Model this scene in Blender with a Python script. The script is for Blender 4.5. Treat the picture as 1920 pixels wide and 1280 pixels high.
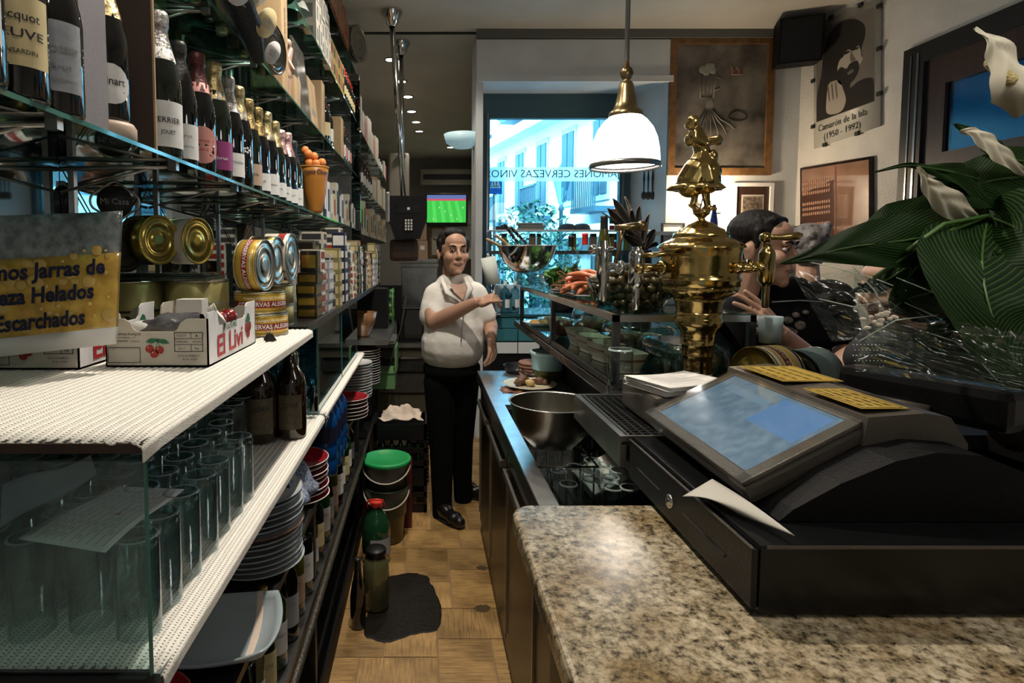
import bpy, bmesh, math, random
from mathutils import Vector, Matrix, Euler, noise
for o in list(bpy.data.objects): bpy.data.objects.remove(o)
SC = bpy.context.scene
COL = SC.collection
R = random.Random(7)
PI = math.pi
# ------------------------------------------------------------------ camera
FPX, PX0, PY0 = 1080.0, 796.0, 547.0
PITCH = math.atan(67.0/1080.0)
EYE = Vector((0, 0, 1.6))
cam_d = bpy.data.cameras.new('camera'); cam = bpy.data.objects.new('camera', cam_d); COL.objects.link(cam)
cam.location = EYE; cam.rotation_euler = (PI/2-PITCH, 0, 0)
cam_d.sensor_width = 36; cam_d.lens = FPX/1920*36; cam_d.clip_start = .02
cam_d.shift_x = (960-PX0)/1920; cam_d.shift_y = (PY0-640)/1920
SC.camera = cam
# ------------------------------------------------------------------ world, exposure
SC.view_settings.view_transform = 'Standard'
SC.view_settings.look = 'None'
SC.view_settings.gamma = 1
SC.view_settings.use_curve_mapping = False
SC.view_settings.exposure = 0.25
SC.cycles.transparent_max_bounces = 40
SC.cycles.max_bounces = 10
W = bpy.data.worlds.new('world'); SC.world = W; W.use_nodes = True
bg = W.node_tree.nodes['Background']
bg.inputs[0].default_value = (.42, .82, 1.0, 1); bg.inputs[1].default_value = 12
# ------------------------------------------------------------------ lights
def light(kind, name, loc, power, color, size=.1, rot=(0, 0, 0), spot=None, blend=.6):
    d = bpy.data.lights.new(name, kind); d.energy = power; d.color = color
    if kind == 'AREA': d.shape = 'DISK'; d.size = size
    else: d.shadow_soft_size = size
    if spot: d.spot_size = math.radians(spot); d.spot_blend = blend
    o = bpy.data.objects.new(name, d); COL.objects.link(o); o.location = loc; o.rotation_euler = rot
    return o
WARM = (1, .83, .62); NEUT = (1, .90, .76)
SPOTS = [(.0, -.7, 14), (-.10, .55, 34), (.04, 1.95, 165), (.0, 3.1, 60), (0, 4.3, 50), (-.32, 5.7, 12), (-.26, 6.4, 12), (-.2, 7.0, 12), (-.17, 7.7, 12), (-.12, 8.3, 12), (-.08, 8.9, 12), (.45, 10.2, 30)]  # last entry is an extra downlight added to brighten the far wall
CEIL = 3.5
for (x, y, p) in SPOTS:
    light('SPOT', 'downlight_lamp', (x, y, CEIL-.03), p, NEUT, .03, spot=125)
PENDANTS = [(1.03, 3.0), (1.03, .75), (1.1, -1.0)]  # last pendant is an added fill lamp, unseen behind the camera
for (x, y) in PENDANTS:
    light('POINT', 'pendant_lamp', (x, y, 2.17), 22 if y > 2 else 1.5 if y > 0 else 30, WARM, .06)
sun = light('SUN', 'street_sun', (3, 0, 9), 11, (.72, .95, 1), .02, rot=Vector((.50, .62, -.60)).to_track_quat('-Z', 'Y').to_euler())
sun.data.angle = .2
# daylight portal in the window opening
po = light('AREA', 'window_portal', (1.18, 5.50, 1.9), 1, (1, 1, 1), 1, rot=(PI/2, 0, 0))
po.data.shape = 'RECTANGLE'; po.data.size = 1.4; po.data.size_y = 2.3; po.data.cycles.is_portal = True
po.rotation_euler = (-PI/2, 0, 0)
# ------------------------------------------------------------------ pixel helpers (photo pixel + depth -> point)
def at(px, py, Y):
    dx = px-PX0; dy = PY0-py
    c, s = math.cos(PITCH), math.sin(PITCH)
    d = Vector((dx, FPX*c+dy*s, -FPX*s+dy*c))
    return EYE+d*(Y/d.y)
def atz(px, py, z):
    a = at(px, py, 1)-EYE
    return EYE+a*((z-EYE.z)/a.z)
def atx(px, py, x):
    a = at(px, py, 1)-EYE
    return EYE+a*(x/a.x)
# ------------------------------------------------------------------ mesh builder
class MB:
    def __init__(s): s.v = []; s.f = []; s.m = []; s.sm = []
    def add(s, vs, fs, m=0, sm=False, M=None):
        b = len(s.v)
        for v in vs:
            v = Vector(v)
            s.v.append(M @ v if M else v)
        for f in fs: s.f.append([b+i for i in f]); s.m.append(m); s.sm.append(sm)
        return s
    def box(s, x0, x1, y0, y1, z0, z1, m=0, M=None, bev=0):
        if bev:
            b = min(bev, (x1-x0)*.45, (y1-y0)*.45, (z1-z0)*.45)
            bm = bmesh.new(); bmesh.ops.create_cube(bm, size=1)
            for v in bm.verts: v.co = Vector(((x0+x1)/2+v.co.x*(x1-x0), (y0+y1)/2+v.co.y*(y1-y0), (z0+z1)/2+v.co.z*(z1-z0)))
            bmesh.ops.bevel(bm, geom=list(bm.edges), offset=b, segments=2, affect='EDGES', profile=.6)
            bm.verts.index_update()
            s.add([v.co.copy() for v in bm.verts], [[v.index for v in f.verts] for f in bm.faces], m, False, M); bm.free(); return s
        vs = [(x, y, z) for x in (x0, x1) for y in (y0, y1) for z in (z0, z1)]
        return s.add(vs, [(0, 1, 3, 2), (4, 6, 7, 5), (0, 4, 5, 1), (2, 3, 7, 6), (0, 2, 6, 4), (1, 5, 7, 3)], m, False, M)
    def cbox(s, c, d, m=0, M=None, bev=0):
        return s.box(c[0]-d[0]/2, c[0]+d[0]/2, c[1]-d[1]/2, c[1]+d[1]/2, c[2]-d[2]/2, c[2]+d[2]/2, m, M, bev)
    def lathe(s, prof, n=20, m=0, M=None, sm=True, a0=0, a1=2*PI, flute=None):
        full = abs(a1-a0-2*PI) < 1e-6
        k = n if full else n+1
        vs = []
        for (r, z) in prof:
            for i in range(k):
                a = a0+(a1-a0)*i/n
                rr = r if flute is None else r*flute(a, z)
                vs.append((rr*math.cos(a), rr*math.sin(a), z))
        fs = []
        for j in range(len(prof)-1):
            for i in range(n):
                i2 = (i+1) % k
                a, b, c, d = j*k+i, j*k+i2, (j+1)*k+i2, (j+1)*k+i
                if prof[j][0] < 1e-7: fs.append((a, c, d))
                elif prof[j+1][0] < 1e-7: fs.append((a, b, c))
                else: fs.append((a, b, c, d))
        return s.add(vs, fs, m, sm, M)
    def tube(s, pts, rad, n=10, m=0, M=None, cap=True, sm=True, flat=1, closed=False):
        pts = [Vector(p) for p in pts]
        if not hasattr(rad, '__len__'): rad = [rad]*len(pts)
        L = len(pts); vs = []; prev = None
        for i, p in enumerate(pts):
            if closed: t = pts[(i+1) % L]-pts[i-1]
            else: t = pts[min(i+1, L-1)]-pts[max(i-1, 0)]
            if t.length < 1e-9: t = Vector((0, 0, 1))
            t.normalize()
            if prev is None:
                u = Vector((0, 0, 1)) if abs(t.z) < .9 else Vector((1, 0, 0))
            else: u = prev
            u = (u-t*u.dot(t)).normalized(); w = t.cross(u); prev = u
            for k in range(n):
                a = 2*PI*k/n
                vs.append(p+(u*math.cos(a)*flat+w*math.sin(a))*rad[i])
        fs = []
        for i in range(L if closed else L-1):
            for k in range(n):
                j = (i+1) % L
                fs.append((i*n+k, i*n+(k+1) % n, j*n+(k+1) % n, j*n+k))
        if cap and not closed: fs.append(tuple(range(n-1, -1, -1))); fs.append(tuple((L-1)*n+k for k in range(n)))
        return s.add(vs, fs, m, sm, M)
    def ball(s, c, r, m=0, n=14, M=None, rot=None):
        if not hasattr(r, '__len__'): r = (r, r, r)
        h = max(5, n//2); vs = [(0, 0, -1)]
        for j in range(1, h):
            t = -PI/2+PI*j/h
            for i in range(n): vs.append((math.cos(t)*math.cos(2*PI*i/n), math.cos(t)*math.sin(2*PI*i/n), math.sin(t)))
        vs.append((0, 0, 1)); T = len(vs)-1
        fs = [(0, 1+(i+1) % n, 1+i) for i in range(n)]
        for j in range(h-2):
            for i in range(n): fs.append((1+j*n+i, 1+j*n+(i+1) % n, 1+(j+1)*n+(i+1) % n, 1+(j+1)*n+i))
        fs += [(1+(h-2)*n+i, 1+(h-2)*n+(i+1) % n, T) for i in range(n)]
        Q = Euler(rot).to_matrix() if rot else Matrix.Identity(3)
        c = Vector(c)
        return s.add([c+Q @ Vector((v[0]*r[0], v[1]*r[1], v[2]*r[2])) for v in vs], fs, m, True, M)
    def cap(s, p0, r0, p1, r1, n=12, m=0, M=None, flat=1):
        """tapered capsule"""
        p0 = Vector(p0); p1 = Vector(p1); d = (p1-p0)
        if d.length < 1e-6: return s.ball(p0, r0, m, n, M)
        d.normalize(); pts = []; rr = []
        for a in (-80, -55, -25): pts.append(p0+d*r0*math.sin(math.radians(a))); rr.append(r0*math.cos(math.radians(a)))
        pts.append(p0); rr.append(r0); pts.append((p0+p1)/2); rr.append((r0+r1)/2); pts.append(p1); rr.append(r1)
        for a in (25, 55, 80): pts.append(p1+d*r1*math.sin(math.radians(a))); rr.append(r1*math.cos(math.radians(a)))
        return s.tube(pts, rr, n, m, M, True, True, flat)
    def prism(s, poly, z0, z1, m=0, M=None):
        """poly: 2D outline counter-clockwise; extruded in z"""
        n = len(poly)
        vs = [(x, y, z0) for x, y in poly]+[(x, y, z1) for x, y in poly]
        fs = [tuple(range(n-1, -1, -1)), tuple(range(n, 2*n))]+[(i, (i+1) % n, n+(i+1) % n, n+i) for i in range(n)]
        return s.add(vs, fs, m, False, M)
    def grid(s, f, nu, nv, m=0, M=None, thick=0, sm=True):
        vs = [f(i/nu, j/nv) for j in range(nv+1) for i in range(nu+1)]
        k = nu+1
        fs = [(j*k+i, j*k+i+1, (j+1)*k+i+1, (j+1)*k+i) for j in range(nv) for i in range(nu)]
        if thick:
            vs = [Vector(v) for v in vs]; ns = [Vector() for _ in vs]
            for q in fs:
                nn = (vs[q[2]]-vs[q[0]]).cross(vs[q[3]]-vs[q[1]])
                for i in q: ns[i] += nn
            N = len(vs)
            vs2 = [v-(ns[i].normalized()*thick if ns[i].length else Vector((0, 0, thick))) for i, v in enumerate(vs)]
            f2 = [tuple(i+N for i in reversed(q)) for q in fs]
            rim = [i for i in range(nu)]+[j*k+nu for j in range(nv)]+[nv*k+i for i in range(nu, 0, -1)]+[j*k for j in range(nv, 0, -1)]
            f3 = [(rim[a], rim[a]+N, rim[(a+1) % len(rim)]+N, rim[(a+1) % len(rim)]) for a in range(len(rim))]
            return s.add(vs+vs2, fs+f2+f3, m, sm, M)
        return s.add(vs, fs, m, sm, M)
    def mesh(s, name, mats):
        me = bpy.data.meshes.new(name); me.from_pydata([tuple(v) for v in s.v], [], s.f)
        for mm in (mats if isinstance(mats, (list, tuple)) else [mats]): me.materials.append(mm)
        me.polygons.foreach_set('material_index', s.m); me.polygons.foreach_set('use_smooth', s.sm)
        me.update()
        return me
    def obj(s, name, mats, parent=None):
        o = bpy.data.objects.new(name, s.mesh(name, mats)); COL.objects.link(o)
        if parent: o.parent = parent
        return o
    def bound(s):
        return [min(v[i] for v in s.v) for i in range(3)], [max(v[i] for v in s.v) for i in range(3)]
def ngon_fix(o):
    bm = bmesh.new(); bm.from_mesh(o.data); bmesh.ops.recalc_face_normals(bm, faces=bm.faces); bm.to_mesh(o.data); bm.free(); return o
def tag(o, label=None, cat=None, group=None, kind=None):
    if label: o['label'] = label
    if cat: o['category'] = cat
    if group: o['group'] = group
    if kind: o['kind'] = kind
    return o
def T(name, label, cat, loc=(0, 0, 0), rz=0, group=None, rot=None):
    o = bpy.data.objects.new(name, None); COL.objects.link(o); o.empty_display_size = .05
    o.location = loc; o.rotation_euler = rot or (0, 0, rz)
    return tag(o, label, cat, group)
def S(mb, name, mats, label, cat, loc=(0, 0, 0), rz=0, group=None, rot=None, kind=None):
    o = mb.obj(name, mats); o.location = loc; o.rotation_euler = rot or (0, 0, rz)
    return tag(o, label, cat, group, kind)
def ST(mb, name, mats, parent=None):
    o = mb.obj(name, mats, parent)
    if not parent: o['kind'] = 'structure'
    return o
def dup(root, loc=None, rz=None, label=None, group=None, rot=None, scale=None):
    r = root.copy(); COL.objects.link(r)
    for ch in list(root.children):
        c = ch.copy(); COL.objects.link(c); c.parent = r
        for g in ch.children:
            d = g.copy(); COL.objects.link(d); d.parent = c
    if loc is not None: r.location = loc
    if rz is not None: r.rotation_euler = (0, 0, rz)
    if rot is not None: r.rotation_euler = rot
    if scale is not None: r.scale = (scale,)*3
    if label: r['label'] = label
    if group: r['group'] = group
    return r
def fuse(mb, name, mat, parent=None, voxel=.006, smooth=3, dec=None):
    """merge overlapping lumps into one continuous skin"""
    o = mb.obj(name, mat, None)
    m = o.modifiers.new('r', 'REMESH'); m.mode = 'VOXEL'; m.voxel_size = voxel; m.use_smooth_shade = True
    if smooth:
        s = o.modifiers.new('s', 'SMOOTH'); s.factor = .5; s.iterations = smooth
    bpy.context.view_layer.update()
    dg = bpy.context.evaluated_depsgraph_get()
    me = bpy.data.meshes.new_from_object(o.evaluated_get(dg))
    o.modifiers.clear(); old = o.data; o.data = me; bpy.data.meshes.remove(old)
    if not me.materials: me.materials.append(mat)
    for p in me.polygons: p.use_smooth = True; p.material_index = 0
    if parent: o.parent = parent
    return o
_tc = {}
def text_geo(s, bold=0):
    key = (s, bold)
    if key not in _tc:
        cu = bpy.data.curves.new('t', 'FONT'); cu.body = s; cu.size = 1; cu.align_x = 'CENTER'; cu.align_y = 'CENTER'; cu.resolution_u = 2; cu.offset = bold
        o = bpy.data.objects.new('t', cu); COL.objects.link(o)
        bpy.context.view_layer.update()
        me = bpy.data.meshes.new_from_object(o.evaluated_get(bpy.context.evaluated_depsgraph_get()))
        vs = [v.co.copy() for v in me.vertices]; fs = [list(p.vertices) for p in me.polygons]
        bpy.data.objects.remove(o); bpy.data.curves.remove(cu); bpy.data.meshes.remove(me)
        _tc[key] = (vs, fs)
    return _tc[key]
def txt(mb, s, size, f, m=0, bold=0, w=None, seg=0):
    """put lettering through mapping f(u,v)->point; w squeezes to a width"""
    vs, fs = text_geo(s, bold)
    if not vs: return
    x0 = min(v.x for v in vs); x1 = max(v.x for v in vs); k = size
    kx = (w/(x1-x0)) if w else size
    mb.add([f((v.x-(x0+x1)/2)*kx, v.y*k) for v in vs], fs, m)
# ------------------------------------------------------------------ materials
def mat(name, col, rough=.5, metal=0, spec=.5, trans=0, emit=None, es=0, var=0, vs=8, bump=0, bs=60, coat=0, alpha=1, ior=1.45, col2=None, sss=0, det=4, stretch=None):
    m = bpy.data.materials.new(name); m.use_nodes = True; nt = m.node_tree; p = nt.nodes['Principled BSDF']
    p.inputs['Base Color'].default_value = (*col, 1); p.inputs['Roughness'].default_value = rough
    p.inputs['Metallic'].default_value = metal; p.inputs['Specular IOR Level'].default_value = spec
    p.inputs['Transmission Weight'].default_value = trans; p.inputs['IOR'].default_value = ior
    p.inputs['Coat Weight'].default_value = coat; p.inputs['Alpha'].default_value = alpha
    if emit: p.inputs['Emission Color'].default_value = (*emit, 1); p.inputs['Emission Strength'].default_value = es
    tc = None
    def coords(sc):
        nonlocal tc
        if tc is None: tc = nt.nodes.new('ShaderNodeTexCoord')
        mp = nt.nodes.new('ShaderNodeMapping'); mp.inputs['Scale'].default_value = stretch or (1, 1, 1)
        nt.links.new(tc.outputs['Object'], mp.inputs[0])
        n = nt.nodes.new('ShaderNodeTexNoise'); n.inputs['Scale'].default_value = sc; n.inputs['Detail'].default_value = det
        nt.links.new(mp.outputs[0], n.inputs['Vector']); return n
    if var or col2:
        n = coords(vs); cr = nt.nodes.new('ShaderNodeValToRGB')
        c2 = col2 or tuple(max(0, c*(1-var)) for c in col)
        cr.color_ramp.elements[0].position = .35; cr.color_ramp.elements[1].position = .65
        cr.color_ramp.elements[0].color = (*c2, 1); cr.color_ramp.elements[1].color = (*col, 1)
        nt.links.new(n.outputs[0], cr.inputs[0]); nt.links.new(cr.outputs[0], p.inputs['Base Color'])
    if bump:
        n = coords(bs); b = nt.nodes.new('ShaderNodeBump'); b.inputs['Strength'].default_value = min(1, bump); b.inputs['Distance'].default_value = .002*max(1, bump)
        nt.links.new(n.outputs[0], b.inputs['Height']); nt.links.new(b.outputs[0], p.inputs['Normal'])
    return m
def glassy(name, tint=(.8, .95, .9), refl=.5, rough=.02, edge=(.5, .8, .75), ior=1.45, base=.05):
    """thin clear glass: see-through body, fresnel reflection"""
    m = bpy.data.materials.new(name); m.use_nodes = True; nt = m.node_tree; nt.nodes.clear()
    out = nt.nodes.new('ShaderNodeOutputMaterial'); tr = nt.nodes.new('ShaderNodeBsdfTransparent'); gl = nt.nodes.new('ShaderNodeBsdfGlossy')
    mix = nt.nodes.new('ShaderNodeMixShader'); lw = nt.nodes.new('ShaderNodeLayerWeight'); lw.inputs[0].default_value = refl
    mc = nt.nodes.new('ShaderNodeMix'); mc.data_type = 'RGBA'
    mc.inputs[6].default_value = (*tint, 1); mc.inputs[7].default_value = (*edge, 1)
    nt.links.new(lw.outputs['Facing'], mc.inputs[0]); nt.links.new(mc.outputs[2], tr.inputs[0])
    gl.inputs['Roughness'].default_value = rough; gl.inputs['Color'].default_value = (1, 1, 1, 1)
    ma = nt.nodes.new('ShaderNodeMath'); ma.operation = 'ADD'; ma.use_clamp = True; ma.inputs[1].default_value = base
    l2 = nt.nodes.new('ShaderNodeLayerWeight'); l2.inputs[0].default_value = .5
    pw = nt.nodes.new('ShaderNodeMath'); pw.operation = 'POWER'; pw.inputs[1].default_value = 3.5
    mm = nt.nodes.new('ShaderNodeMath'); mm.operation = 'MULTIPLY'; mm.inputs[1].default_value = .85
    nt.links.new(l2.outputs['Facing'], pw.inputs[0]); nt.links.new(pw.outputs[0], mm.inputs[0]); nt.links.new(mm.outputs[0], ma.inputs[0]); nt.links.new(ma.outputs[0], mix.inputs[0])
    nt.links.new(tr.outputs[0], mix.inputs[1]); nt.links.new(gl.outputs[0], mix.inputs[2]); nt.links.new(mix.outputs[0], out.inputs[0])
    return m
def emis(name, col, s):
    m = bpy.data.materials.new(name); m.use_nodes = True; nt = m.node_tree; nt.nodes.clear()
    out = nt.nodes.new('ShaderNodeOutputMaterial'); e = nt.nodes.new('ShaderNodeEmission'); e.inputs[0].default_value = (*col, 1); e.inputs[1].default_value = s
    nt.links.new(e.outputs[0], out.inputs[0]); return m
M = dict(
 wall=mat('plaster', (.58, .60, .61), .85, bump=1.0, bs=45, var=.12, vs=3),
 wallrough=mat('rough_plaster', (.62, .60, .57), .9, bump=3, bs=55, var=.1, vs=5),
 ceil=mat('ceiling_paint', (.52, .49, .43), .85, bump=.4, bs=30, var=.15, vs=1.5),
 dado=mat('dark_wall_paint', (.10, .10, .10), .7, bump=.5),
 grout=mat('grout', (.25, .17, .09), .9),
 granite=None,
 steel=mat('brushed_steel', (.42, .42, .41), .33, 1, var=.2, vs=12, bump=.2, bs=90),
 steeld=mat('dark_worn_steel', (.10, .10, .10), .38, .9, var=.4, vs=10, bump=.2, bs=60),
 steelb=mat('worktop_steel', (.86, .88, .90), .30, 1, var=.14, vs=14, bump=.35, bs=30),
 chrome=mat('chrome', (.62, .62, .60), .12, 1, bump=.15, bs=20),
 brass=mat('polished_brass', (.62, .45, .17), .16, 1, var=.35, vs=9, bump=.25, bs=35),
 brassd=mat('aged_brass', (.38, .28, .14), .28, 1, var=.4, vs=12),
 gshelf=glassy('shelf_glass', (.55, .72, .66), .4, .03, (.25, .45, .40)),
 gedge=mat('glass_edge', (.05, .16, .13), .1, coat=.5),
 gpane=glassy('glass_pane', (.86, .95, .94), .35, .01, (.55, .75, .72)),
 gskytint=glassy('sky_reflection_pane', (.35, .62, .66), .4, .03, (.2, .45, .5), base=.1),  # teal put into the glass colour in place of reflected sky
 gtumb=glassy('tumbler_glass', (.93, .97, .97), .32, .03, (.50, .62, .62), base=.05),
 gblue=glassy('bluish_glass', (.55, .80, .85), .4, .03, (.2, .5, .55), base=.08),
 gwin=glassy('window_glass', (.80, .95, 1), .3, .005, (.6, .8, .9), base=.02),
 gclear=glassy('clear_plastic', (.80, .84, .82), .35, .08, (.5, .55, .55), base=.08),
 gdark=mat('dark_green_bottle_glass', (.006, .010, .006), .06, coat=1),
 gblack=mat('black_bottle_glass', (.004, .004, .005), .06, coat=1),
 gamber=mat('amber_bottle_glass', (.020, .010, .003), .07, coat=1),
 ggreen=mat('green_bottle_glass', (.008, .045, .014), .07, coat=1),
 golive=mat('olive_bottle_glass', (.05, .055, .010), .08, coat=1),
 gblueb=mat('blue_bottle_plastic', (.004, .05, .20), .12, coat=.8),
 fgold=mat('gold_foil', (.50, .40, .20), .30, .9, var=.4, vs=60, bump=2, bs=120),
 fgold2=mat('dull_gold_foil', (.30, .22, .09), .35, .9, var=.4, vs=60, bump=2, bs=120),
 fsilv=mat('silver_foil', (.50, .48, .46), .33, .9, var=.4, vs=60, bump=2, bs=120),
 fpink=mat('pink_foil', (.62, .38, .36), .34, .8, var=.3, vs=60, bump=2, bs=120),
 fred=mat('dark_red_foil', (.07, .015, .015), .4, .3, bump=1, bs=120),
 fblack=mat('black_foil', (.02, .02, .02), .4, .3, bump=1, bs=120),
 lwhite=mat('white_label_paper', (.62, .62, .62), .6, var=.08, vs=40),
 lcream=mat('cream_label_paper', (.55, .46, .25), .6, var=.1, vs=40),
 lpink=mat('pink_label', (.50, .22, .20), .5),
 lpurp=mat('purple_label', (.22, .03, .14), .5),
 lbrown=mat('tan_label', (.38, .27, .20), .5),
 ink=mat('black_ink', (.02, .02, .022), .6), inkg=mat('grey_ink', (.2, .2, .2), .6), inkr=mat('red_ink', (.40, .012, .02), .55), inkgr=mat('green_ink', (.02, .13, .06), .6),
 inkb=mat('blue_black_ink', (.01, .012, .04), .5), inky=mat('yellow_ink', (.62, .42, .05), .5), inkw=mat('white_ink', (.8, .8, .8), .5),
 paper=mat('white_paper', (.72, .70, .68), .8, var=.05, vs=12), paperd=mat('grey_paper', (.30, .31, .34), .8),
 card=mat('cardboard', (.46, .43, .37), .85, var=.1, vs=25), cardw=mat('white_corrugated_card', (.68, .68, .70), .8, bump=1, bs=80, stretch=(1, 1, .1)),
 cardb=mat('brown_card', (.28, .19, .12), .85),
 matw=None,
 wood=mat('pale_wood', (.42, .29, .16), .6, var=.3, vs=14, stretch=(1, 1, .12), bump=.4, bs=60),
 woodd=mat('dark_wood', (.045, .022, .014), .45, var=.4, vs=14, stretch=(1, 1, .12)),
 woodf=mat('oak_frame', (.20, .10, .035), .45, var=.4, vs=20),
 woodr=mat('reddish_wood', (.20, .06, .03), .45, var=.4, vs=20),
 china=mat('white_china', (.62, .63, .63), .15, coat=.6), chinab=mat('bluish_china', (.30, .35, .38), .15, coat=.6), chinar=mat('dark_red_glaze', (.28, .012, .02), .2, coat=.6),
 chinabr=mat('brown_glaze', (.16, .06, .03), .2, coat=.6), chinac=mat('cream_china', (.62, .56, .42), .2, coat=.4),
 tiny=mat('yellow_tin', (.55, .37, .06), .3, .25), tingold=mat('gold_lacquer_tin', (.38, .29, .07), .22, .9, bump=.3, bs=20), tins=mat('tin_lid', (.40, .39, .34), .25, .95, bump=.3, bs=15),
 tino=mat('olive_tin', (.28, .25, .10), .35, .4), tinblk=mat('black_tin', (.012, .011, .008), .25, .2, coat=.5), tinred=mat('red_tin_band', (.28, .02, .015), .35), tinw=mat('white_tin', (.60, .57, .50), .4),
 plastb=mat('black_plastic', (.006, .006, .007), .35, spec=.35, bump=.3, bs=200), plastm=mat('matt_black_plastic', (.003, .003, .0035), .6, spec=.2, bump=.6, bs=240), plastbr=mat('brown_grey_plastic', (.070, .060, .050), .35, bump=.5, bs=200, coat=.3),
 plastg=mat('green_plastic', (.015, .30, .085), .4), plastgr=mat('pale_green_plastic', (.09, .20, .08), .4), plastw=mat('white_plastic', (.6, .6, .58), .4), plastred=mat('red_plastic', (.55, .03, .02), .4),
 plastor=mat('orange_plastic', (.42, .17, .025), .45, var=.25, vs=9), orange=mat('orange_ball', (.62, .20, .045), .5, bump=.4, bs=90), plasty=mat('yellow_plastic', (.50, .34, .04), .5),
 pailb=mat('smoky_pail_plastic', (.018, .028, .016), .3), paily=mat('amber_pail_plastic', (.12, .10, .03), .3), rubber=mat('black_rubber', (.008, .008, .008), .7),
 skin=mat('skin', (.36, .205, .14), .5, var=.04, vs=30, bump=.3, bs=150), skin2=mat('tan_skin', (.38, .22, .155), .5, var=.04, vs=30, bump=.3, bs=150), lips=mat('lips', (.26, .115, .09), .55),
 hair=mat('black_hair', (.007, .006, .006), .6, spec=.2, bump=3, bs=90, stretch=(1, 1, .3)), hairg=mat('grey_hair', (.22, .20, .20), .6, bump=3, bs=70, col2=(.05, .045, .045), vs=30),
 eyew=mat('eye_white', (.5, .48, .46), .2), eyed=mat('dark_iris', (.01, .006, .004), .1),
 shirt=mat('white_shirt', (.62, .60, .57), .85, bump=6, bs=9, var=.05, vs=20), trousers=mat('black_trousers', (.004, .0045, .005), .9, spec=.1, bump=1, bs=20), tee=mat('black_tshirt', (.004, .004, .005), .9, spec=.15, bump=1, bs=20),
 leather=mat('black_leather', (.008, .007, .007), .3, coat=.3), olive=mat('olive_skin', (.075, .055, .018), .2, coat=.6, var=.5, vs=40), lettuce=mat('lettuce', (.06, .20, .025), .5, var=.6, vs=30), prawn=mat('cooked_prawn', (.62, .20, .09), .35, var=.35, vs=60),
 leaf=None, leafm=mat('leaf_midrib', (.03, .08, .012), .5), spathe=mat('spathe', (.46, .42, .32), .6, var=.3, vs=10), agave=mat('dried_leaf', (.035, .027, .02), .7, var=.5, vs=20), foliage=mat('outside_foliage', (.06, .19, .14), .7, var=.6, vs=5),
 cherry=mat('printed_cherry', (.30, .02, .012), .4), cloth=mat('pale_cloth', (.60, .50, .42), .9, bump=1.5, bs=60), clothb=mat('blue_checked_cloth', (.04, .07, .16), .9, col2=(.3, .33, .4), vs=120),
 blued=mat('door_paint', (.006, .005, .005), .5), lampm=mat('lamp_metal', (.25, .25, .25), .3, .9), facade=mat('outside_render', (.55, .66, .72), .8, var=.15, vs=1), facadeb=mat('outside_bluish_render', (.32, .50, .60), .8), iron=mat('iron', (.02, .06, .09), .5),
 mirror=mat('mirror_silver', (.34, .38, .38), .03, 1), tilew=mat('white_glazed_tile', (.5, .54, .56), .15, coat=.4), tileb=mat('teal_glazed_tile', (.035, .14, .17), .2, coat=.4), food=mat('brown_stewed_meat', (.10, .045, .022), .45, bump=3, bs=60, coat=.3), foodp=mat('boiled_potato', (.42, .30, .12), .5),
 photo=mat('photo_black', (.03, .028, .026), .35), photom=mat('photo_midtone', (.16, .14, .12), .4), photol=mat('photo_light', (.40, .36, .31), .4), mount=mat('poster_mount', (.42, .41, .37), .4),
)
def ramp_mat(name, build):
    m = bpy.data.materials.new(name); m.use_nodes = True; nt = m.node_tree; build(nt, nt.nodes['Principled BSDF']); return m
def N(nt, kind, **kw):
    n = nt.nodes.new(kind)
    for k, v in kw.items():
        if k.startswith('i_'): n.inputs[k[2:].replace('_', ' ')].default_value = v
        else: setattr(n, k, v)
    return n
def ramp(nt, stops):
    r = nt.nodes.new('ShaderNodeValToRGB'); e = r.color_ramp.elements
    while len(e) < len(stops): e.new(.5)
    for i, (p, c) in enumerate(stops): e[i].position = p; e[i].color = (*c, 1)
    return r
def granite(nt, p):
    tc = N(nt, 'ShaderNodeTexCoord'); a = N(nt, 'ShaderNodeTexNoise', i_Scale=85, i_Detail=5, i_Roughness=.65); b = N(nt, 'ShaderNodeTexNoise', i_Scale=9, i_Detail=5)
    nt.links.new(tc.outputs['Object'], a.inputs['Vector']); nt.links.new(tc.outputs['Object'], b.inputs['Vector'])
    ra = ramp(nt, [(.34, (.03, .026, .02)), (.44, (.19, .16, .11)), (.56, (.38, .33, .25)), (.72, (.55, .49, .39))])
    rb = ramp(nt, [(.35, (.55, .45, .30)), (.6, (1, .98, .92))])
    mx = N(nt, 'ShaderNodeMix', data_type='RGBA', blend_type='MULTIPLY'); mx.inputs[0].default_value = 1
    nt.links.new(a.outputs[0], ra.inputs[0]); nt.links.new(b.outputs[0], rb.inputs[0]); nt.links.new(ra.outputs[0], mx.inputs[6]); nt.links.new(rb.outputs[0], mx.inputs[7])
    nt.links.new(mx.outputs[2], p.inputs['Base Color']); p.inputs['Roughness'].default_value = .22
M['granite'] = ramp_mat('granite', granite)
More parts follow.
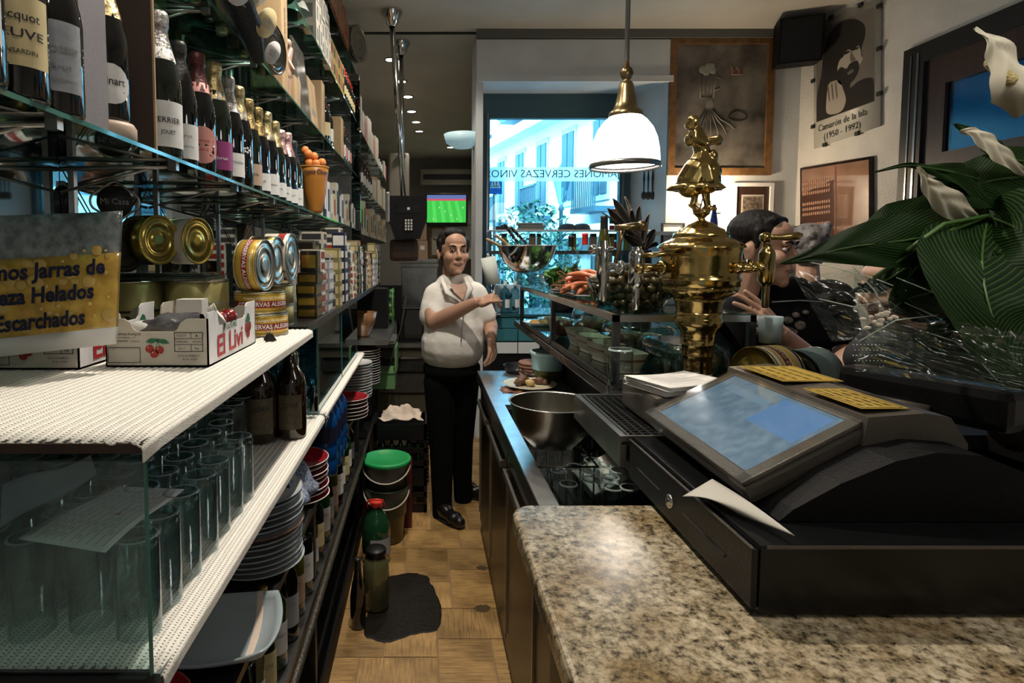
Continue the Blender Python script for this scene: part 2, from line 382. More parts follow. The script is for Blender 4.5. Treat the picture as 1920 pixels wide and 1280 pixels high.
def matting(nt, p):
    tc = N(nt, 'ShaderNodeTexCoord'); v = N(nt, 'ShaderNodeTexVoronoi', i_Scale=420); nt.links.new(tc.outputs['Object'], v.inputs['Vector'])
    r = ramp(nt, [(.15, (.60, .58, .54)), (.5, (.82, .79, .73))]); nt.links.new(v.outputs[0], r.inputs[0])
    sx = N(nt, 'ShaderNodeSeparateXYZ'); nt.links.new(tc.outputs['Object'], sx.inputs[0]); s_ = []
    for ax, kk in ((0, 2*PI/.0075), (1, 2*PI/.0058)):
        a = N(nt, 'ShaderNodeMath', operation='MULTIPLY'); a.inputs[1].default_value = kk; b_ = N(nt, 'ShaderNodeMath', operation='SINE'); nt.links.new(sx.outputs[ax], a.inputs[0]); nt.links.new(a.outputs[0], b_.inputs[0]); s_.append(b_)
    ad = N(nt, 'ShaderNodeMath', operation='ADD'); nt.links.new(s_[0].outputs[0], ad.inputs[0]); nt.links.new(s_[1].outputs[0], ad.inputs[1])
    ho = N(nt, 'ShaderNodeMath', operation='GREATER_THAN'); ho.inputs[1].default_value = 1.15; nt.links.new(ad.outputs[0], ho.inputs[0])
    mx = N(nt, 'ShaderNodeMix', data_type='RGBA'); nt.links.new(ho.outputs[0], mx.inputs[0]); nt.links.new(r.outputs[0], mx.inputs[6]); mx.inputs[7].default_value = (.20, .19, .17, 1); nt.links.new(mx.outputs[2], p.inputs['Base Color'])
    b = N(nt, 'ShaderNodeBump', i_Strength=.5, i_Distance=.001, invert=True); nt.links.new(v.outputs[0], b.inputs['Height']); nt.links.new(b.outputs[0], p.inputs['Normal']); p.inputs['Roughness'].default_value = .8
M['matw'] = ramp_mat('woven_shelf_mat', matting)
def leafy(nt, p):
    tc = N(nt, 'ShaderNodeUVMap'); w = N(nt, 'ShaderNodeTexWave', i_Scale=9, i_Distortion=.6, bands_direction='X'); a = N(nt, 'ShaderNodeTexCoord')
    nt.links.new(tc.outputs[0], w.inputs['Vector'])
    r = ramp(nt, [(.0, (.0025, .010, .002)), (.85, (.004, .016, .003)), (.985, (.03, .065, .01))]); nt.links.new(w.outputs[1], r.inputs[0]); nt.links.new(r.outputs[0], p.inputs['Base Color'])
    b = N(nt, 'ShaderNodeBump', i_Strength=.25, i_Distance=.001); nt.links.new(w.outputs[1], b.inputs['Height']); nt.links.new(b.outputs[0], p.inputs['Normal']); p.inputs['Roughness'].default_value = .5; p.inputs['Specular IOR Level'].default_value = .15
M['leaf'] = ramp_mat('lily_leaf', leafy)
def tilemat(i):
    def f(nt, p):
        tc = N(nt, 'ShaderNodeTexCoord'); mp = N(nt, 'ShaderNodeMapping'); mp.inputs['Scale'].default_value = (1, .06, 1) if i % 2 else (.06, 1, 1); mp.inputs['Location'].default_value = (i*3.1, i, 0)
        n = N(nt, 'ShaderNodeTexNoise', i_Scale=150, i_Detail=3); n2 = N(nt, 'ShaderNodeTexNoise', i_Scale=6, i_Detail=6)
        nt.links.new(tc.outputs['Object'], mp.inputs[0]); nt.links.new(mp.outputs[0], n.inputs['Vector']); nt.links.new(tc.outputs['Object'], n2.inputs['Vector'])
        k = (1, .82, .92, 1.12, .74, 1.0)[i % 6]
        r = ramp(nt, [(.3, (.25*k, .145*k, .05*k)), (.62, (.47*k, .29*k, .11*k))]); r2 = ramp(nt, [(.3, (.45, .42, .38)), (.55, (1, 1, 1))])
        mx = N(nt, 'ShaderNodeMix', data_type='RGBA', blend_type='MULTIPLY'); mx.inputs[0].default_value = 1
        nt.links.new(n.outputs[0], r.inputs[0]); nt.links.new(n2.outputs[0], r2.inputs[0]); nt.links.new(r.outputs[0], mx.inputs[6]); nt.links.new(r2.outputs[0], mx.inputs[7])
        nt.links.new(mx.outputs[2], p.inputs['Base Color']); p.inputs['Roughness'].default_value = .42
        b = N(nt, 'ShaderNodeBump', i_Strength=.4, i_Distance=.001); nt.links.new(n.outputs[0], b.inputs['Height']); nt.links.new(b.outputs[0], p.inputs['Normal'])
    return f
for i in range(6): M['tile%d' % i] = ramp_mat('wood_look_tile', tilemat(i))
M['lampglass'] = emis('lit_opal_glass', (1, .97, .92), 5.5)
M['bulb'] = emis('lit_bulb', (1, .86, .66), 30)
M['spotlit'] = emis('lit_downlight', (1, .93, .80), 25)
ORD = ['nearest', 'second', 'third', 'fourth', 'fifth', 'sixth', 'seventh', 'eighth', 'ninth', 'tenth', 'eleventh', 'twelfth', 'thirteenth', 'fourteenth', 'fifteenth', 'sixteenth']
def onth(i): return 'first' if i == 0 else ORD[i]
# ================================================================== THE SETTING
LX, RX, BY, FY, EY = -.88, 3.2, 5.0, -2.0, 11.4
# --- floor with real tiles
fl = ngon_fix(MB().prism([(LX-.1, FY-.1), (RX+.1, FY-.1), (RX+.1, BY+.45), (.56, BY+.45), (1.13, EY+.1), (LX-.1, EY+.1)], -.06, -.004).obj('floor', M['grout'])); fl['kind'] = 'structure'
rects = [(-.58, -.26, 1.995, 2.21), (-.26, .054, 1.995, 2.21), (-.61, -.387, 2.21, 2.53), (-.387, -.167, 2.21, 2.53), (-.167, .054, 2.21, 2.53),
 (.054, .277, 2.0, 2.32), (.277, .50, 2.0, 2.32), (.054, .37, 2.32, 2.53), (.37, .69, 2.32, 2.53), (.127, .35, 2.53, 2.856), (.35, .57, 2.53, 2.856), (.127, .45, 2.856, 3.07),
 (-.095, .127, 2.745, 3.07), (-.19, .127, 2.53, 2.745), (-.51, -.19, 2.53, 2.745), (-.32, -.095, 2.745, 3.07), (-.54, -.32, 2.745, 3.07),
 (-.12, .198, 3.07, 3.285), (.198, .52, 3.07, 3.285), (-.44, -.12, 3.07, 3.285)]
y = 3.285; k = 0
while y < 6.4:
    h, w = ((.32, .22), (.215, .32))[k % 2]
    x = -.62+(k*.13) % .2
    while x < .9: rects.append((x, x+w, y, y+h)); x += w
    y += h; k += 1
y = 1.995
while y > 1.2:
    y -= .32; x = -.6
    while x < .6: rects.append((x, x+.22, y, y+.32)); x += .22
tm = {}
for i, (x0, x1, y0, y1) in enumerate(rects):
    w, h = round(x1-x0, 3), round(y1-y0, 3); mi = (i*5+int(i/3)) % 6
    key = (w, h, mi)
    if key not in tm: tm[key] = MB().box(.0025, w-.0025, .0025, h-.0025, -.006, 0, bev=.0015).mesh('tile', M['tile%d' % mi])
    o = bpy.data.objects.new('tile', tm[key]); COL.objects.link(o); o.parent = fl; o.location = (x0, y0, R.uniform(-.0006, .0006))
# --- walls, ceiling
ngon_fix(ST(MB().prism([(LX-.1, FY-.1), (RX+.1, FY-.1), (RX+.1, BY+.45), (.56, BY+.45), (1.13, EY+.1), (LX-.1, EY+.1)], CEIL, CEIL+.1), 'ceiling', M['ceil']))
ST(MB().box(LX-.1, .458, BY+.02, BY+.05, CEIL-.012, CEIL+.001), 'trim_1', M['ink'])
ST(MB().box(LX-.1, LX, FY, EY, 0, CEIL), 'wall_left', M['wall'])
ST(MB().box(LX-.1, RX+.1, FY-.1, FY, 0, CEIL), 'wall_front', M['wall'])
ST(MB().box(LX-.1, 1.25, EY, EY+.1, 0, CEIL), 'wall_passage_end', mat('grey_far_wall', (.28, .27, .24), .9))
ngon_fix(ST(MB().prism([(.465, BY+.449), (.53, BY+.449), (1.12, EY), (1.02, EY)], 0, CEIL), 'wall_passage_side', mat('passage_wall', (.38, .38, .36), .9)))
DZ0, DY0, DY1 = 2.95, 3.90, 2.25   # door opening in right wall
ST(MB().box(RX, RX+.12, DY0, BY+.5, 0, CEIL).box(RX, RX+.12, FY, DY1, 0, CEIL).box(RX, RX+.12, DY1, DY0, DZ0, CEIL), 'wall_right', M['wallrough'])
wb = MB()
wb.box(.44, 2.08, BY, BY+.45, 3.08, CEIL); wb.box(2.08, RX, BY, BY+.45, 0, CEIL); wb.box(.44, 2.08, BY, BY+.45, 0, .95)
wb.box(.44, .50, BY, BY+.45, .95, 3.08)
wb.prism([(2.08, BY), (2.08, BY+.45), (1.90, BY+.45)][::-1], .95, 3.08)
ngon_fix(ST(wb, 'wall_back', M['wall']))
ST(MB().box(.44, 2.10, BY-.03, BY-.001, 3.12, 3.42).box(.44, 2.10, BY-.045, BY-.001, 3.07, 3.12), 'trim_2', M['wall'])
ST(MB().box(.44, RX, BY-.05, BY-.001, 3.43, 3.50), 'trim_3', mat('dark_cornice', (.12, .12, .11), .8))  # dark grey strip along the top of the back wall
# --- window
wn = MB()
for b in ((.50, 1.90, 2.86, 2.98), (.50, .60, .95, 2.86), (1.80, 1.90, .95, 2.86), (.60, 1.80, .95, 1.02), (.50, 1.90, 2.98, 3.08)): wn.box(b[0], b[1], BY+.36, BY+.43, b[2], b[3])
wo = ST(wn, 'window_1', mat('teal_grey_window_frame', (.04, .085, .10), .5))
MB().box(.60, 1.80, BY+.39, BY+.396, 1.02, 2.86).obj('pane', M['gwin'], wo)
MB().box(.57, .585, BY+.33, BY+.355, .98, 2.9).box(1.815, 1.83, BY+.33, BY+.355, .98, 2.9).obj('inner_bead', M['lampm'], wo)
def frosted(nt, p):
    o_ = nt.nodes['Material Output']; tl = N(nt, 'ShaderNodeBsdfTranslucent'); tl.inputs[0].default_value = (.95, .97, 1, 1); tr_ = N(nt, 'ShaderNodeBsdfTransparent'); mx = N(nt, 'ShaderNodeMixShader'); mx.inputs[0].default_value = .55
    nt.links.new(tr_.outputs[0], mx.inputs[1]); nt.links.new(tl.outputs[0], mx.inputs[2]); nt.links.new(mx.outputs[0], o_.inputs[0])
band = MB().box(.60, 1.80, BY+.380, BY+.3805, 2.29, 2.42).obj('lettering_band', ramp_mat('frosted_band', frosted), wo)
lt = MB()
def fw(u, v): return Vector((1.19-u, BY+.375, 2.355+v))
txt(lt, 'JAMONES CERVEZAS VINOS', .10, fw, w=1.24)
lt.obj('lettering', mat('teal_lettering', (.03, .09, .11), .6), wo)['label'] = 'teal capital lettering seen reversed from inside'
st_ = MB()
for i in range(6): st_.box(1.72, 1.79, BY+.384, BY+.387, 1.60+.075*i, 1.66+.075*i, i % 2)
st_.obj('stickers', [M['ink'], M['chinar']], wo)
# crossing sign sticker lower left seen outside is built below
# --- outside: facades, tree, lamp, sign
fa = T('facade', 'ornate pale building with iron balconies across the street, seen through window', 'building', (2.9, 9, -1))
f = MB()
# street runs away: facade plane on the right going from (3.2,7.5) to (1.5,15)
def fp(s, z, o=0):  # s metres along, o outward
    a = Vector((3.3, 7.6, 0)); d = Vector((-.235, .972, 0)); n = Vector((-.972, -.235, 0))
    return a+d*s+n*o+Vector((0, 0, z))
def fbox(mb, s0, s1, z0, z1, o0, o1, m=0):
    vs = [fp(s, z, o)-fa.location for s in (s0, s1) for o in (o0, o1) for z in (z0, z1)]
    mb.add(vs, [(0, 1, 3, 2), (4, 6, 7, 5), (0, 4, 5, 1), (2, 3, 7, 6), (0, 2, 6, 4), (1, 5, 7, 3)], m)
fbox(f, 0, 9.2, 0, 14, -.3, 0); f.obj('wall', M['facade'], fa)
for zi in range(5):
    g = MB(); fbox(g, 0, 9.2, 1.9+zi*2.2, 2.1+zi*2.2, 0, .35); g.obj('cornice', M['facade'], fa)
    for si in range(8):
        s = .5+si*1.1
        g = MB(); fbox(g, s, s+.52, .3+zi*2.2, 1.7+zi*2.2, 0, .03); w_ = g.obj('window', M['facadeb'], fa)
        g = MB(); fbox(g, s+.05, s+.24, .4+zi*2.2, 1.6+zi*2.2, .03, .05); fbox(g, s+.28, s+.47, .4+zi*2.2, 1.6+zi*2.2, .03, .05); g.obj('pane', M['iron'], w_)
        if (zi+si) % 2 == 0:
            g = MB()
            fbox(g, s-.12, s+.64, .1+zi*2.2, .18+zi*2.2, 0, .35)
            for q in range(13): fbox(g, s-.12+q*.061, s-.105+q*.061, .18+zi*2.2, .75+zi*2.2, .32, .34)
            fbox(g, s-.12, s+.64, .75+zi*2.2, .79+zi*2.2, .31, .35)
            g.obj('balcony', M['iron'], fa)
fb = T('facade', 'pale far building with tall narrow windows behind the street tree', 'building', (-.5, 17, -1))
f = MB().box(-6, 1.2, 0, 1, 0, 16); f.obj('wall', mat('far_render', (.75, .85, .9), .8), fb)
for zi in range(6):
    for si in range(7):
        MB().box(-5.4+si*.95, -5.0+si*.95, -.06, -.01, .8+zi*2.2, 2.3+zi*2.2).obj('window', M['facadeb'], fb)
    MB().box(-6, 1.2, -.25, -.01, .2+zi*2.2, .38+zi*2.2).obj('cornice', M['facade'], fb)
ST(MB().box(-8, 14, 5.6, 24, -.3, -.1), 'street', mat('street_paving', (.30, .36, .38), .8))
def treetop(name, c, r, label, n=1700):
    t = T(name, label, 'tree', (c[0], c[1], -.1))
    tr = MB().tube([(0, 0, 0), (.05, 0, 1), (0, .05, c[2])], [.09, .07, .05], 8); tr.obj('trunk', M['iron'], t)
    mb = MB(); rr = random.Random(5)
    for i in range(n):
        while True:
            p = Vector((rr.uniform(-1, 1), rr.uniform(-1, 1), rr.uniform(-1, 1)))
            if p.length < 1: break
        p = Vector((p.x*r[0], p.y*r[1], p.z*r[2]+c[2]+.1)); e = Euler((rr.uniform(-.9, .9), rr.uniform(-.9, .9), rr.uniform(0, 6.3))).to_matrix()
        s = rr.uniform(.035, .085)
        mb.add([p+e @ Vector(q)*s for q in ((-1, 0, 0), (0, -.35, .1), (1, 0, 0), (0, .35, .1))], [(0, 1, 2, 3)])
    tag(mb.obj('foliage', M['foliage'], t), kind='stuff')
treetop('street_tree', (1.52, 8.2, 1.45), (.70, .6, .95), 'bushy street tree outside the lower left of the window')
lp = T('street_lamp', 'old style street lamp post with lantern outside the window', 'street lamp', (2.12, 9.0, -.1))
MB().lathe([(.09, 0), (.09, .3), (.04, .35), (.03, 2.4), (.05, 2.42), (.02, 2.5)], 12).obj('post', M['iron'], lp)
g = MB().lathe([(.04, 2.5), (.14, 2.9), (.16, 2.92), (.05, 3.06), (0, 3.1)], 6, sm=False); g.obj('lantern', M['gblue'], lp)
MB().lathe([(.165, 2.9), (.17, 2.94), (.05, 3.07), (0, 3.14)], 6, sm=False).obj('lantern_cap', M['iron'], lp)
p_ = at(928, 338, 5.9)
sg = T('crossing_sign', 'blue square pedestrian crossing sign outside the window', 'sign', (p_.x, 5.9, -.1))
MB().tube([(0, 0, 0), (0, 0, 2.6)], .02, 8).obj('post', M['lampm'], sg)
z_ = p_.z+.1
MB().box(-.07, .07, -.02, -.01, z_-.14, z_+.12).obj('plate', mat('sign_blue', (.01, .16, .62), .4), sg)
g = MB().prism([(-.05, z_-.08), (.055, z_-.08), (0, z_+.09)], -.026, -.022); g.v = [Vector((v.x, v.z, v.y)) for v in g.v]; ngon_fix(g.obj('white_triangle', M['inkw'], sg))
g = MB().ball((0, -.03, z_+.05), (.009, .003, .009)).box(-.006, .006, -.032, -.027, z_, z_+.045).box(-.022, -.014, -.032, -.027, z_-.05, z_).box(.010, .018, -.032, -.027, z_-.05, z_)
for q in range(4): g.box(-.04+q*.022, -.03+q*.022, -.032, -.027, z_-.07, z_-.055)
g.obj('walking_figure', M['ink'], sg)
# --- door in right wall
dr = MB()
dx = RX
dr.box(dx-.03, dx+.1, DY0-.16, DY0, 0, DZ0).box(dx-.03, dx+.1, DY1, DY1+.12, 0, DZ0).box(dx-.03, dx+.1, DY1+.12, DY0-.16, DZ0-.12, DZ0)
do = ST(dr, 'door_1', M['blued'])
lf = MB()
for (y0, y1, z0, z1) in ((3.60, 3.735, 0, 2.83), (2.37, 2.50, 0, 2.83), (2.50, 3.60, 2.66, 2.83), (2.50, 3.60, 2.08, 2.24), (2.50, 3.60, 1.0, 1.2), (2.5, 3.6, 0, .3)): lf.box(dx-.01, dx+.045, y0, y1, z0, z1)
lf.obj('door_leaf', M['woodd'], do)
MB().box(dx-.035, dx-.031, 3.775, 3.79, .2, 2.9).box(dx-.035, dx-.031, 3.83, 3.84, .2, 2.9).obj('edge_strip', M['lampm'], do)
MB().box(dx+.01, dx+.02, 2.5, 3.6, 2.24, 2.66).obj('pane', glassy('dark_teal_pane', (.015, .085, .12), .3, .15, (.01, .05, .06)), do)
MB().box(dx+.01, dx+.02, 2.5, 3.6, 1.2, 2.08).obj('pane', glassy('teal_pane', (.09, .32, .38), .3, .02, (.05, .2, .25)), do)
MB().box(dx+.01, dx+.02, 2.5, 3.6, .3, 1.0).obj('pane', glassy('dark_pane', (.02, .06, .08), .3, .02, (.05, .2, .25)), do)
fc = T('facade', 'pale building with white window bars seen through the lower door glass', 'building', (6.0, 4.0, -1))
MB().box(0, .4, -6, 9, 0, 3.6).box(.1, .5, -6, 9, 3.6, 9).obj('wall', M['facadeb'], fc)
for i in range(9):
    g = MB()
    y = -1+i*1.0
    g.box(-.06, -.01, y, y+.06, 2.4, 3.5).box(-.06, -.01, y+.7, y+.76, 2.4, 3.5).box(-.06, -.01, y+.06, y+.7, 3.44, 3.5).box(-.06, -.01, y+.06, y+.7, 2.9, 2.95)
    g.obj('window', M['inkw'], fc)
# ================================================================== CEILING FITTINGS
for i, (x, y, p) in enumerate(SPOTS):
    t = T('ceiling_downlight', 'round recessed ceiling downlight, %s from the camera in the row over the aisle' % ('number %d' % (i+1) if i > 15 else ORD[i] if i else 'behind it, nearest'), 'light', (x, y, CEIL-.001), group='ceiling downlights')
    MB().lathe([(.075, 0), (.078, -.008), (.062, -.012), (.055, -.002)], 20).obj('rim', M['lampm'], t)
    MB().lathe([(0, -.004), (.054, -.004)], 16).obj('lens', M['spotlit'], t)
def pendant(x, y, label):
    t = T('pendant_lamp', label, 'lamp', (x, y, 0))
    zb = 2.055
    MB().lathe([(.012, 2.56), (.012, CEIL-.03), (.05, CEIL-.02), (.06, CEIL-.001)], 14).obj('rod', M['lampm'], t)
    MB().lathe([(.0, 2.60), (.012, 2.59), (.014, 2.565), (.030, 2.55), (.034, 2.53), (.026, 2.505), (.016, 2.495), (.030, 2.485), (.036, 2.47), (.040, 2.44), (.052, 2.38), (.062, 2.35), (.082, 2.335), (.085, 2.315), (.083, 2.31)], 28).obj('socket_cup', M['brassd'], t)
    pr = [(.080, 2.312), (.105, 2.29), (.135, 2.25), (.155, 2.20), (.166, 2.14), (.170, zb+.02)]
    sh = MB().lathe(pr+[(r-.004, z) for r, z in pr[::-1]], 64, flute=lambda a, z: 1+.006*math.cos(a*32)); sh.obj('shade', M['lampglass'], t)
    MB().lathe([(.170, zb+.022), (.176, zb+.02), (.178, zb+.01), (.176, zb-.004), (.170, zb-.006), (.168, zb+.005)], 48).obj('rim_band', M['lampm'], t)
    MB().ball((0, 0, 2.19), (.03, .03, .04)).obj('bulb', M['bulb'], t)
    return t
pendant(1.03, 3.0, 'white ribbed glass pendant lamp on a brass cup in front of the window')
pendant(1.1, -1.0, 'white ribbed glass pendant lamp added as unseen fill behind the camera')
pendant(1.03, .75, 'white ribbed glass pendant lamp above the cash register, just outside the view')
# wall lamp (warm glow beside the painting)
p_ = at(1318, 372, 4.93)
t = T('wall_lamp', 'small lit wall lamp glowing warm below the octopus painting', 'lamp', (p_.x, 4.999, p_.z))
MB().lathe([(.05, 0), (.05, .01), (.012, .02), (.012, .06)], 16, M=Matrix.Rotation(PI/2, 4, 'X')).obj('bracket', M['brassd'], t)
MB().lathe([(.012, -.03), (.045, -.01), (.055, .03), (.045, .07), (.03, .09)], 18, M=Matrix.Translation((0, -.09, -.02))).obj('glass_shade', emis('lit_wall_shade', (1, .82, .60), 9), t)
light('POINT', 'wall_glow', (p_.x+.02, 4.78, p_.z+.02), 20, (1, .78, .52), .04)
p_ = at(884, 252, 5.0)
t = T('sconce', 'pale half round lamp dish on the corner beside the window', 'lamp', (.34, 5.20, p_.z))
MB().lathe([(.0, -.08), (.08, -.075), (.15, -.03), (.17, .04), (.165, .04), (.14, -.02), (0, -.065)], 24).obj('dish', mat('opal_dish', (.55, .72, .76), .4, emit=(.45, .75, .85), es=.25), t)
MB().box(.09, .121, -.02, .02, -.09, -.03).obj('bracket', M['lampm'], t)
# steel hanging poles
for i, (fx, fy, lab) in enumerate(((735, 35, 'chrome ceiling pole with bell flange, nearer of the two'), (752, 92, 'chrome ceiling pole with bell flange, farther of the two'))):
    Y = (4.60, 5.25)[i]; p = at(fx, fy, Y)
    t = T('ceiling_pole', lab, 'pole', (p.x, Y, 0), group='chrome ceiling poles')
    MB().lathe([(.085, CEIL-.001), (.085, CEIL-.02), (.055, CEIL-.06), (.045, CEIL-.10), (.03, CEIL-.11), (.025, CEIL-.12)], 24).obj('flange', M['chrome'], t)
    b = at(757-i*2, 378, Y+.05)
    MB().tube([(0, 0, CEIL-.1), (b.x-p.x, b.y-Y, b.z)], .022, 14).obj('tube', M['chrome'], t)
# ================================================================== BACK BAR (left): shelves and what stands on them
ZW, ZL, ZP, ZB = 1.374, 1.056, .765, .49     # white top shelf, lower white shelf, plate shelf, bottle shelf
ZA, ZSB, ZC, ZD = 1.826, 2.28, 2.73, 3.12    # glass shelves
ms = T('mirror_panel', 'tall mirror panelling behind the glass shelves of the back bar', 'mirror', (LX+.001, 0, 0))
for (y0, y1) in ((-.4, 1.38), (1.384, 3.2), (3.204, 4.98), (5.1, 7.0), (7.004, 9.0)): MB().box(0, .012, y0, y1, 1.36, 3.3).obj('panel', M['mirror'], ms)
MX = LX+.016
def shelf(label, z, x1, y0, y1, th=.008):
    t = T('glass_shelf', label, 'shelf', (0, 0, z))
    MB().box(MX, x1-.003, y0, y1, -th, 0).obj('pane', M['gshelf'], t)
    MB().box(x1-.003, x1, y0, y1, -th, 0).obj('polished_edge', M['gedge'], t)
    y = y0+.25
    while y < y1:
        b = MB().tube([(MX, y, -.075), (x1-.05, y, -th-.003)], .004, 6).tube([(MX, y, -th-.012), (x1-.02, y, -th-.006)], .006, 6)
        b.box(x1-.035, x1-.015, y-.008, y+.008, -th-.016, -th, 0)
        b.obj('bracket', M['steel'], t); y += .44
    return t
shelf('lowest long glass shelf carrying the row of champagne bottles', ZA, -.57, .25, 4.9)
shelf('second glass shelf above, carrying tins and wooden wine cases', ZSB, -.57, 1.36, 4.9)
shelf('third glass shelf, carrying white bowls and stacked white cartons', ZC, -.57, 1.3, 4.9)
shelf('highest glass shelf just below the ceiling with orange packets', ZD, -.57, 2.0, 4.9)
shelf('lowest glass shelf of the far unit beyond the mirrored pillar', 1.80, -.57, 5.2, 8.9)
shelf('middle glass shelf of the far unit beyond the mirrored pillar', 2.25, -.57, 5.2, 8.9)
shelf('top glass shelf of the far unit beyond the mirrored pillar', 2.72, -.57, 5.2, 8.9)
t = T('mirrored_pillar', 'narrow mirrored pillar between the two shelf units', 'pillar', (-.60, 5.02, 0))
MB().box(-.24, .04, 0, .06, 1.38, 3.15).obj('core', M['steel'], t); MB().box(-.03, .045, -.004, -.001, 1.4, 3.1).box(.0405, .044, .0, .06, 1.4, 3.1).obj('mirror_face', M['mirror'], t)
for i, y in enumerate((1.385, 1.815, 2.35, 3.0, 3.6)):
    t = T('shelf_post', 'slim steel post with crossed wires, %s under the lowest glass shelf' % ORD[i], 'post', (-.838, y, ZW+.009))
    MB().box(-.007, .007, -.007, .007, 0, ZA-ZW-.02).obj('upright', M['steel'], t)
    if i < 4:
        y2 = (.43, .53, .65, .6)[i]
        MB().tube([(-.02, .01, .02), (-.02, y2-.01, .43)], .0018, 5).tube([(-.024, .01, .43), (-.024, y2-.01, .02)], .0018, 5).obj('cross_wire', M['steeld'], t)
# --- white top shelf and lower shelf (board + mat)
def ribmat(label, z, x0, x1, y0, y1, over, amp=.0010, pitch=.015):
    n = int((x1-x0)/.0028); nv = 24
    def f(u, v):
        x = x0+(x1+over-x0)*u; y = y0+(y1-y0)*v
        zz = z+.0040+amp*math.sin(2*PI*x/pitch)
        if x > x1: e = x-x1; zz = z+.0040-e*.95+.0012*math.sin(2*PI*x/.007); x = x1+min(e, .008)*1.0
        zz += .0012*noise.noise(Vector((x*9, y*6, z)))
        if v == 0: y += .006*noise.noise(Vector((x*60, z, 0))); zz -= .004
        return (x, y, zz)
    o = MB().grid(f, n, nv, thick=.0022).obj('shelf_mat', M['matw'])
    return tag(o, label, 'shelf liner')
t = T('back_bar_shelf', 'thick white matted shelf holding the cherry box and tins', 'shelf', (0, 0, 0))
MB().box(LX+.001, -.345, .69, 1.76, ZW-.012, ZW).obj('board', mat('dark_green_board', (.02, .035, .03), .4), t)
MB().box(LX+.001, -.343, .685, .69, ZW-.013, ZW-.001).obj('front_edge', M['woodd'], t)
ribmat('white ribbed non-slip mat on the upper shelf under the cherry box', ZW, -.878, -.347, .686, 1.74, .026)
t = T('back_bar_shelf', 'lower white matted shelf holding upturned tumblers and amber bottles', 'shelf', (0, 0, 0))
MB().box(LX+.001, -.345, .72, 3.25, ZL-.022, ZL).obj('board', mat('grey_board', (.10, .12, .12), .5), t)
ribmat('white ribbed mat with perforated edge under the tumblers', ZL, -.878, -.347, .722, 1.93, .026)
ribmat('white ribbed mat continuing below the stemmed glasses', ZL, -.878, -.347, 1.96, 3.22, .020)
t = T('back_bar_shelf', 'dark edged shelf holding the stacks of small cartons and tins', 'shelf', (0, 0, 0))
MB().box(LX+.001, -.365, 1.77, 4.75, ZW-.012, ZW+.008).obj('board', M['plastb'], t); MB().box(-.365, -.360, 1.77, 4.75, ZW-.014, ZW+.010).obj('metal_edge', M['steeld'], t)
ZW2 = ZW+.008
t = T('back_bar_cabinet', 'dark open back bar with plate shelf, bottle shelf and worn metal rail', 'cabinet', (0, 0, 0))
MB().box(LX+.001, -.37, .55, 3.95, ZP-.02, ZP).obj('plate_shelf', M['steeld'], t); MB().box(LX+.001, -.36, .55, 3.95, ZB-.02, ZB).obj('bottle_shelf', M['steeld'], t)
MB().box(LX+.001, -.36, .55, 3.95, .0, .10).obj('plinth', M['plastm'], t)
MB().box(LX+.001, -.84, .55, 3.95, .10, ZP-.02).obj('back_panel', M['plastm'], t)
MB().tube([(-.335, .55, ZB+.03), (-.33, 1.5, ZB+.035), (-.335, 2.5, ZB+.03), (-.335, 3.95, ZB+.03)], .012, 8).obj('rail', mat('worn_rail', (.06, .055, .045), .4, .6, bump=2, bs=80), t)
for y in (.6, 1.9, 3.2, 3.9): MB().box(-.40, -.375, y, y+.03, .1, ZP-.02).obj('upright', M['steeld'], t)
MB().box(-.42, -.40, 1.77, 1.79, ZL+.01, ZW-.03).obj('upright', M['steeld'], t)
# glass panes
t = T('glass_screen', 'upright glass pane closing the near end of the tumbler shelf', 'glass panel', (0, 0, 0))
MB().box(-.83, -.349, .700, .706, ZL+.012, ZW-.028).obj('pane', M['gpane'], t); MB().box(-.349, -.3465, .700, .706, ZL+.012, ZW-.028).obj('dark_edge', M['gedge'], t)
MB().box(-.86, -.35, .694, .712, ZL-.03, ZL+.012).obj('bottom_channel', M['plastb'], t)
for i, (y0, y1, lab) in enumerate(((1.95, 2.5, 'glass panel tinted teal for reflected sky in front of the stemmed glasses'), (2.52, 3.1, 'glass panel tinted teal for reflected sky in front of the stacked glasses'))):
    t = T('glass_screen', lab, 'glass panel', (0, 0, 0))
    MB().box(-.368, -.364, y0, y1, ZL+.010, ZW-.016).obj('pane', M['gskytint'], t); MB().box(-.369, -.363, y0-.003, y0, ZL+.010, ZW-.016).obj('dark_edge', M['gedge'], t)
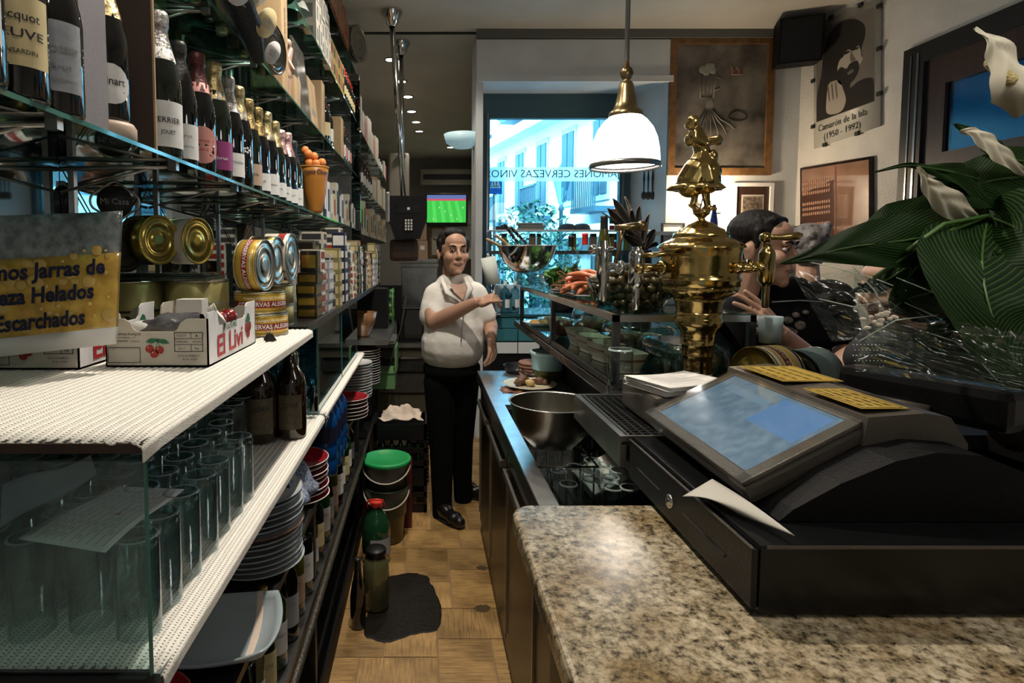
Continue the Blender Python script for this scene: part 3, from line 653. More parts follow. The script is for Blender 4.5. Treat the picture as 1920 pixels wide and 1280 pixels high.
# --- bottle maker
PROF = dict(
 champ=([(0, .004), (.020, 0), (.040, 0), (.0435, .006), (.0435, .15), (.041, .172), (.033, .205), (.0235, .235), (.017, .26), (.0155, .29), (.0155, .30), (0, .30)],
        [(.0335, .205), (.0255, .232), (.0195, .256), (.0180, .271), (.0202, .274), (.0212, .280), (.0208, .286), (.0214, .292), (.0212, .300), (.0190, .3065), (.010, .3105), (0, .311)]),
 wine=([(0, .004), (.02, 0), (.034, 0), (.037, .005), (.037, .185), (.034, .205), (.020, .228), (.0145, .245), (.0140, .295), (0, .296)],
       [(.0150, .240), (.0146, .285), (.0160, .287), (.0160, .298), (0, .299)]),
 flute=([(0, .004), (.02, 0), (.034, 0), (.037, .005), (.037, .14), (.033, .175), (.023, .23), (.0150, .28), (.0138, .325), (0, .326)],
       [(.0165, .272), (.0148, .315), (.0155, .318), (.0155, .329), (0, .330)]),
 beer=([(0, .004), (.02, 0), (.042, 0), (.045, .006), (.045, .155), (.040, .178), (.024, .205), (.0165, .23), (.0145, .268), (0, .27)],
       [(.0155, .262), (.0162, .264), (.0162, .278), (.006, .283), (0, .2835)]),
 water=([(0, .004), (.02, 0), (.038, 0), (.041, .006), (.041, .05), (.039, .055), (.041, .06), (.041, .10), (.038, .108), (.041, .116), (.041, .18), (.034, .21), (.018, .235), (.014, .25), (0, .251)],
       [(.0150, .245), (.0150, .268), (.012, .270), (0, .270)]),
 square=([(0, .004), (.02, 0), (.036, 0), (.039, .004), (.039, .19), (.034, .207), (.014, .217), (.013, .245), (0, .246)],
       [(.0155, .238), (.0155, .272), (.014, .274), (0, .274)]),
)
def bottle(kind, name, label, loc, glass, foil, lab=None, ang=-48, group=None, sc=1, cat='bottle', rz=0, lfoil=None, n=22):
    t = T(name, label, cat, loc, rz, group)
    body, cap_ = PROF[kind]
    body = [(r*sc, z*sc) for r, z in body]; cap_ = [(r*sc, z*sc) for r, z in cap_]
    MB().lathe(body, n).obj('body', glass, t)
    MB().lathe(cap_, n, flute=(lambda a, z: 1+.03*math.sin(a*7+z*300)) if kind == 'champ' else None).obj('foil' if kind in ('champ', 'wine', 'flute') else 'cap', foil, t)
    if kind == 'champ' and lfoil: MB().lathe([(.0340*sc, .203*sc), (.0265*sc, .229*sc), (.0255*sc, .229*sc)], n).obj('neck_band', lfoil, t)
    rb = body[3][0]
    if lab:
        z0, z1, span, lm = lab[:4]; a = math.radians(ang); s = math.radians(span)
        z0 *= sc; z1 *= sc
        if len(lab) > 6 and lab[6] == 'round':
            zc = (z0+z1)/2; rr = (z1-z0)/2; mb = MB(); k = 18
            vs = [((rb+.0012)*math.cos(a), (rb+.0012)*math.sin(a), zc)]+[((rb+.0012)*math.cos(a+rr*math.cos(q)/rb), (rb+.0012)*math.sin(a+rr*math.cos(q)/rb), zc+rr*math.sin(q)) for q in [2*PI*i/k for i in range(k)]]
            vs += [((rb+.0012)*math.cos(a+.5*rr*math.cos(q)/rb), (rb+.0012)*math.sin(a+.5*rr*math.cos(q)/rb), zc+.5*rr*math.sin(q)) for q in [2*PI*i/k for i in range(k)]]
            mb.add(vs, [(0, 1+k+i, 1+k+(i+1) % k) for i in range(k)]+[(1+k+i, 1+i, 1+(i+1) % k, 1+k+(i+1) % k) for i in range(k)], 0, True); L = mb.obj('paper_label', lm, t)
        else:
            L = MB().lathe([(rb+.0009, z0), (rb+.0009, z1)], 14, a0=a-s/2, a1=a+s/2).obj('paper_label', lm, t)
        if len(lab) > 4 and lab[4]:
            mb = MB()
            for (s_, dz, sz, w) in lab[4]:
                def f(u, v, dz=dz): return Vector(((rb+.0018)*math.cos(a+u/rb), (rb+.0018)*math.sin(a+u/rb), z0+dz*sc+v))
                txt(mb, s_, sz*sc, f, w=w*sc, bold=.01)
            mb.obj('lettering', lab[5] if len(lab) > 5 and lab[5] else M['ink'], L)
    return t
# big bottles at far left
bottle('champ', 'champagne_bottle', 'dark bottle with white printed label, cut off by the left edge of the photo', (-.60, .775, ZA), M['gblack'], M['fblack'], (.05, .15, 130, M['lwhite'], [('MARTINI', .06, .018, .075), ('extra dry', .035, .010, .05), ('1863', .02, .010, .03)], M['inkg']), -62)
bottle('champ', 'champagne_bottle', 'dark bottle with cream label in black script, second from left', (-.605, .872, ZA), M['gblack'], M['fblack'], (.045, .145, 120, M['lcream'], [('Clicquot', .070, .018, .06), ('VEUVE', .045, .018, .07), ('PONSARDIN', .02, .009, .05)]), -52)
bottle('champ', 'champagne_bottle', 'dark bottle with silver grey label beside the grey gift box', (-.607, .965, ZA), M['gblack'], M['fblack'], (.035, .145, 90, mat('silver_grey_label', (.30, .32, .36), .4, var=.2, vs=60), [('GOSSET', .065, .016, .055), ('Brut', .038, .014, .03), ('Excellence', .018, .010, .045)], M['inkg']), -45)
# open gift box with bottle on round base
t = T('gift_box', 'grey and brown open fronted display box around a champagne bottle', 'box', (0, 0, ZA))
MB().box(-.60, -.596, 1.02, 1.105, 0, .42).obj('grey_side', mat('grey_card', (.19, .18, .20), .8, var=.2, vs=300), t)
MB().box(-.70, -.696, 1.02, 1.255, 0, .42).box(-.70, -.578, 1.25, 1.255, 0, .42).obj('brown_back', mat('brown_lining', (.035, .022, .018), .8), t)
MB().box(-.578, -.574, 1.25, 1.256, 0, .42).obj('pale_edge', M['wood'], t)
t = T('bottle_stand', 'round cream bottle stand inside the gift box', 'stand', (-.625, 1.155, ZA)); MB().lathe([(0, .0), (.048, 0), (.052, .006), (.052, .026), (.047, .034), (0, .035)], 28).obj('disc', mat('beige_stand', (.42, .32, .25), .5), t)
bottle('champ', 'champagne_bottle', 'dark bottle with oval white label on the round cream base', (-.625, 1.155, ZA+.036), M['gblack'], M['fgold'], (.03, .11, 90, M['lwhite'], [('Ruinart', .045, .022, .055)], None, 'round'), -52, sc=.96)
# front row
row = [
 ('fsilv', (.02, .115, 120, M['lwhite'], [('PERRIER', .055, .016, .055), ('JOUET', .03, .012, .03)]), 'silver foil top and cream label, first past the gift box', 'lwhite'),
 ('fblack', (.015, .10, 110, M['lwhite'], [('Brut', .055, .014, .03), ('Reserve', .03, .010, .04)], M['inkg']), 'plain grey white label and black neck, second in front row', None),
 ('fred', (.02, .115, 90, M['lpink'], [('Laurent', .058, .010, .035), ('ROSE', .035, .010, .03)], M['chinar'], 'round'), 'dark red foil with coral band and round pink label, third in front row', 'lpink'),
 ('fgold', (.02, .095, 130, M['lpurp'], [('brut', .03, .012, .03)], M['lwhite']), 'gold foil and purple label with a small white square, fourth in front row', 'fblack'),
 ('fsilv', (.018, .085, 120, M['lwhite'], [('MONTAUDON', .04, .009, .055)]), 'pale gold foil and low white label, fifth in front row', 'lwhite'),
 ('fgold', None, 'painted white flowers on the black glass, sixth in front row', 'fblack'),
 ('fgold2', (.02, .09, 130, M['lbrown'], [('CAVA', .035, .012, .03)]), 'dull gold foil and tan label, seventh in front row', None),
 ('fgold2', (.015, .075, 130, M['lwhite'], [('BRUT', .03, .012, .03)]), 'dull gold foil and square white label, eighth in front row', None),
 ('fgold', (.012, .085, 130, M['lwhite'], [('Brut Nature', .035, .009, .05)]), 'tall gold foil with black collar and white label, ninth in front row', 'fblack'),
 ('fgold', (.015, .07, 130, M['lwhite'], [('CAVA', .03, .012, .03)]), 'slim gold foil and narrow white label, tenth in front row', None),
 ('fpink', (.012, .07, 130, M['lwhite'], [('Rosado', .03, .010, .04)]), 'copper foil and white label, eleventh in front row', None),
 ('fpink', (.012, .07, 130, M['lwhite'], [('BRUT', .03, .010, .03)]), 'pink foil and white label, twelfth in front row', None),
 ('fblack', (.012, .09, 130, M['lwhite'], [('extra', .03, .010, .03)]), 'black foil and white label, last before the orange bucket', None),
]
for i, (fo, lab, de, nb) in enumerate(row):
    t = bottle('champ', 'champagne_bottle', 'champagne bottle, '+de, (-.618+R.uniform(-.006, .006), 1.36+.117*i, ZA), M['gblack'] if i % 3 else M['gdark'], M[fo], lab, -50+R.uniform(-8, 8), 'champagne bottles in front row', sc=(1.08, 1.0, 1.04, 1.09, 1.07, 1.08, 1.05, 1.05, 1.09, 1.06, 1.03, 1.07, 1.03)[i], lfoil=M[nb] if nb else None)
    if i == 5:
        mb = MB()
        for (u, v, r) in ((.0, .15, .012), (-.015, .13, .010), (.014, .12, .013), (0, .105, .009), (-.01, .075, .010), (.012, .06, .008), (0, .045, .010)):
            for k in range(5):
                a = -1.0+(u+r*.6*math.cos(k*1.257))/.0435; zz = v+r*.6*math.sin(k*1.257)
                mb.ball((.0437*math.cos(a), .0437*math.sin(a), zz), (r*.42, r*.42, r*.42), 0, 6)
        tag(mb.obj('painted_flowers', M['lwhite'], t), kind='stuff')
    if i == 3: MB().lathe([(.0455, .045), (.0455, .062)], 6, a0=-.95, a1=-.55).obj('white_square', M['lwhite'], t)
for i in range(12):
    fo = ('fgold2', 'fblack', 'fgold', 'fred')[i % 4]
    bottle('champ', 'champagne_bottle', 'shadowed %s foil champagne bottle, %s in the back row by the mirror' % ({'fgold2': 'dull gold', 'fblack': 'black', 'fgold': 'gold', 'fred': 'dark red'}[fo], ORD[i]), (-.745, 1.42+.125*i, ZA), M['gblack'], M[fo], None, group='champagne bottles in the back row', n=16)
# ice bucket with balls
t = T('ice_bucket', 'orange champagne bucket with dark lettering at the end of the bottle row', 'bucket', (-.575, 3.04, ZA))
MB().lathe([(0, 0), (.035, 0), (.042, .01), (.058, .10), (.070, .20), (.074, .235), (.071, .235), (.066, .19), (.040, .02), (0, .018)], 30).obj('body', M['plastor'], t)
MB().lathe([(.0735, .228), (.0765, .232), (.0765, .238), (.0705, .238)], 30).obj('rim', M['plastor'], t)
mb = MB(); a = -1.1
txt(mb, 'Veuve Clicquot', .030, lambda u, v: Vector((.0748*math.cos(a+u/.074), .0748*math.sin(a+u/.074), .205+v)), w=.16, bold=.02); mb.obj('lettering', M['inkb'], t)
bpos = [(-.03, -.02, .255), (.02, -.03, .25), (.035, .02, .245), (-.01, .03, .25), (-.05, .01, .285), (-.035, -.03, .30), (.0, -.01, .29), (.055, -.015, .258), (-.06, -.02, .32)]
for i, p in enumerate(bpos):
    S(MB().ball((0, 0, 0), .023), 'ball', M['orange'], 'orange ball in the bucket, '+('low at the left', 'low at the front', 'low at the right', 'low at the back', 'upper one at the left', 'high front one', 'in the middle on top', 'at the far right rim', 'topmost one at the left')[i], 'ball', (-.575+p[0]*.75, 3.04+p[1]*.9, ZA+p[2]), group='orange balls in the bucket')
bottle('champ', 'champagne_bottle', 'black champagne bottle leaning behind the orange bucket', (-.70, 2.93, ZA), M['gblack'], M['fblack'], (.1, .16, 80, M['lwhite']), sc=1.1)
# --- boxes, tins
def carton(name, label, loc, d, m, cat='box', deco=None, dm=None, group=None, rz=0, text=None, tm_=None):
    """d = (x,y,z) sizes; origin at bottom centre. deco = side patch"""
    t = T(name, label, cat, loc, rz, group)
    a, b, c = d[0]/2, d[1]/2, d[2]
    MB().box(-a, a, -b, b, 0, c, bev=.0012).obj('body', m, t)
    MB().box(-a*.98, a*.98, -.0006, .0006, c, c+.0005).obj('lid_seam', M['inkg'], t) if False else None
    if deco:
        w = deco
        L = MB().box(-a*w, a*w, -b-.0006, -b-.0001, c*.2, c*.8).box(a+.0001, a+.0006, -b*w, b*w, c*.2, c*.8).obj('printed_panel', dm or M['lwhite'], t)
        if text:
            mb = MB(); txt(mb, text, c*.35, lambda u, v: Vector((u, -b-.0012, c*.5+v)), w=2*a*w*.8); txt(mb, text, c*.35, lambda u, v: Vector((a+.0012, u, c*.5+v)), w=2*b*w*.8)
            mb.obj('lettering', tm_ or M['ink'], L)
    return t
def tin(name, label, loc, r, h, m, lidm, band=None, text=None, tmat=None, group=None, rot=None, ang=-60, tsz=.5, extra=None, lines=None):
    t = T(name, label, 'tin', loc, rot=rot, group=group)
    MB().lathe([(r*.96, .001), (r, .003), (r, h-.003), (r*.96, h-.001)], 36).obj('body', m, t)
    MB().lathe([(r*.97, h-.003), (r*1.012, h-.001), (r*1.012, h+.0015), (r*.965, h+.0015), (r*.95, h-.002), (r*.80, h-.003), (r*.78, h-.0015), (r*.62, h-.0015), (r*.60, h-.003), (r*.36, h-.003), (r*.34, h-.0015), (r*.15, h-.0025), (0, h-.0025)], 36).obj('lid', lidm, t)
    MB().lathe([(0, .001), (r*.6, .001), (r*.62, .003), (r*.95, .003), (r*.965, -.0005), (r*1.012, -.0005), (r*1.012, .0025), (r*.97, .003)], 36).obj('base', lidm, t)
    if band:
        for (z0, z1, bm) in band: MB().lathe([(r+.0006, h*z0), (r+.0006, h*z1)], 36).obj('printed_band', bm, t)
    if text:
        mb = MB(); a = math.radians(ang)
        for (s_, zz, sz, w) in text: txt(mb, s_, sz, lambda u, v, zz=zz: Vector(((r+.0014)*math.cos(a+u/r), (r+.0014)*math.sin(a+u/r), h*zz+v)), w=w, bold=.02)
        mb.obj('lettering', tmat or M['ink'], t)
    return t
# cherry boxes
def cherry_box(label, loc, full=True, rz=0):
    t = T('fruit_box', label, 'box', loc, rz)
    w, d, h, k = .205, .318, .096, .003
    x0, x1, y0, y1 = -w/2, w/2, -d/2, d/2
    MB().box(x0, x1, y0, y1, 0, k).obj('bottom', M['card'], t)
    def outline(L, dip0, dip1, top, dipz):
        return [(-L/2, 0), (L/2, 0), (L/2, top), (dip1+.012, top), (dip1, top-.008), (dip1-.006, dipz+.006), (dip1-.014, dipz), (dip0+.014, dipz), (dip0+.006, dipz+.006), (dip0, top-.008), (dip0-.012, top), (-L/2, top)]
    o = outline(w, -.052, .048, h, h-.026)
    for (yy, nm) in ((y0, 'front_panel'), (y1-k, 'back_panel')):
        g = MB().prism([(p[0], p[1]) for p in o], 0, k); g.v = [Vector((v.x, yy+k-v.z, v.y)) for v in g.v]; L = ngon_fix(g.obj(nm, M['card'], t))
        if nm == 'front_panel': front = L
    o = outline(d, -.105, .085, h+.012, h-.022)
    for (xx, nm, mm) in ((x1-k, 'end_panel', M['cardw']), (x0, 'side_panel', M['card'])):
        g = MB().prism(o, 0, k); g.v = [Vector((xx+v.z, v.x, v.y)) for v in g.v]; L = ngon_fix(g.obj(nm, mm, t))
        if nm == 'end_panel': end = L
    # printing on the front
    mb = MB(); F = lambda u, v: Vector((u, y0-.0012, v))
    def fl_(a0, a1, b0, b1, m=0, e=0): mb.box(a0, a1, y0-.0010-e, y0-.0004-e, b0, b1, m)
    for (a0, a1, b0, b1) in ((-.098, -.033, .008, .009), (-.098, -.033, .038, .039), (-.098, -.097, .008, .039), (-.034, -.033, .008, .039)): fl_(a0, a1, b0, b1)
    for (a0, a1, b0, b1) in ((.035, .092, .030, .0312), (.035, .092, .068, .0692), (.035, .0362, .03, .069), (.0908, .092, .03, .069), (.035, .092, .056, .0568), (.035, .092, .044, .0448), (.068, .0688, .03, .044), (.068, .0688, .056, .069)): fl_(a0, a1, b0, b1)
    for i, s_ in enumerate(('Rosano Sanchez Rodriguez', 'C/ Fuente Honda, n 17', 'VALDERREDIBLE - Caceres')): txt(mb, s_, (.007, .0045, .0045)[i], lambda u, v, i=i: F(-.064+u, .0655-.007*i+v), w=(.066, .045, .06)[i], bold=.01)
    txt(mb, 'Nº LOTE', .0035, lambda u, v: F(-.088+u, .035+v))
    for (s_, x_, z_, w_) in (('PRODUCTO', .050, .062, .02), ('I', .080, .062, .003), ('CEREZAS', .050, .050, .024), ('CATEGORIA', .080, .050, .018), ('22 y +', .050, .037, .014), ('Kg', .080, .037, .008), ('R.G.S. 21/140082/CC', .064, .022, .042), ('R.I.A. 10.201', .066, .015, .028)): txt(mb, s_, .0055, lambda u, v, x_=x_, z_=z_: F(x_+u, z_+v), w=w_, bold=.01)
    tag(mb.obj('printing', M['ink'], front), kind='stuff')
    mb = MB()
    for (u, v) in ((-.014, .036), (.006, .034), (-.005, .026)):
        mb.add([Vector((u+.0085*math.cos(q*PI/8), y0-.0014, v+.008*math.sin(q*PI/8))) for q in range(16)], [tuple(range(16))], 0)
        mb.add([Vector((u-.003+.002*math.cos(q*PI/4), y0-.0018, v+.003+.002*math.sin(q*PI/4))) for q in range(8)], [tuple(range(8))], 2)
    for (pts) in ([(-.022, .050), (-.012, .057), (.004, .056), (.002, .051), (-.010, .048)], [(.002, .056), (.018, .055), (.026, .047), (.012, .046), (.003, .050)]): mb.add([Vector((a, y0-.0014, b)) for a, b in pts], [tuple(range(5))], 1)
    for (a, b, c, d_) in ((-.014, .044, .003, .054), (.006, .042, .003, .054), (-.004, .034, .004, .054)):
        mb.add([Vector((a-.0006, y0-.0014, b)), Vector((a+.0006, y0-.0014, b)), Vector((c+.0006, y0-.0014, d_)), Vector((c-.0006, y0-.0014, d_))], [(0, 1, 2, 3)], 1)
    mb.obj('cherry_emblem', [M['cherry'], M['inkgr'], M['lpink']], front)
    # printing on the end
    mb = MB(); G = lambda u, v: Vector((x1+.0012, u, v))
    txt(mb, 'El Livi', .062, lambda u, v: G(-.028+u, .032+v+.02*u), w=.165, bold=.02); tag(mb.obj('red_lettering', M['inkr'], end), kind='stuff')
    mb = MB(); txt(mb, 'FRUTAS', .020, lambda u, v: G(-.030+u, .068+v), w=.085, bold=.02)
    mb.add([G(.096+.5*a, .063+b) for a, b in ((-.04, 0), (-.02, .012), (0, .02), (.02, .016), (.036, .002), (.01, -.004))], [tuple(range(6))]); tag(mb.obj('green_lettering', M['inkgr'], end), kind='stuff')
    mb = MB()
    for (u, v) in ((.085, .048), (.108, .050), (.097, .034)): mb.add([G(u+.013*math.cos(q*PI/8), v+.0115*math.sin(q*PI/8)) for q in range(16)], [tuple(range(16))], 0)
    mb.obj('cherry_emblem', M['cherry'], end)
    return t
cherry_box('open cardboard cherry box with red lettering on its white end', (-.5325, 1.296, ZW+.006))
cherry_box('second cardboard cherry box half hidden behind the beer sign', (-.775, 1.27, ZW+.006))
# contents
t = T('plastic_bag', 'crumpled clear and grey plastic bag lying in the cherry box', 'bag', (-.545, 1.23, ZW+.05))
def bagf(u, v):
    a = u*2*PI; r = .5+.5*math.sin(v*PI)
    n_ = noise.noise(Vector((math.cos(a)*1.5, math.sin(a)*1.5, v*5)))
    return ((.075*(v-.5)*2*.9), .035*math.cos(a)*(r+.4*n_), .018+.024*math.sin(a)*(r+.5*n_)+.02*v)
MB().grid(bagf, 20, 16).obj('film', mat('grey_film', (.10, .10, .11), .15, coat=1, bump=3, bs=30), t)
MB().ball((-.055, -.01, .02), (.028, .02, .02)).obj('white_wrap', M['plastw'], t)
t = T('paper_scrap', 'torn piece of white paper standing up in the cherry box', 'paper', (-.455, 1.23, ZW+.07))
MB().grid(lambda u, v: (.012*math.sin(v*5)+u*.022, .01*math.sin(u*4), v*.055-.02*abs(u-.5)), 4, 6, thick=.001).obj('sheet', M['paper'], t)
t = T('white_carton', 'small white carton poking out of the cherry box', 'box', (-.55, 1.36, ZW+.07)); MB().box(-.03, .03, -.02, .02, 0, .055).obj('body', M['plastw'], t)
for i, (x, y) in enumerate(((-.47, 1.30), (-.46, 1.345), (-.475, 1.39))):
    S(MB().ball((0, 0, 0), (.022, .022, .018)), 'wrapped_sweet', mat('red_wrapper', (.20, .01, .01), .15, coat=1) if i < 2 else M['gclear'], 'shiny %s parcel, %s one in the end of the cherry box' % ('red' if i < 2 else 'clear', ORD[i]), 'parcel', (x, y, ZW+.085))
# beer sign
t = T('beer_sign', 'printed beer bubble sign reading about iced beer jugs', 'sign', (-.74, 1.085, ZW+.046), rot=(math.radians(-3), 0, math.radians(4)))
SWI, SH = .30, .255
def sg_(u, v): return Vector(((u-.5)*SWI+.012*v, .012*math.sin(u*3.1), v*SH+.012*u-.02*(1-u)*(1-v)))
def sgp(x, z, o=.0): u = x/SWI+.5; v = z/SH; p = sg_(u, v); return p-Vector((0, .0016+o, 0))
def signm(nt, p):
    tc = N(nt, 'ShaderNodeTexCoord'); n = N(nt, 'ShaderNodeTexNoise', i_Scale=30, i_Detail=5); nt.links.new(tc.outputs['Object'], n.inputs['Vector'])
    r = ramp(nt, [(.35, (.38, .22, .03)), (.65, (.62, .40, .08))]); nt.links.new(n.outputs[0], r.inputs[0]); nt.links.new(r.outputs[0], p.inputs['Base Color']); p.inputs['Roughness'].default_value = .25; p.inputs['Coat Weight'].default_value = .6
M['beer'] = ramp_mat('beer_print', signm)
b0, b1 = .13, .69
MB().grid(lambda u, v: sg_(u, b0+(b1-b0)*v), 16, 6, thick=.0015).obj('beer_panel', M['beer'], t)
MB().grid(lambda u, v: sg_(u, b1+(1-b1)*v), 16, 4, thick=.0015).obj('foam_panel', mat('foam_print', (.22, .25, .27), .2, var=.5, vs=60, coat=.8), t)
MB().grid(lambda u, v: sg_(u, b0*v), 16, 2, thick=.0015).obj('white_margin', M['paper'], t)
MB().tube([sg_(1, v/8) for v in range(9)], .002, 6).obj('clear_edge', M['gclear'], t)
mb = MB()
for (s_, zc, w, xc) in (('Tenemos Jarras de', .150, .29, -.022), ('Cerveza Helados', .105, .25, -.022), ('Escarchados', .057, .165, .005)):
    txt(mb, s_, .040, lambda u, v, zc=zc, xc=xc: sgp(xc+u, zc+v, .0022), w=w, bold=.035)
mb.obj('lettering', M['inkb'], t)
mb = MB(); rr = random.Random(3)
for i in range(60):
    r = rr.choice([.003, .004, .005, .008, .011, .014]); x = rr.uniform(-.13, .135); z = rr.uniform(.045, .185)
    p = sgp(x, z, -.001); mb.ball(p, (r, .002, r*.9), 0, 12)
tag(mb.obj('printed_bubbles', mat('bubble_print', (.50, .33, .09), .1, coat=1), t), kind='stuff')
# --- tins on the white shelf
ty = [(.12, .14, M['ink']), (.86, .88, M['ink']), (.28, .60, M['tinred'])]
TL = [('CONSERVAS ALEGRIA', .44, .017, .16), ('Pescados escogidos del Cantabrico', .74, .008, .12)]
tin('fish_tin', 'large yellow tin with red band, bottom of the pair at the end of the mat', (-.462, 1.635, ZW+.006), .071, .058, M['tiny'], M['tins'], ty, TL, M['inkw'], ang=-62)
tin('fish_tin', 'large yellow tin with red band, lying flat on top of its pair', (-.467, 1.632, ZW+.068), .070, .058, M['tiny'], M['tins'], ty, TL, M['inkw'], ang=-62)
tin('fish_tin', 'large yellow tin standing on its rim on the flat pair', (-.500, 1.600, ZW+.130+.071), .070, .062, M['tiny'], M['tins'], [(.10, .12, M['ink']), (.88, .90, M['ink']), (.36, .62, M['tinred'])], [('CONSERVAS ALEGRIA', .49, .015, .17), ('Pescados', .78, .008, .06)], M['inkw'], rot=(0, PI/2, math.radians(-8)), ang=-95)
tin('fish_tin', 'black and gold tin standing on its rim behind the yellow one', (-.515, 1.74, ZW2+.205), .072, .075, M['tingold'], M['tins'], [(.30, .75, M['tinblk'])], rot=(0, PI/2, math.radians(-5)))
tin('fish_tin', 'red and white tin standing on its rim behind the black and gold one', (-.505, 1.86, ZW2+.215), .075, .08, M['tinw'], M['tins'], [(.55, .85, M['tinred'])], rot=(0, PI/2, math.radians(-3)))
for i, z in enumerate((ZW2, ZW2+.065)): tin('fish_tin', 'olive tin lying flat under the standing tins, %s of the two' % ('lower', 'upper')[i], (-.49, 1.845, z), .068, .062, M['tino'], M['tins'])
tin('pickle_tin', 'big yellowish catering tin behind the cherry box, near the beer sign', (-.765, 1.50, ZW+.006), .080, .155, M['tino'], M['tins'], [(.5, .54, M['ink'])], [('300', .3, .06, .09)], ang=-70)
tin('pickle_tin', 'big yellowish catering tin marked 200 behind the cherry box', (-.61, 1.545, ZW+.006), .080, .155, M['tino'], M['tins'], [(.62, .64, M['inkg'])], [('200', .34, .075, .10)], M['inkg'], ang=-58)
t = T('serving_tray', 'dark wrapped trays lying across the two catering tins', 'tray', (-.69, 1.52, ZW+.163)); MB().box(-.14, .14, -.06, .07, 0, .010, bev=.004).box(-.12, .13, -.05, .06, .010, .020, bev=.004).obj('body', mat('dark_wrap', (.02, .028, .025), .15, coat=1, bump=3, bs=40), t)
tin('fish_tin', 'dark lidded yellow tin standing on its rim beside the beer sign', (-.82, 1.50, ZW+.183+.062), .060, .065, M['tiny'], M['tinblk'], [(.2, .22, M['ink'])], rot=(0, PI/2, math.radians(-28)))
tin('fish_tin', 'gold tin with black band standing on its rim above the trays', (-.765, 1.545, ZW+.183+.085), .065, .075, M['tingold'], M['tingold'], [(.28, .62, M['tinblk'])], rot=(0, PI/2, math.radians(-22)))
tin('fish_tin', 'pale tin with ringed gold lid standing behind the steel post', (-.70, 1.64, ZW+.183+.085), .065, .07, M['tinw'], M['tingold'], rot=(0, PI/2, math.radians(-18)))
t = T('binder_clip', 'black metal binder clip at the edge of the mat before the yellow tins', 'clip', (-.405, 1.50, ZW+.006), .5)
MB().prism([(-.014, 0), (.014, 0), (.003, .018), (-.003, .018)], -.016, .016, M=Matrix.Rotation(PI/2, 4, 'X')).obj('clip', M['plastb'], t); MB().tube([(0, -.01, .016), (.012, -.012, .032), (.012, .012, .032), (0, .01, .016)], .001, 5).tube([(0, -.01, .016), (-.014, -.012, .030), (-.014, .012, .030), (0, .01, .016)], .001, 5).obj('wire_handle', M['chrome'], t)
# --- stacks on the far shelf
pal = [('black and gold', 'tinblk', 'tingold'), ('white and red', 'tinw', 'tinred'), ('grey', 'paperd', 'lwhite'), ('olive', 'tino', 'lcream'), ('dark blue', 'inkb', 'lwhite'), ('white', 'tinw', 'inkg'), ('brown', 'cardb', 'lcream'), ('silver', 'tins', 'tinblk'), ('pale', 'card', 'ink')]
y = 2.0; ci = 0
while y < 4.6:
    c = (0, 1, 2, 8, 3, 5, 4, 7, 5, 1, 6, 3, 7, 2, 5, 0, 8, 1, 6, 5)[ci % 20]
    nm, m1, m2 = pal[c]
    d = (.07, R.choice([.075, .09, .11]), R.choice([.034, .04, .05])); top = R.uniform(.20, .31); n = int(top/d[2]); bias = R.uniform(-.01, .01)
    for k in range(n):
        dd = d
        if k == n-1 and ci % 3 == 0: dd = (.06, .06, .075)
        lab = '%s %s, %s from bottom, %s stack past the yellow tins' % (nm, 'box' if dd is not d else 'carton', ('first', 'second', 'third', 'fourth', 'fifth', 'sixth', 'seventh', 'eighth', 'ninth')[min(k, 8)], onth(min(ci, 15)) if ci < 16 else str(ci+1)+'th')
        carton('tinned_food_carton', lab, (-.405+bias+R.uniform(-.003, .003), y+d[1]/2, ZW2+k*d[2]+k*.0004), dd, M[m1], 'carton', .82, M[m2], 'stacked cartons and tins')
    # back stack
    for k in range(n):
        if ci % 2 == 0: carton('tinned_food_carton', 'hidden carton %s from the bottom behind %s stack' % (('first', 'second', 'third', 'fourth', 'fifth', 'sixth', 'seventh', 'eighth', 'ninth')[min(k, 8)], ('the %s' % onth(ci)) if ci < 16 else ('the %dth' % (ci+1))), (-.56, y+.06, ZW2+k*.0484), (.12, .10, .048), M[pal[(c+3) % 9][1]], 'carton', .8, M[pal[(c+3) % 9][2]], 'stacked cartons and tins')
    y += d[1]+.008; ci += 1
t = T('ornate_tin', 'round ornate dark tin standing between the glass shelves', 'tin', (-.55, 2.1, ZW2+.28)) if False else None
# --- second glass shelf (ZSB)
tin('olive_oil_tin', 'large green and yellow tin lying on its rim on the second shelf', (-.63, 2.22, ZSB+.092), .090, .075, M['tino'], M['tinblk'], [(.05, .08, M['tingold'])], rot=(0, PI/2, math.radians(-12)))
bg_ = T('tagged_packets', 'dark packets with round paper tags hanging over the edge of the second shelf', 'packets', (-.545, 1.66, ZSB))
MB().tube([(-.05, -.22, .10), (.0, -.1, .075), (.01, 0, .05), (.015, .12, .01), (.015, .22, -.06)], [.03, .045, .05, .045, .02], 12, flat=.6).obj('packet', mat('navy_packet', (.008, .012, .02), .5, bump=2), bg_)
for i, (y_, z_, s_) in enumerate(((-.18, .13, .045), (-.10, .10, .042), (-.02, .14, .042), (.0, .06, .045), (.06, .09, .045), (-.12, .02, .05), (.12, .02, .044), (.17, -.05, .035))):
    mm = Matrix.Translation((.045+.004*i, y_, z_)) @ Matrix.Rotation(-.35, 4, 'Z') @ Matrix.Rotation(PI/2, 4, 'Y') @ Matrix.Rotation(.5, 4, 'Y')
    tg = MB().lathe([(0, 0), (s_, 0), (s_, .002), (0, .002)], 20, M=mm).obj('paper_tag', M['lwhite'] if i % 3 else M['lcream'], bg_)
    g = MB()
    for q in range(4): g.box(-s_*.2+q*s_*.14, -s_*.2+q*s_*.14+.002, -s_*.5, s_*.4, .0022, .0026)
    g.v = [mm @ v for v in g.v]; g.obj('printing', M['inkg'], tg)
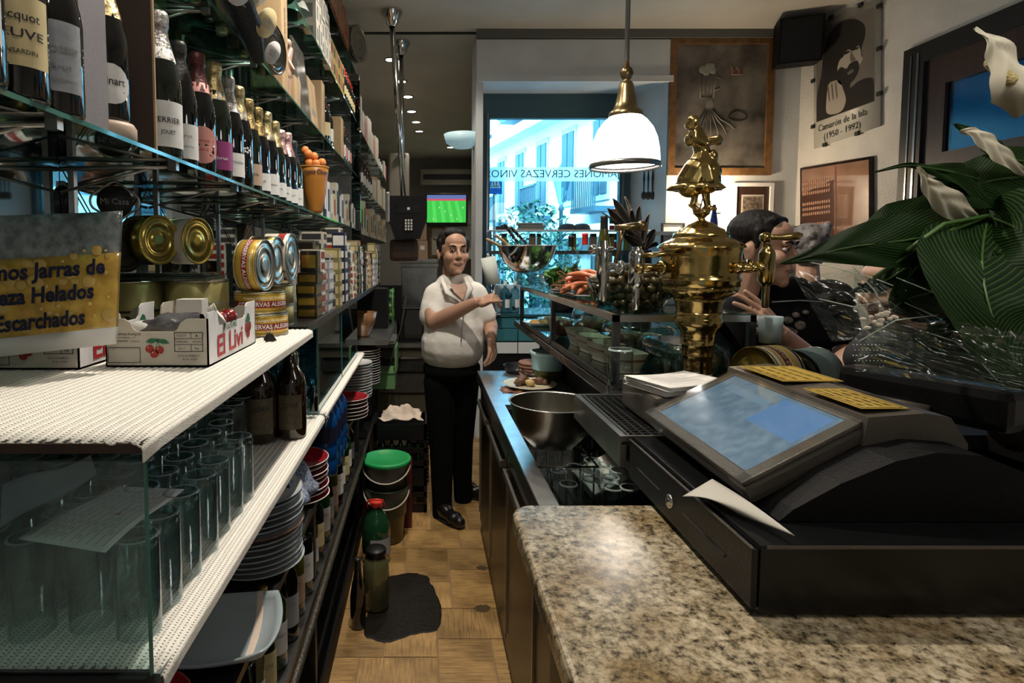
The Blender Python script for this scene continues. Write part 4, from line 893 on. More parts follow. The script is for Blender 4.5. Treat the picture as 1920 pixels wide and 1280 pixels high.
def wcase(label, loc, d, text=None):
    t = T('wooden_wine_case', label, 'wooden box', loc)
    a, b, c = d[0]/2, d[1]/2, d[2]
    MB().box(-a, a, -b, b, 0, c, bev=.002).obj('body', M['wood'], t)
    MB().box(-a+.006, a-.006, -b-.002, -b, .006, c-.006).obj('front_board', M['wood'], t)
    if text:
        mb = MB(); txt(mb, text, .018, lambda u, v: Vector((a+.001, v, c*.5-u)), w=c*.6, bold=.01); mb.obj('lettering', M['ink'], t)
    return t
wcase('tall upright wooden wine case branded along its edge on the second shelf', (-.64, 2.43, ZSB), (.13, .10, .42), 'BARROLIERE')
wcase('low wooden box under the silver framed picture on the second shelf', (-.62, 2.66, ZSB), (.09, .12, .12), None)
wcase('wooden wine case standing beyond the silver picture on the second shelf', (-.64, 3.33, ZSB), (.13, .10, .30), 'PAGOS')
wcase('pale wooden box at the far end of the second shelf', (-.63, 4.05, ZSB), (.12, .12, .27), None)
t = T('figurine', 'small standing figurine beside the tall wooden wine case', 'figurine', (-.592, 2.545, ZSB))
g = MB(); g.cap((0, 0, .0), .012, (0, 0, .09), .016).cap((0, 0, .1), .022, (0, 0, .17), .018).cap((0, 0, .17), .02, (.012, .01, .21), .012).ball((0, 0, .235), .02).cap((0, -.01, .17), .009, (.03, -.015, .12), .007); fuse(g, 'body', mat('flesh_porcelain', (.38, .26, .20), .3), t, .004, 2)
t = T('framed_picture', 'silver glossy framed picture leaning on the second shelf edge', 'picture', (-.585, 2.86, ZSB+.002), rot=(0, math.radians(-6), 0))
MB().box(-.006, .006, -.13, .13, 0, .34).obj('frame', M['steel'], t); MB().box(.006, .0075, -.12, .12, .01, .33).obj('print', mat('glossy_print', (.16, .15, .14), .15, var=.6, vs=14, coat=1), t)
t = T('framed_picture', 'pale printed wooden panel behind the glossy picture', 'picture', (-.585, 3.10, ZSB+.002), rot=(0, math.radians(-5), 0)); MB().box(-.006, .006, -.10, .10, 0, .24).obj('panel', M['wood'], t); MB().box(.0062, .0072, -.05, .05, .06, .09).obj('stamp', M['inkg'], t)
bottle('wine', 'wine_bottle', 'black wine bottle standing before the pale wooden box at the far end', (-.62, 3.62, ZSB), M['gblack'], M['fblack'], (.06, .14, 120, M['lcream']))
bottle('wine', 'wine_bottle', 'second black wine bottle at the far end of the second shelf', (-.63, 3.80, ZSB), M['gblack'], M['fred'], (.06, .14, 120, M['lwhite']))
for i in range(5):
    bottle('wine', 'wine_bottle', 'dark wine bottle on the second shelf, %s beyond the pale wooden box' % onth(i), (-.62, 4.22+.11*i, ZSB), M['gblack'], M[('fred', 'fblack', 'fgold2')[i % 3]], (.06, .14, 120, M['lwhite' if i % 2 else 'lpink']), group='wine bottles at the far end', n=14)
carts = [('fgold', 'yellow', .10), ('card', 'beige', .12), ('lwhite', 'white', .09), ('cardb', 'brown', .13)]
# items on the lowest glass shelf past the bucket
y = 3.22
for i in range(14):
    m1, nm = (('card', 'beige'), ('inkb', 'black'), ('lwhite', 'white'), ('paperd', 'grey'), ('lcream', 'cream'))[i % 5]; h = .16+.012*((i*7) % 9)
    carton('tall_carton', 'tall narrow %s carton, %s beyond the orange bucket' % (nm, onth(i)), (-.615, y+.045, ZA), (.075, .075, h), M[m1], 'carton', .7, M[('ink', 'lwhite', 'ink', 'lwhite', 'tinred')[i % 5]], 'tall cartons beyond the bucket')
    y += .118
# third shelf: bowls, cartons, yellow tins
def bowl_(t, r, h, m, z=0, nm='bowl'):
    return MB().lathe([(r, z), (r*.98, z+.004), (r*.75, z+h*.55), (r*.42, z+h*.9), (r*.35, z+h), (0, z+h), (0, z+h-.004), (r*.4, z+h*.85), (r*.72, z+h*.5), (r*.94, z+.002)], 26).obj(nm, m, t)
yy = 2.42
for i in range(4):
    for k in range(2):
        t = T('china_bowl', 'upturned white china bowl, %s from bottom, %s pile on third shelf' % (ORD[k] if k else 'first', onth(i)), 'bowl', (-.655, yy+i*.18, ZC+.0005+k*.083), group='upturned china bowls')
        bowl_(t, .082, .08+.002, mat('shelf_china', (.42, .47, .44), .2, coat=.4) if (i, k) == (0, 0) else bpy.data.materials['shelf_china'], 0)
yy = 3.15
for i in range(5):
    h0 = 0
    for k in range(3):
        hh = (.10, .12, .09)[(i+k) % 3]
        carton('white_carton', 'white printed carton, %s from bottom, %s white stack on third shelf' % (('first', 'second', 'third')[k], onth(i)), (-.605+R.uniform(-.004, .004), yy+i*.095, ZC+h0), (.07, .08, hh), M['tinw'], 'carton', .5, M['inkg'], 'white cartons on the third shelf'); h0 += hh+.0005
for i in range(6):
    for k in range(2):
        carton('yellow_carton', 'yellow carton, %s one of the %s pair on the third shelf' % (('lower', 'upper')[k], onth(i)), (-.605, 3.63+i*.10, ZC+k*.1005), (.07, .09, .10), mat('yellow_card', (.42, .30, .06), .5) if (i, k) == (0, 0) else bpy.data.materials['yellow_card'], 'carton', .7, M['ink' if i % 2 else 'tinred'], 'yellow cartons on the third shelf')
for i in range(7):
    bottle('wine', 'liqueur_bottle', 'small dark bottle with red cap, %s at the far end of third shelf' % onth(i), (-.60, 4.27+i*.088, ZC), M['gblack'], M['plastred'], (.05, .12, 120, M['lcream']), group='small dark bottles on the third shelf', sc=.85, n=14)
# top shelf
for i in range(16):
    carton('orange_packet', 'glossy copper orange packet, %s of the row under the ceiling' % ORD[i], (-.60, 2.3+i*.135, ZD), (.08, .12, .18+.02*(i % 3)), mat('copper_packet', (.42, .13, .045), .25, .4, var=.6, vs=20) if i == 0 else bpy.data.materials['copper_packet'], 'packet', None, None, 'copper packets on the top shelf')
tin('biscuit_tin', 'round patterned biscuit tin standing on its rim at the end of the top shelf', (-.56, 4.65, ZD+.145), .14, .05, M['tinblk'], M['tins'], [(.3, .36, M['tinw']), (.7, .76, M['tinw'])], rot=(0, PI/2, math.radians(-20)))
S(MB().ball((0, 0, 0), .055).ball((.03, -.03, 0), .03), 'ceiling_camera', M['plastb'], 'round black dome camera near the ceiling above the shelves', 'camera', (-.42, 3.9, 3.40)); 
t = bpy.data.objects.get('ceiling_camera'); MB().lathe([(.03, .03), (.03, .10)], 12).obj('mount', M['plastb'], t)
# far unit beyond the pillar
for z, lev, y0 in ((1.80, 'lowest', 5.3), (2.25, 'middle', 5.3), (2.72, 'top', 5.25)):
    for i in range(15):
        y = y0+i*.235; k = (i+int(z*10)) % 4; L = '%s from the pillar, %s shelf of the far unit' % (onth(i), lev)
        if z == 2.25 and i < 6 or z == 2.72 and 8 < i < 13: bottle('wine', 'wine_bottle', 'dark bottle, '+L, (-.62, y, z), M['gblack'], M['fred'], (.05, .14, 120, M['lwhite']), group='far shelf bottles', n=12)
        elif z > 2 and k != 1: carton('white_carton', 'white carton, '+L, (-.62, y, z), (.10, .19, .22+.03*k), M['tinw'], 'carton', None, None, 'far shelf cartons')
        elif z > 2.5: carton('orange_packet', 'pinkish packet, '+L, (-.62, y, z), (.10, .19, .2), M['lpink'], 'carton', None, None, 'far shelf cartons')
        else: wcase('wooden case, '+L, (-.62, y, z), (.10, .19, .26+.02*k)) if k == 1 else carton('tall_carton', 'beige carton, '+L, (-.62, y, z), (.10, .16, .2+.04*k), M['card'], 'carton', .6, M['ink'], 'far shelf cartons')
# ================================================================== LOWER LEFT: tumblers, bottles, plates, floor things
ZM = ZL+.0065
tp = None
rows_ = 6
for j in range(rows_):
    for i in range(8 if j else 7):
        x = -.412-.076*j+R.uniform(-.003, .003); y = .80+.0765*i+(.02 if j % 2 else 0)+R.uniform(-.004, .004)
        if i == 0 and j == 0: y = .80
        rowname = 'row along the shelf edge' if j == 0 else '%s row in from the shelf edge' % ORD[j]
        lab = 'upturned tall tumbler, %s from the camera, %s' % (ORD[i], rowname)
        if tp is None:
            tp = T('tumbler', lab, 'glass', (x, y, ZM), group='upturned tumblers on the lower shelf')
            r = .0305
            MB().lathe([(r, 0), (r, .05), (r*.985, .135), (r*.95, .1395), (r*.80, .1405), (r*.7, .138), (0, .137)], 28).obj('outer_wall', M['gtumb'], tp)
            MB().lathe([(r, 0), (r-.0022, .0005), (r-.0022, .125), (r*.75, .129), (0, .1285)], 28).obj('inner_wall', M['gtumb'], tp)
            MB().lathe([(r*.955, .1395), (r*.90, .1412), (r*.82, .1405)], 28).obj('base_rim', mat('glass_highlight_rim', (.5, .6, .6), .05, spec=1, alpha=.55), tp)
        else: dup(tp, (x, y, ZM), R.uniform(0, 3), lab)
# far rows of tumblers near the bottles, and the stemmed glasses behind the glass panels
for i in range(5):
    for j in range(3): dup(tp, (-.52-.076*j, 1.46+.078*i, ZM), 0, 'upturned tumbler standing behind the amber bottles, %s row, %s along' % (onth(j), onth(i)))
pd = [(-.405, 1.715, 0), (-.50, 1.69, 1), (-.44, 1.80, 0)]
for i, (x, y, k) in enumerate(((-.400, 1.70, 0), (-.478, 1.655, 1), (-.545, 1.72, 1))):
    t = bottle('beer', 'cider_bottle', ('amber swing-top bottle with narrow tan label nearest the shelf edge', 'amber bottle with broad tan label, middle of the three', 'amber bottle with tan label, innermost of the three')[i], (x, y, ZM), M['gamber'], M['gamber'] if i else M['steel'], (.03, .13, 90, mat('old_tan_label', (.13, .10, .06), .6, var=.3, vs=80) if i == 0 else bpy.data.materials['old_tan_label'], [('SIDRA', .07, .02, .045)], M['ink']), -80+8*i, sc=1.02)
    if i == 0: MB().tube([(.0145, 0, .262), (.022, .004, .24), (.024, 0, .20), (.016, -.012, .215), (.015, -.012, .262), (0, -.015, .275), (0, .015, .275), (.0145, 0, .262)], .0012, 5).obj('wire_clasp', M['chrome'], t)
bottle('beer', 'cider_bottle', 'small toppled dark bottle lying behind the amber bottles', (-.37, 1.90, ZM+.02), M['gblack'], M['fblack'], None, rz=0, sc=.3)
wg = None
for i, (x, y) in enumerate([(-.43, 2.04), (-.43, 2.15), (-.43, 2.26), (-.52, 2.00), (-.52, 2.11), (-.52, 2.22), (-.61, 2.05), (-.61, 2.16), (-.61, 2.27), (-.43, 2.37), (-.52, 2.33)]):
    lab = 'stemmed balloon glass standing upside down behind the glass panel, ' + ('%s along the front' % onth(i) if i < 3 else '%s of the second row' % onth(i-3) if i < 6 else '%s of the back row' % onth(i-6) if i < 9 else 'fourth along the front' if i == 9 else 'fourth of the second row')
    if wg is None:
        wg = T('wine_glass', lab, 'glass', (x, y, ZM), group='balloon glasses')
        MB().lathe([(.032, 0), (.040, .02), (.045, .05), (.040, .08), (.022, .102), (.006, .110), (.0045, .12), (.0045, .17), (.008, .178), (.034, .183), (.034, .185), (0, .187)], 22).obj('glass_body', M['gblue'], wg)  # blue tint stands in for sky reflected in clear glass
        MB().lathe([(.031, .0005), (.0385, .02), (.0435, .05), (.0385, .078), (.020, .099), (0, .106)], 22).obj('bowl_inside', M['gblue'], wg)
    else: dup(wg, (x, y, ZM), 0, lab)
hg = None
for i in range(6):
    for j in range(2):
        for k in range(2):
            lab = 'tall clear glass behind the far glass panel, %s along, %s row, %s level' % (onth(i), ('front', 'back')[j], ('lower', 'upper')[k])
            x, y, z = -.43-.10*j, 2.58+.088*i, ZM+k*.112
            if hg is None:
                hg = T('tall_glass', lab, 'glass', (x, y, z), group='tall glasses')
                MB().lathe([(0, .004), (.030, .0), (.034, .004), (.038, .13), (.0365, .13), (.032, .008), (0, .010)], 20).obj('glass_body', M['gblue'], hg)  # same blue tint, painted in for the sky's reflection
            else: dup(hg, (x, y, z), 0, lab)
# plates
def plate_mesh(r, rim, m1, m2):
    a = MB().lathe([(0, .003), (r*.55, .003), (r*.6, .001), (r*.62, .002), (r*.85, .009), (r*.98, .0165)], 40).lathe([(r*.98, .0165), (r, .0175), (r*.995, .0195), (r*.97, .0195)], 40)
    a.lathe([(r*.97, .0195), (r*.84, .0125), (r*.64, .0065), (0, .0065)], 40, m=1)
    return a.mesh('plate', [m1, m2])
def stack(name, x, y, z, r, n, dz, m1, m2, what, m_alt=None):
    me = plate_mesh(r, 0, m1, m2); me2 = plate_mesh(r*1.02, 0, m_alt or m1, m2); me.name = 'plate'
    for k in range(n):
        o = bpy.data.objects.new('plate', me if k % 7 or k == 0 else me2); COL.objects.link(o); o.location = (x+R.uniform(-.004, .004), y+R.uniform(-.004, .004), z+.0005+k*dz)
        pos = 'topmost' if k == n-1 else 'lowest' if k == 0 else ORD[k]+' from the bottom' if k < 16 else '%dth from the bottom' % (k+1)
        tag(o, '%s, %s' % (what, pos), 'plate', 'plates '+what.split(' in ')[-1])
stack('a', -.462, 1.53, ZP, .128, 14, .0145, M['chinab'], M['china'], 'round white plate with pale rim in the big near stack', M['chinabr'])
stack('b', -.445, 1.95, ZP, .112, 8, .0175, M['china'], M['chinar'], 'red centred plate with white rim in the second stack')
stack('c', -.40, 2.93, ZP, .110, 6, .019, M['china'], M['chinar'], 'red and white plate in the third stack')
stack('d', -.42, 3.35, ZP, .112, 13, .0165, M['china'], M['china'], 'white plate in the fourth stack')
stack('e', -.40, 3.72, ZP, .110, 14, .0165, M['china'], M['chinabr'], 'white plate with brown line in the fifth stack')
t = T('tea_towel', 'blue checked cloth draped over the near plate stack', 'cloth', (-.40, 1.64, ZP+.21))
MB().grid(lambda u, v: (.01+.12*u-.06+.01*math.sin(v*9), .09*(v-.5)*2, .03-.10*u*u+.012*math.sin(u*14+v*5)), 14, 12, thick=.002).obj('fabric', M['clothb'], t)
# square dish
t = T('square_dish', 'large pale square dish with rounded upturned corners nearest the camera', 'dish', (-.455, 1.20, ZP+.001), .12)
def dishf(k, z0, hh):
    def f(u, v):
        a = (u-.5)*2; b = (v-.5)*2; r = max(abs(a), abs(b)); s = k*(1-.10*(a*a*b*b)); c = 1-.07*(1-abs(a))*abs(b)
        return (a*s*.14*(1-.05*b*b), b*s*.12*(1-.05*a*a), z0+hh*r**5+.010*(a*a*b*b))
    return f
MB().grid(dishf(1, .006, .030), 20, 20, thick=.005).obj('body', M['chinab'], t)
MB().grid(lambda u, v: (dishf(1, .0065, .030)(.78+u*.06, v)), 3, 20).obj('brown_stripe', M['cloth'], t)
S(MB().lathe([(0, 0), (.06, 0), (.09, .03), (.085, .03), (.055, .006), (0, .006)], 24), 'bowl', M['chinar'], 'dark red bowl beside the square dish at the bottom edge', 'bowl', (-.515, .99, ZP+.001))
# blue water bottles
for i in range(7):
    x, y = (-.378, -.47)[i % 2], 2.17+.092*(i//2)+(.03 if i % 2 else 0)
    bottle('water', 'water_bottle', 'blue plastic water bottle, %s of the group between the plate stacks' % onth(i), (x, y, ZP+.001), M['gblueb'], M['plastw'], (.12, .175, 120, M['lwhite'] if i % 2 else M['inkb']), -60, 'blue water bottles', sc=1.08)
# dark bottles on the lowest shelf
kinds = ['wine', 'square', 'flute', 'wine', 'water', 'wine', 'square', 'wine']
for i in range(17):
    y = 1.16+i*.115; k = kinds[i % 8]
    g_ = ('gblack', 'gclear', 'gdark', 'ggreen', 'gblack', 'golive')[i % 6]
    lm = ('lwhite', 'lwhite', 'lcream', 'lwhite', 'paperd', 'lbrown')[i % 6]
    bottle(k if i != 1 else 'square', 'spirit_bottle', '%s bottle with %s label, %s along the bottom shelf front' % ({'gblack': 'black', 'gclear': 'clear', 'gdark': 'dark', 'ggreen': 'green', 'golive': 'olive'}[g_], {'lwhite': 'white', 'lcream': 'cream', 'paperd': 'grey', 'lbrown': 'tan'}[lm], onth(i) if i < 16 else 'seventeenth'), (-.405, y, ZB+.001), M[g_], M[('fblack', 'fred', 'fgold2')[i % 3]], (.05, .15, 110, M[lm], [(('LICOR', .07, .016, .045), ('GIN', .07, .02, .03), ('RON', .06, .02, .03), ('VINO', .06, .018, .04))[i % 4]], M['inkg']), -55, 'bottles along the bottom shelf', n=18, sc=.86 if k in('flute', 'wine') else .92)
    if i % 2 == 0: bottle('wine', 'spirit_bottle', 'shadowed black bottle behind the %s bottle of the bottom shelf' % onth(min(i, 15)), (-.52, y, ZB+.001), M['gblack'], M['fblack'], None, group='bottles at the back of the bottom shelf', n=12, sc=.85)
for i in range(9):
    bottle('wine', 'floor_bottle', 'dark bottle standing low under the bottom shelf, %s along' % onth(i), (-.47, 1.45+i*.17, .101), M['gdark'], M['fblack'], (.05, .13, 100, M['lwhite'] if i % 3 == 0 else M['lbrown']), -55, 'bottles below the bottom shelf', n=14)
# floor things
p = atz(672, 1183, 0); bottle('flute', 'floor_bottle', 'slim black bottle standing on the floor nearest the camera', (p.x-.005, p.y+.035, .001), M['gblack'], M['fblack'], None, sc=.92)
p = atz(702, 1150, 0)
t = T('glass_jar', 'large pale green glass jar with black lid on the floor', 'jar', (p.x+.004, p.y+.05, .001))
MB().lathe([(0, .005), (.05, 0), (.058, .01), (.060, .19), (.052, .225), (.042, .24), (.042, .25)], 28).obj('body', mat('greenish_jar', (.10, .10, .045), .12, coat=.6, alpha=.9), t)
MB().lathe([(.045, .245), (.047, .247), (.047, .272), (.043, .276), (0, .274)], 28).obj('lid', M['plastb'], t)
p = atz(700, 1062, 0)
t = T('water_carafe', 'big green water bottle with red handled cap on the floor', 'bottle', (p.x+.01, p.y+.07, .001))
MB().lathe([(0, .005), (.06, 0), (.075, .012), (.075, .16), (.070, .20), (.050, .245), (.028, .275), (.026, .30)], 30).obj('body', mat('green_plastic_bottle', (.01, .05, .02), .1, coat=1), t)
MB().lathe([(.0765, .05), (.0765, .14)], 20, a0=-1.9, a1=-.2).obj('paper_label', M['paperd'], t)
MB().lathe([(.031, .29), (.033, .292), (.033, .315), (.028, .318), (0, .318)], 24).obj('cap', M['plastred'], t)
MB().tube([(-.04, -.02, .285), (-.045, -.03, .31), (-.038, -.035, .335), (0, -.04, .342), (.038, -.035, .335), (.045, -.03, .31), (.04, -.02, .285)], .004, 8).obj('handle', M['plastred'], t)
pl = atz(720, 1030, 0)
bx, by_ = -.215, 3.18
pm = (M['paily'], M['pailb'], M['pailb'])
for k in range(3):
    r0 = (.092, .112, .118)[k]; r1 = (.105, .124, .130)[k]; h = (.165, .165, .16)[k]; z = (.001, .152, .304)[k]
    t = T('catering_pail', ('amber plastic pail at the bottom of the pile on the floor', 'smoky plastic pail in the middle of the pile', 'smoky plastic pail with bright green lid on top of the pile')[k], 'bucket', (bx, by_, z))
    MB().lathe([(0, .003), (r0-.01, 0), (r0, .006), (r1, h-.012), (r1+.004, h-.010), (r1+.004, h-.002), (r1-.003, h), (r1-.006, h-.01), (r0-.004, .012), (0, .010)], 34).obj('body', pm[k], t)
    if k == 2:
        MB().lathe([(r1+.006, h-.016), (r1+.009, h-.014), (r1+.009, h+.004), (r1+.003, h+.007), (r1-.008, h+.006), (r1-.012, h+.001), (0, h+.001)], 40).obj('lid', M['plastg'], t)
        MB().box(.06, .10, -r1-.004, -r1+.02, h-.03, h-.014).obj('lid_tab', M['plastg'], t) if False else None
    if k:
        L = r1+.004; hz = h-.025
        MB().tube([(L*math.cos(a), -abs(L)*math.sin(a)*.9-.004 if 0 < a < PI else 0, hz-.075*math.sin(a)) for a in [PI*q/16 for q in range(17)]], .0045, 8, flat=.7).obj('bail_handle', mat('ivory_handle', (.55, .50, .42), .4) if k == 1 else bpy.data.materials['ivory_handle'], t)
        MB().box(-L-.003, -L+.006, -.012, .012, hz-.012, hz+.012).box(L-.006, L+.003, -.012, .012, hz-.012, hz+.012).obj('handle_lugs', pm[k], t)
# puddle stain
mb = MB(); k = 40
out = [(690, 1195), (722, 1205), (745, 1200), (775, 1190), (800, 1186), (820, 1180), (828, 1155), (822, 1120), (808, 1095), (800, 1080), (775, 1074), (745, 1078), (722, 1085), (716, 1110), (705, 1130), (690, 1150), (680, 1175)]
pts = [atz(a, b, 0) for a, b in out]
pp = []
for i in range(len(pts)):
    a, b, c, d = pts[i-1], pts[i], pts[(i+1) % len(pts)], pts[(i+2) % len(pts)]
    for q in range(4):
        s = q/4; v = .5*((2*b)+(-a+c)*s+(2*a-5*b+4*c-d)*s*s+(-a+3*b-3*c+d)*s**3)
        n_ = .008*noise.noise(v*40); pp.append((v.x+n_, v.y+n_))
cx = sum(p[0] for p in pp)/len(pp); cy = sum(p[1] for p in pp)/len(pp)
vs = [(cx, cy, .0026)]+[(cx+(p[0]-cx)*.96, cy+(p[1]-cy)*.96, .0026) for p in pp]+[(p[0], p[1], .0012) for p in pp]
n = len(pp); fs = [(0, 1+(i+1) % n, 1+i) for i in range(n)]+[(1+i, 1+(i+1) % n, 1+n+(i+1) % n, 1+n+i) for i in range(n)]
mb.add(vs, fs); o = ngon_fix(mb.obj('wet_stain', mat('wet_dirty_stain', (.010, .007, .004), .5, spec=.25, var=.5, vs=25, bump=1, bs=50))); tag(o, 'dark wet patch spread over the floor tiles', 'stain')
for i, (a, b, s) in enumerate(((904, 1064, .022), (905, 1140, .03))):
    c = atz(a, b, .0012); mb = MB(); rr = random.Random(i)
    mb.add([c]+[c+Vector((s*(1+.5*rr.random())*math.cos(q*PI/9), s*.8*(1+.5*rr.random())*math.sin(q*PI/9), 0)) for q in range(18)], [(0, 1+q, 1+(q+1) % 18) for q in range(18)])
    o = mb.obj('floor_spot', mat('grimy_spot', (.07, .045, .02), .5)); tag(o, ('small dark spot on the tile, farther one', 'ring shaped dirty spot on the tile, nearer one')[i], 'stain')
# black crate with cloth
c = atz(727, 790, .57)
t = T('bottle_crate', 'black plastic crate behind the pails carrying a rag', 'crate', (-.150, 3.66, 0))
w, d, h = .165, .15, .56
g = MB()
for (x0, x1, y0, y1) in ((-w, w, -d, -d+.012), (-w, w, d-.012, d), (-w, -w+.012, -d, d), (w-.012, w, -d, d)):
    for z0, z1 in ((0, .05), (.10, .13), (.17, .28), (.30, .33), (.38, .41), (.46, .56)): g.box(x0, x1, y0, y1, z0, z1)
for sx in (-w, w-.02):
    for sy in (-d, d-.02): g.box(sx, sx+.02, sy, sy+.02, 0, h)
g.box(-w, w, -d, d, .28, .29).obj('body', M['plastb'], t) if False else g.obj('body', M['plastb'], t)
MB().box(-w+.013, w-.013, -d+.013, d-.013, .29, .30).box(-w+.013, w-.013, -d+.013, d-.013, .50, .505).obj('inner_floor', M['plastm'], t)
for i in range(5): bottle('beer', 'crate_bottle', 'green beer bottle lying low in the black crate, %s from the left' % onth(i), (-.262+.055*i, 3.56, .302), M['ggreen'], M['fgold2'], None, sc=.58, n=12, group='bottles in the crate')
def cloth(name, label, loc, sx, sy, hh, m, seed, th=.003):
    t = T(name, label, 'cloth', loc)
    def f(u, v):
        a, b = (u-.5)*2, (v-.5)*2
        z = hh*(.6+.8*noise.noise(Vector((a*1.6+seed, b*1.6, 0)))+.35*noise.noise(Vector((a*4, b*4+seed, 1))))*(1-.55*max(abs(a), abs(b))**3)
        return (a*sx*(1+.2*noise.noise(Vector((b*2, seed, 0)))), b*sy*(1+.25*noise.noise(Vector((a*2, seed, 5)))), max(z, .002))
    MB().grid(f, 26, 22, thick=th).obj('fabric', m, t); return t
cloth('rag', 'crumpled pale rag lying on the black crate', (-.150, 3.64, .565), .13, .11, .085, M['cloth'], 3.1)
# ---------------- passage behind the barman, left side
t = T('kitchen_counter', 'stainless drawer counter in the passage behind the crate', 'counter', (-.36, 4.75, 0))
MB().box(-.40, .52, 0, .6, .84, .875).obj('worktop', M['steel'], t)
MB().box(-.40, .52, .04, .6, 0, .84).obj('body', mat('olive_grey_panel', (.075, .07, .045), .45, .4), t)
for z0, z1 in ((.66, .76), (.46, .64)):
    d_ = MB().box(-.02, .50, .015, .04, z0, z1).obj('drawer', M['steeld'] if z0 > .65 else M['steel'], t); MB().box(.0, .48, -.005, .015, z1-.012, z1).obj('handle', M['chrome'], d_)
MB().box(-.38, -.03, .015, .04, .1, .8).obj('door', M['steeld'], t)
def onC(px): return (px-796)*4.85/1080
S(MB().box(-.115, .115, -.12, .12, 0, .30, bev=.01), 'microwave', M['plastm'], 'black microwave oven on the steel counter left of the barman', 'oven', (-.12, 4.97, .876)); t = bpy.data.objects['microwave']; MB().box(-.10, .10, -.126, -.12, .03, .27).obj('door', M['gblack'], t); MB().box(-.11, .11, -.13, -.12, .283, .290).obj('chrome_line', M['steel'], t)
t = T('water_boiler', 'grey stainless steel box machine with ribbed top behind the barman', 'machine', (-.05, 5.55, 0)); MB().box(-.17, .17, -.15, .15, .9, 1.50, bev=.006).obj('body', M['steel'], t); MB().box(-.18, .18, -.16, .16, 1.50, 1.53).box(-.175, .175, -.155, .155, 1.54, 1.57).obj('top', M['steel'], t); MB().box(-.15, .15, -.155, -.15, 1.02, 1.40).obj('front_panel', M['steel'], t)
MB().box(-.17, .17, -.15, .15, 0, .9).obj('stand', M['steeld'], t)
t = T('wooden_bowl', 'warm brown bowl on the dark counter past the glasses', 'bowl', (-.41, 3.75, 1.076)); MB().lathe([(0, 0), (.04, 0), (.05, .01), (.085, .09), (.10, .16), (.094, .16), (.078, .09), (.03, .02), (0, .02)], 28).obj('body', mat('amber_wood', (.26, .13, .06), .25, coat=.5, var=.4, vs=18), t)
t = T('side_table', 'low dark side counter continuing past the glass shelf', 'counter', (-.6, 3.9, 0)); MB().box(-.275, .37, -.30, .82, 1.04, 1.075).obj('worktop', M['steel'], t); MB().box(-.275, .20, .08, .8, .0, 1.04).obj('body', M['plastm'], t)
for i, (y, s_, lab) in enumerate(((4.25, .17, 'black square speaker box on the side counter past the bowl'), (4.75, .20, 'second black box farther along the side counter'))):
    S(MB().box(-s_*.9, s_*.9, -s_*.5, s_*.5, 0, .29, bev=.006), 'black_box', M['plastm'], lab, 'box', (-.42+.05*i, y, 1.076))
t = T('vegetable_bag', 'green vegetables in a clear framed bag between the black boxes', 'bag', (-.275, 4.50, 1.076)); g = MB()
for i in range(16): g.ball((R.uniform(-.02, .02), R.uniform(-.06, .06), .04+.014*i), (.022, .025, .02), 0, 8)
tag(g.obj('leaves', mat('fresh_green', (.10, .30, .06), .5, var=.5, vs=40), t), kind='stuff'); MB().tube([(.028, -.07, 0), (.028, -.07, .27), (.028, .07, .27), (.028, .07, 0)], .006, 6).obj('frame', M['plastgr'], t)
t = T('green_basin', 'pale green plastic basin hanging below the side counter', 'basin', (-.30, 4.15, .66)); MB().prism([(-.07, -.12), (.09, -.12), (.09, .12), (-.07, .12)], 0, .12).obj('body', M['plastgr'], t); MB().box(-.08, .10, -.13, -.12, .112, .124).box(.09, .102, -.13, .13, .112, .30).obj('rim', M['plastgr'], t)
MB().tube([(-.16, 4.5, 1.15), (-.19, 4.4, 1.0), (-.22, 4.35, .85), (-.25, 4.2, .62)], .007, 6); o = MB().tube([(-.14, 4.38, 1.30), (-.18, 4.36, 1.05), (-.23, 4.30, .90), (-.30, 4.25, .60)], .007, 7).obj('hose', M['rubber']); tag(o, 'black hose hanging in front of the steel counter', 'hose')
for i, (px, py, Y, lab) in enumerate(((727, 655, 4.86, 'flat white round dish on the steel counter'), (712, 640, 4.98, 'beige plate behind the white dish'))):
    p = at(px, py, Y); S(MB().lathe([(0, 0), (.045, 0), (.06, .02), (.056, .02), (.04, .006), (0, .006)], 22), 'small_dish', M['china'] if i == 0 else M['chinac'], lab, 'dish', (p.x-.02*i, Y, .876))
# black card terminal / till hanging at poles
t = T('alarm_console', 'black console box with white keypad hanging from the chrome poles', 'console', (-.135, 4.65, 1.74))
g = MB().prism([(-.145, .33), (.14, .33), (.155, .28), (.155, .16), (.10, .0), (-.10, .0), (-.155, .17), (-.155, .29)][::-1], -.12, .12, M=Matrix.Rotation(PI/2, 4, 'X')); ngon_fix(g.obj('body', M['plastb'], t))
MB().box(-.10, .11, -.125, -.12, .20, .27).obj('display', M['gblack'], t); g = MB()
MB().box(-.03, .05, -.128, -.12, .05, .16).obj('keypad', M['plastm'], t)
for i in range(3):
    for j in range(4): MB().box(-.018+i*.022, -.004+i*.022, -.131, -.128, .062+j*.023, .078+j*.023).obj('key', M['plastw'], t)
MB().box(0, .02, -.13, -.125, .22, .24).obj('logo', M['plastw'], t)
MB().box(-.17, -.135, -.13, .1, .12, .36, bev=.012).obj('side_tube', M['steel'], t)
t = T('dark_hood', 'rounded dark wooden hood below the black console', 'hood', (-.15, 4.72, 1.56)); MB().box(-.13, .10, -.1, .1, 0, .175, bev=.03).obj('body', M['woodd'], t)
t = T('wall_box', 'small dark box with white square label beside the console', 'box', (-.02, 5.6, 1.55)); MB().box(-.05, .05, -.04, .04, -.0, .20).box(-.06, .04, -.04, .04, .205, .36).obj('body', M['cardb'], t); MB().box(-.02, .02, -.043, -.04, .11, .15).obj('paper_label', M['lwhite'], t)
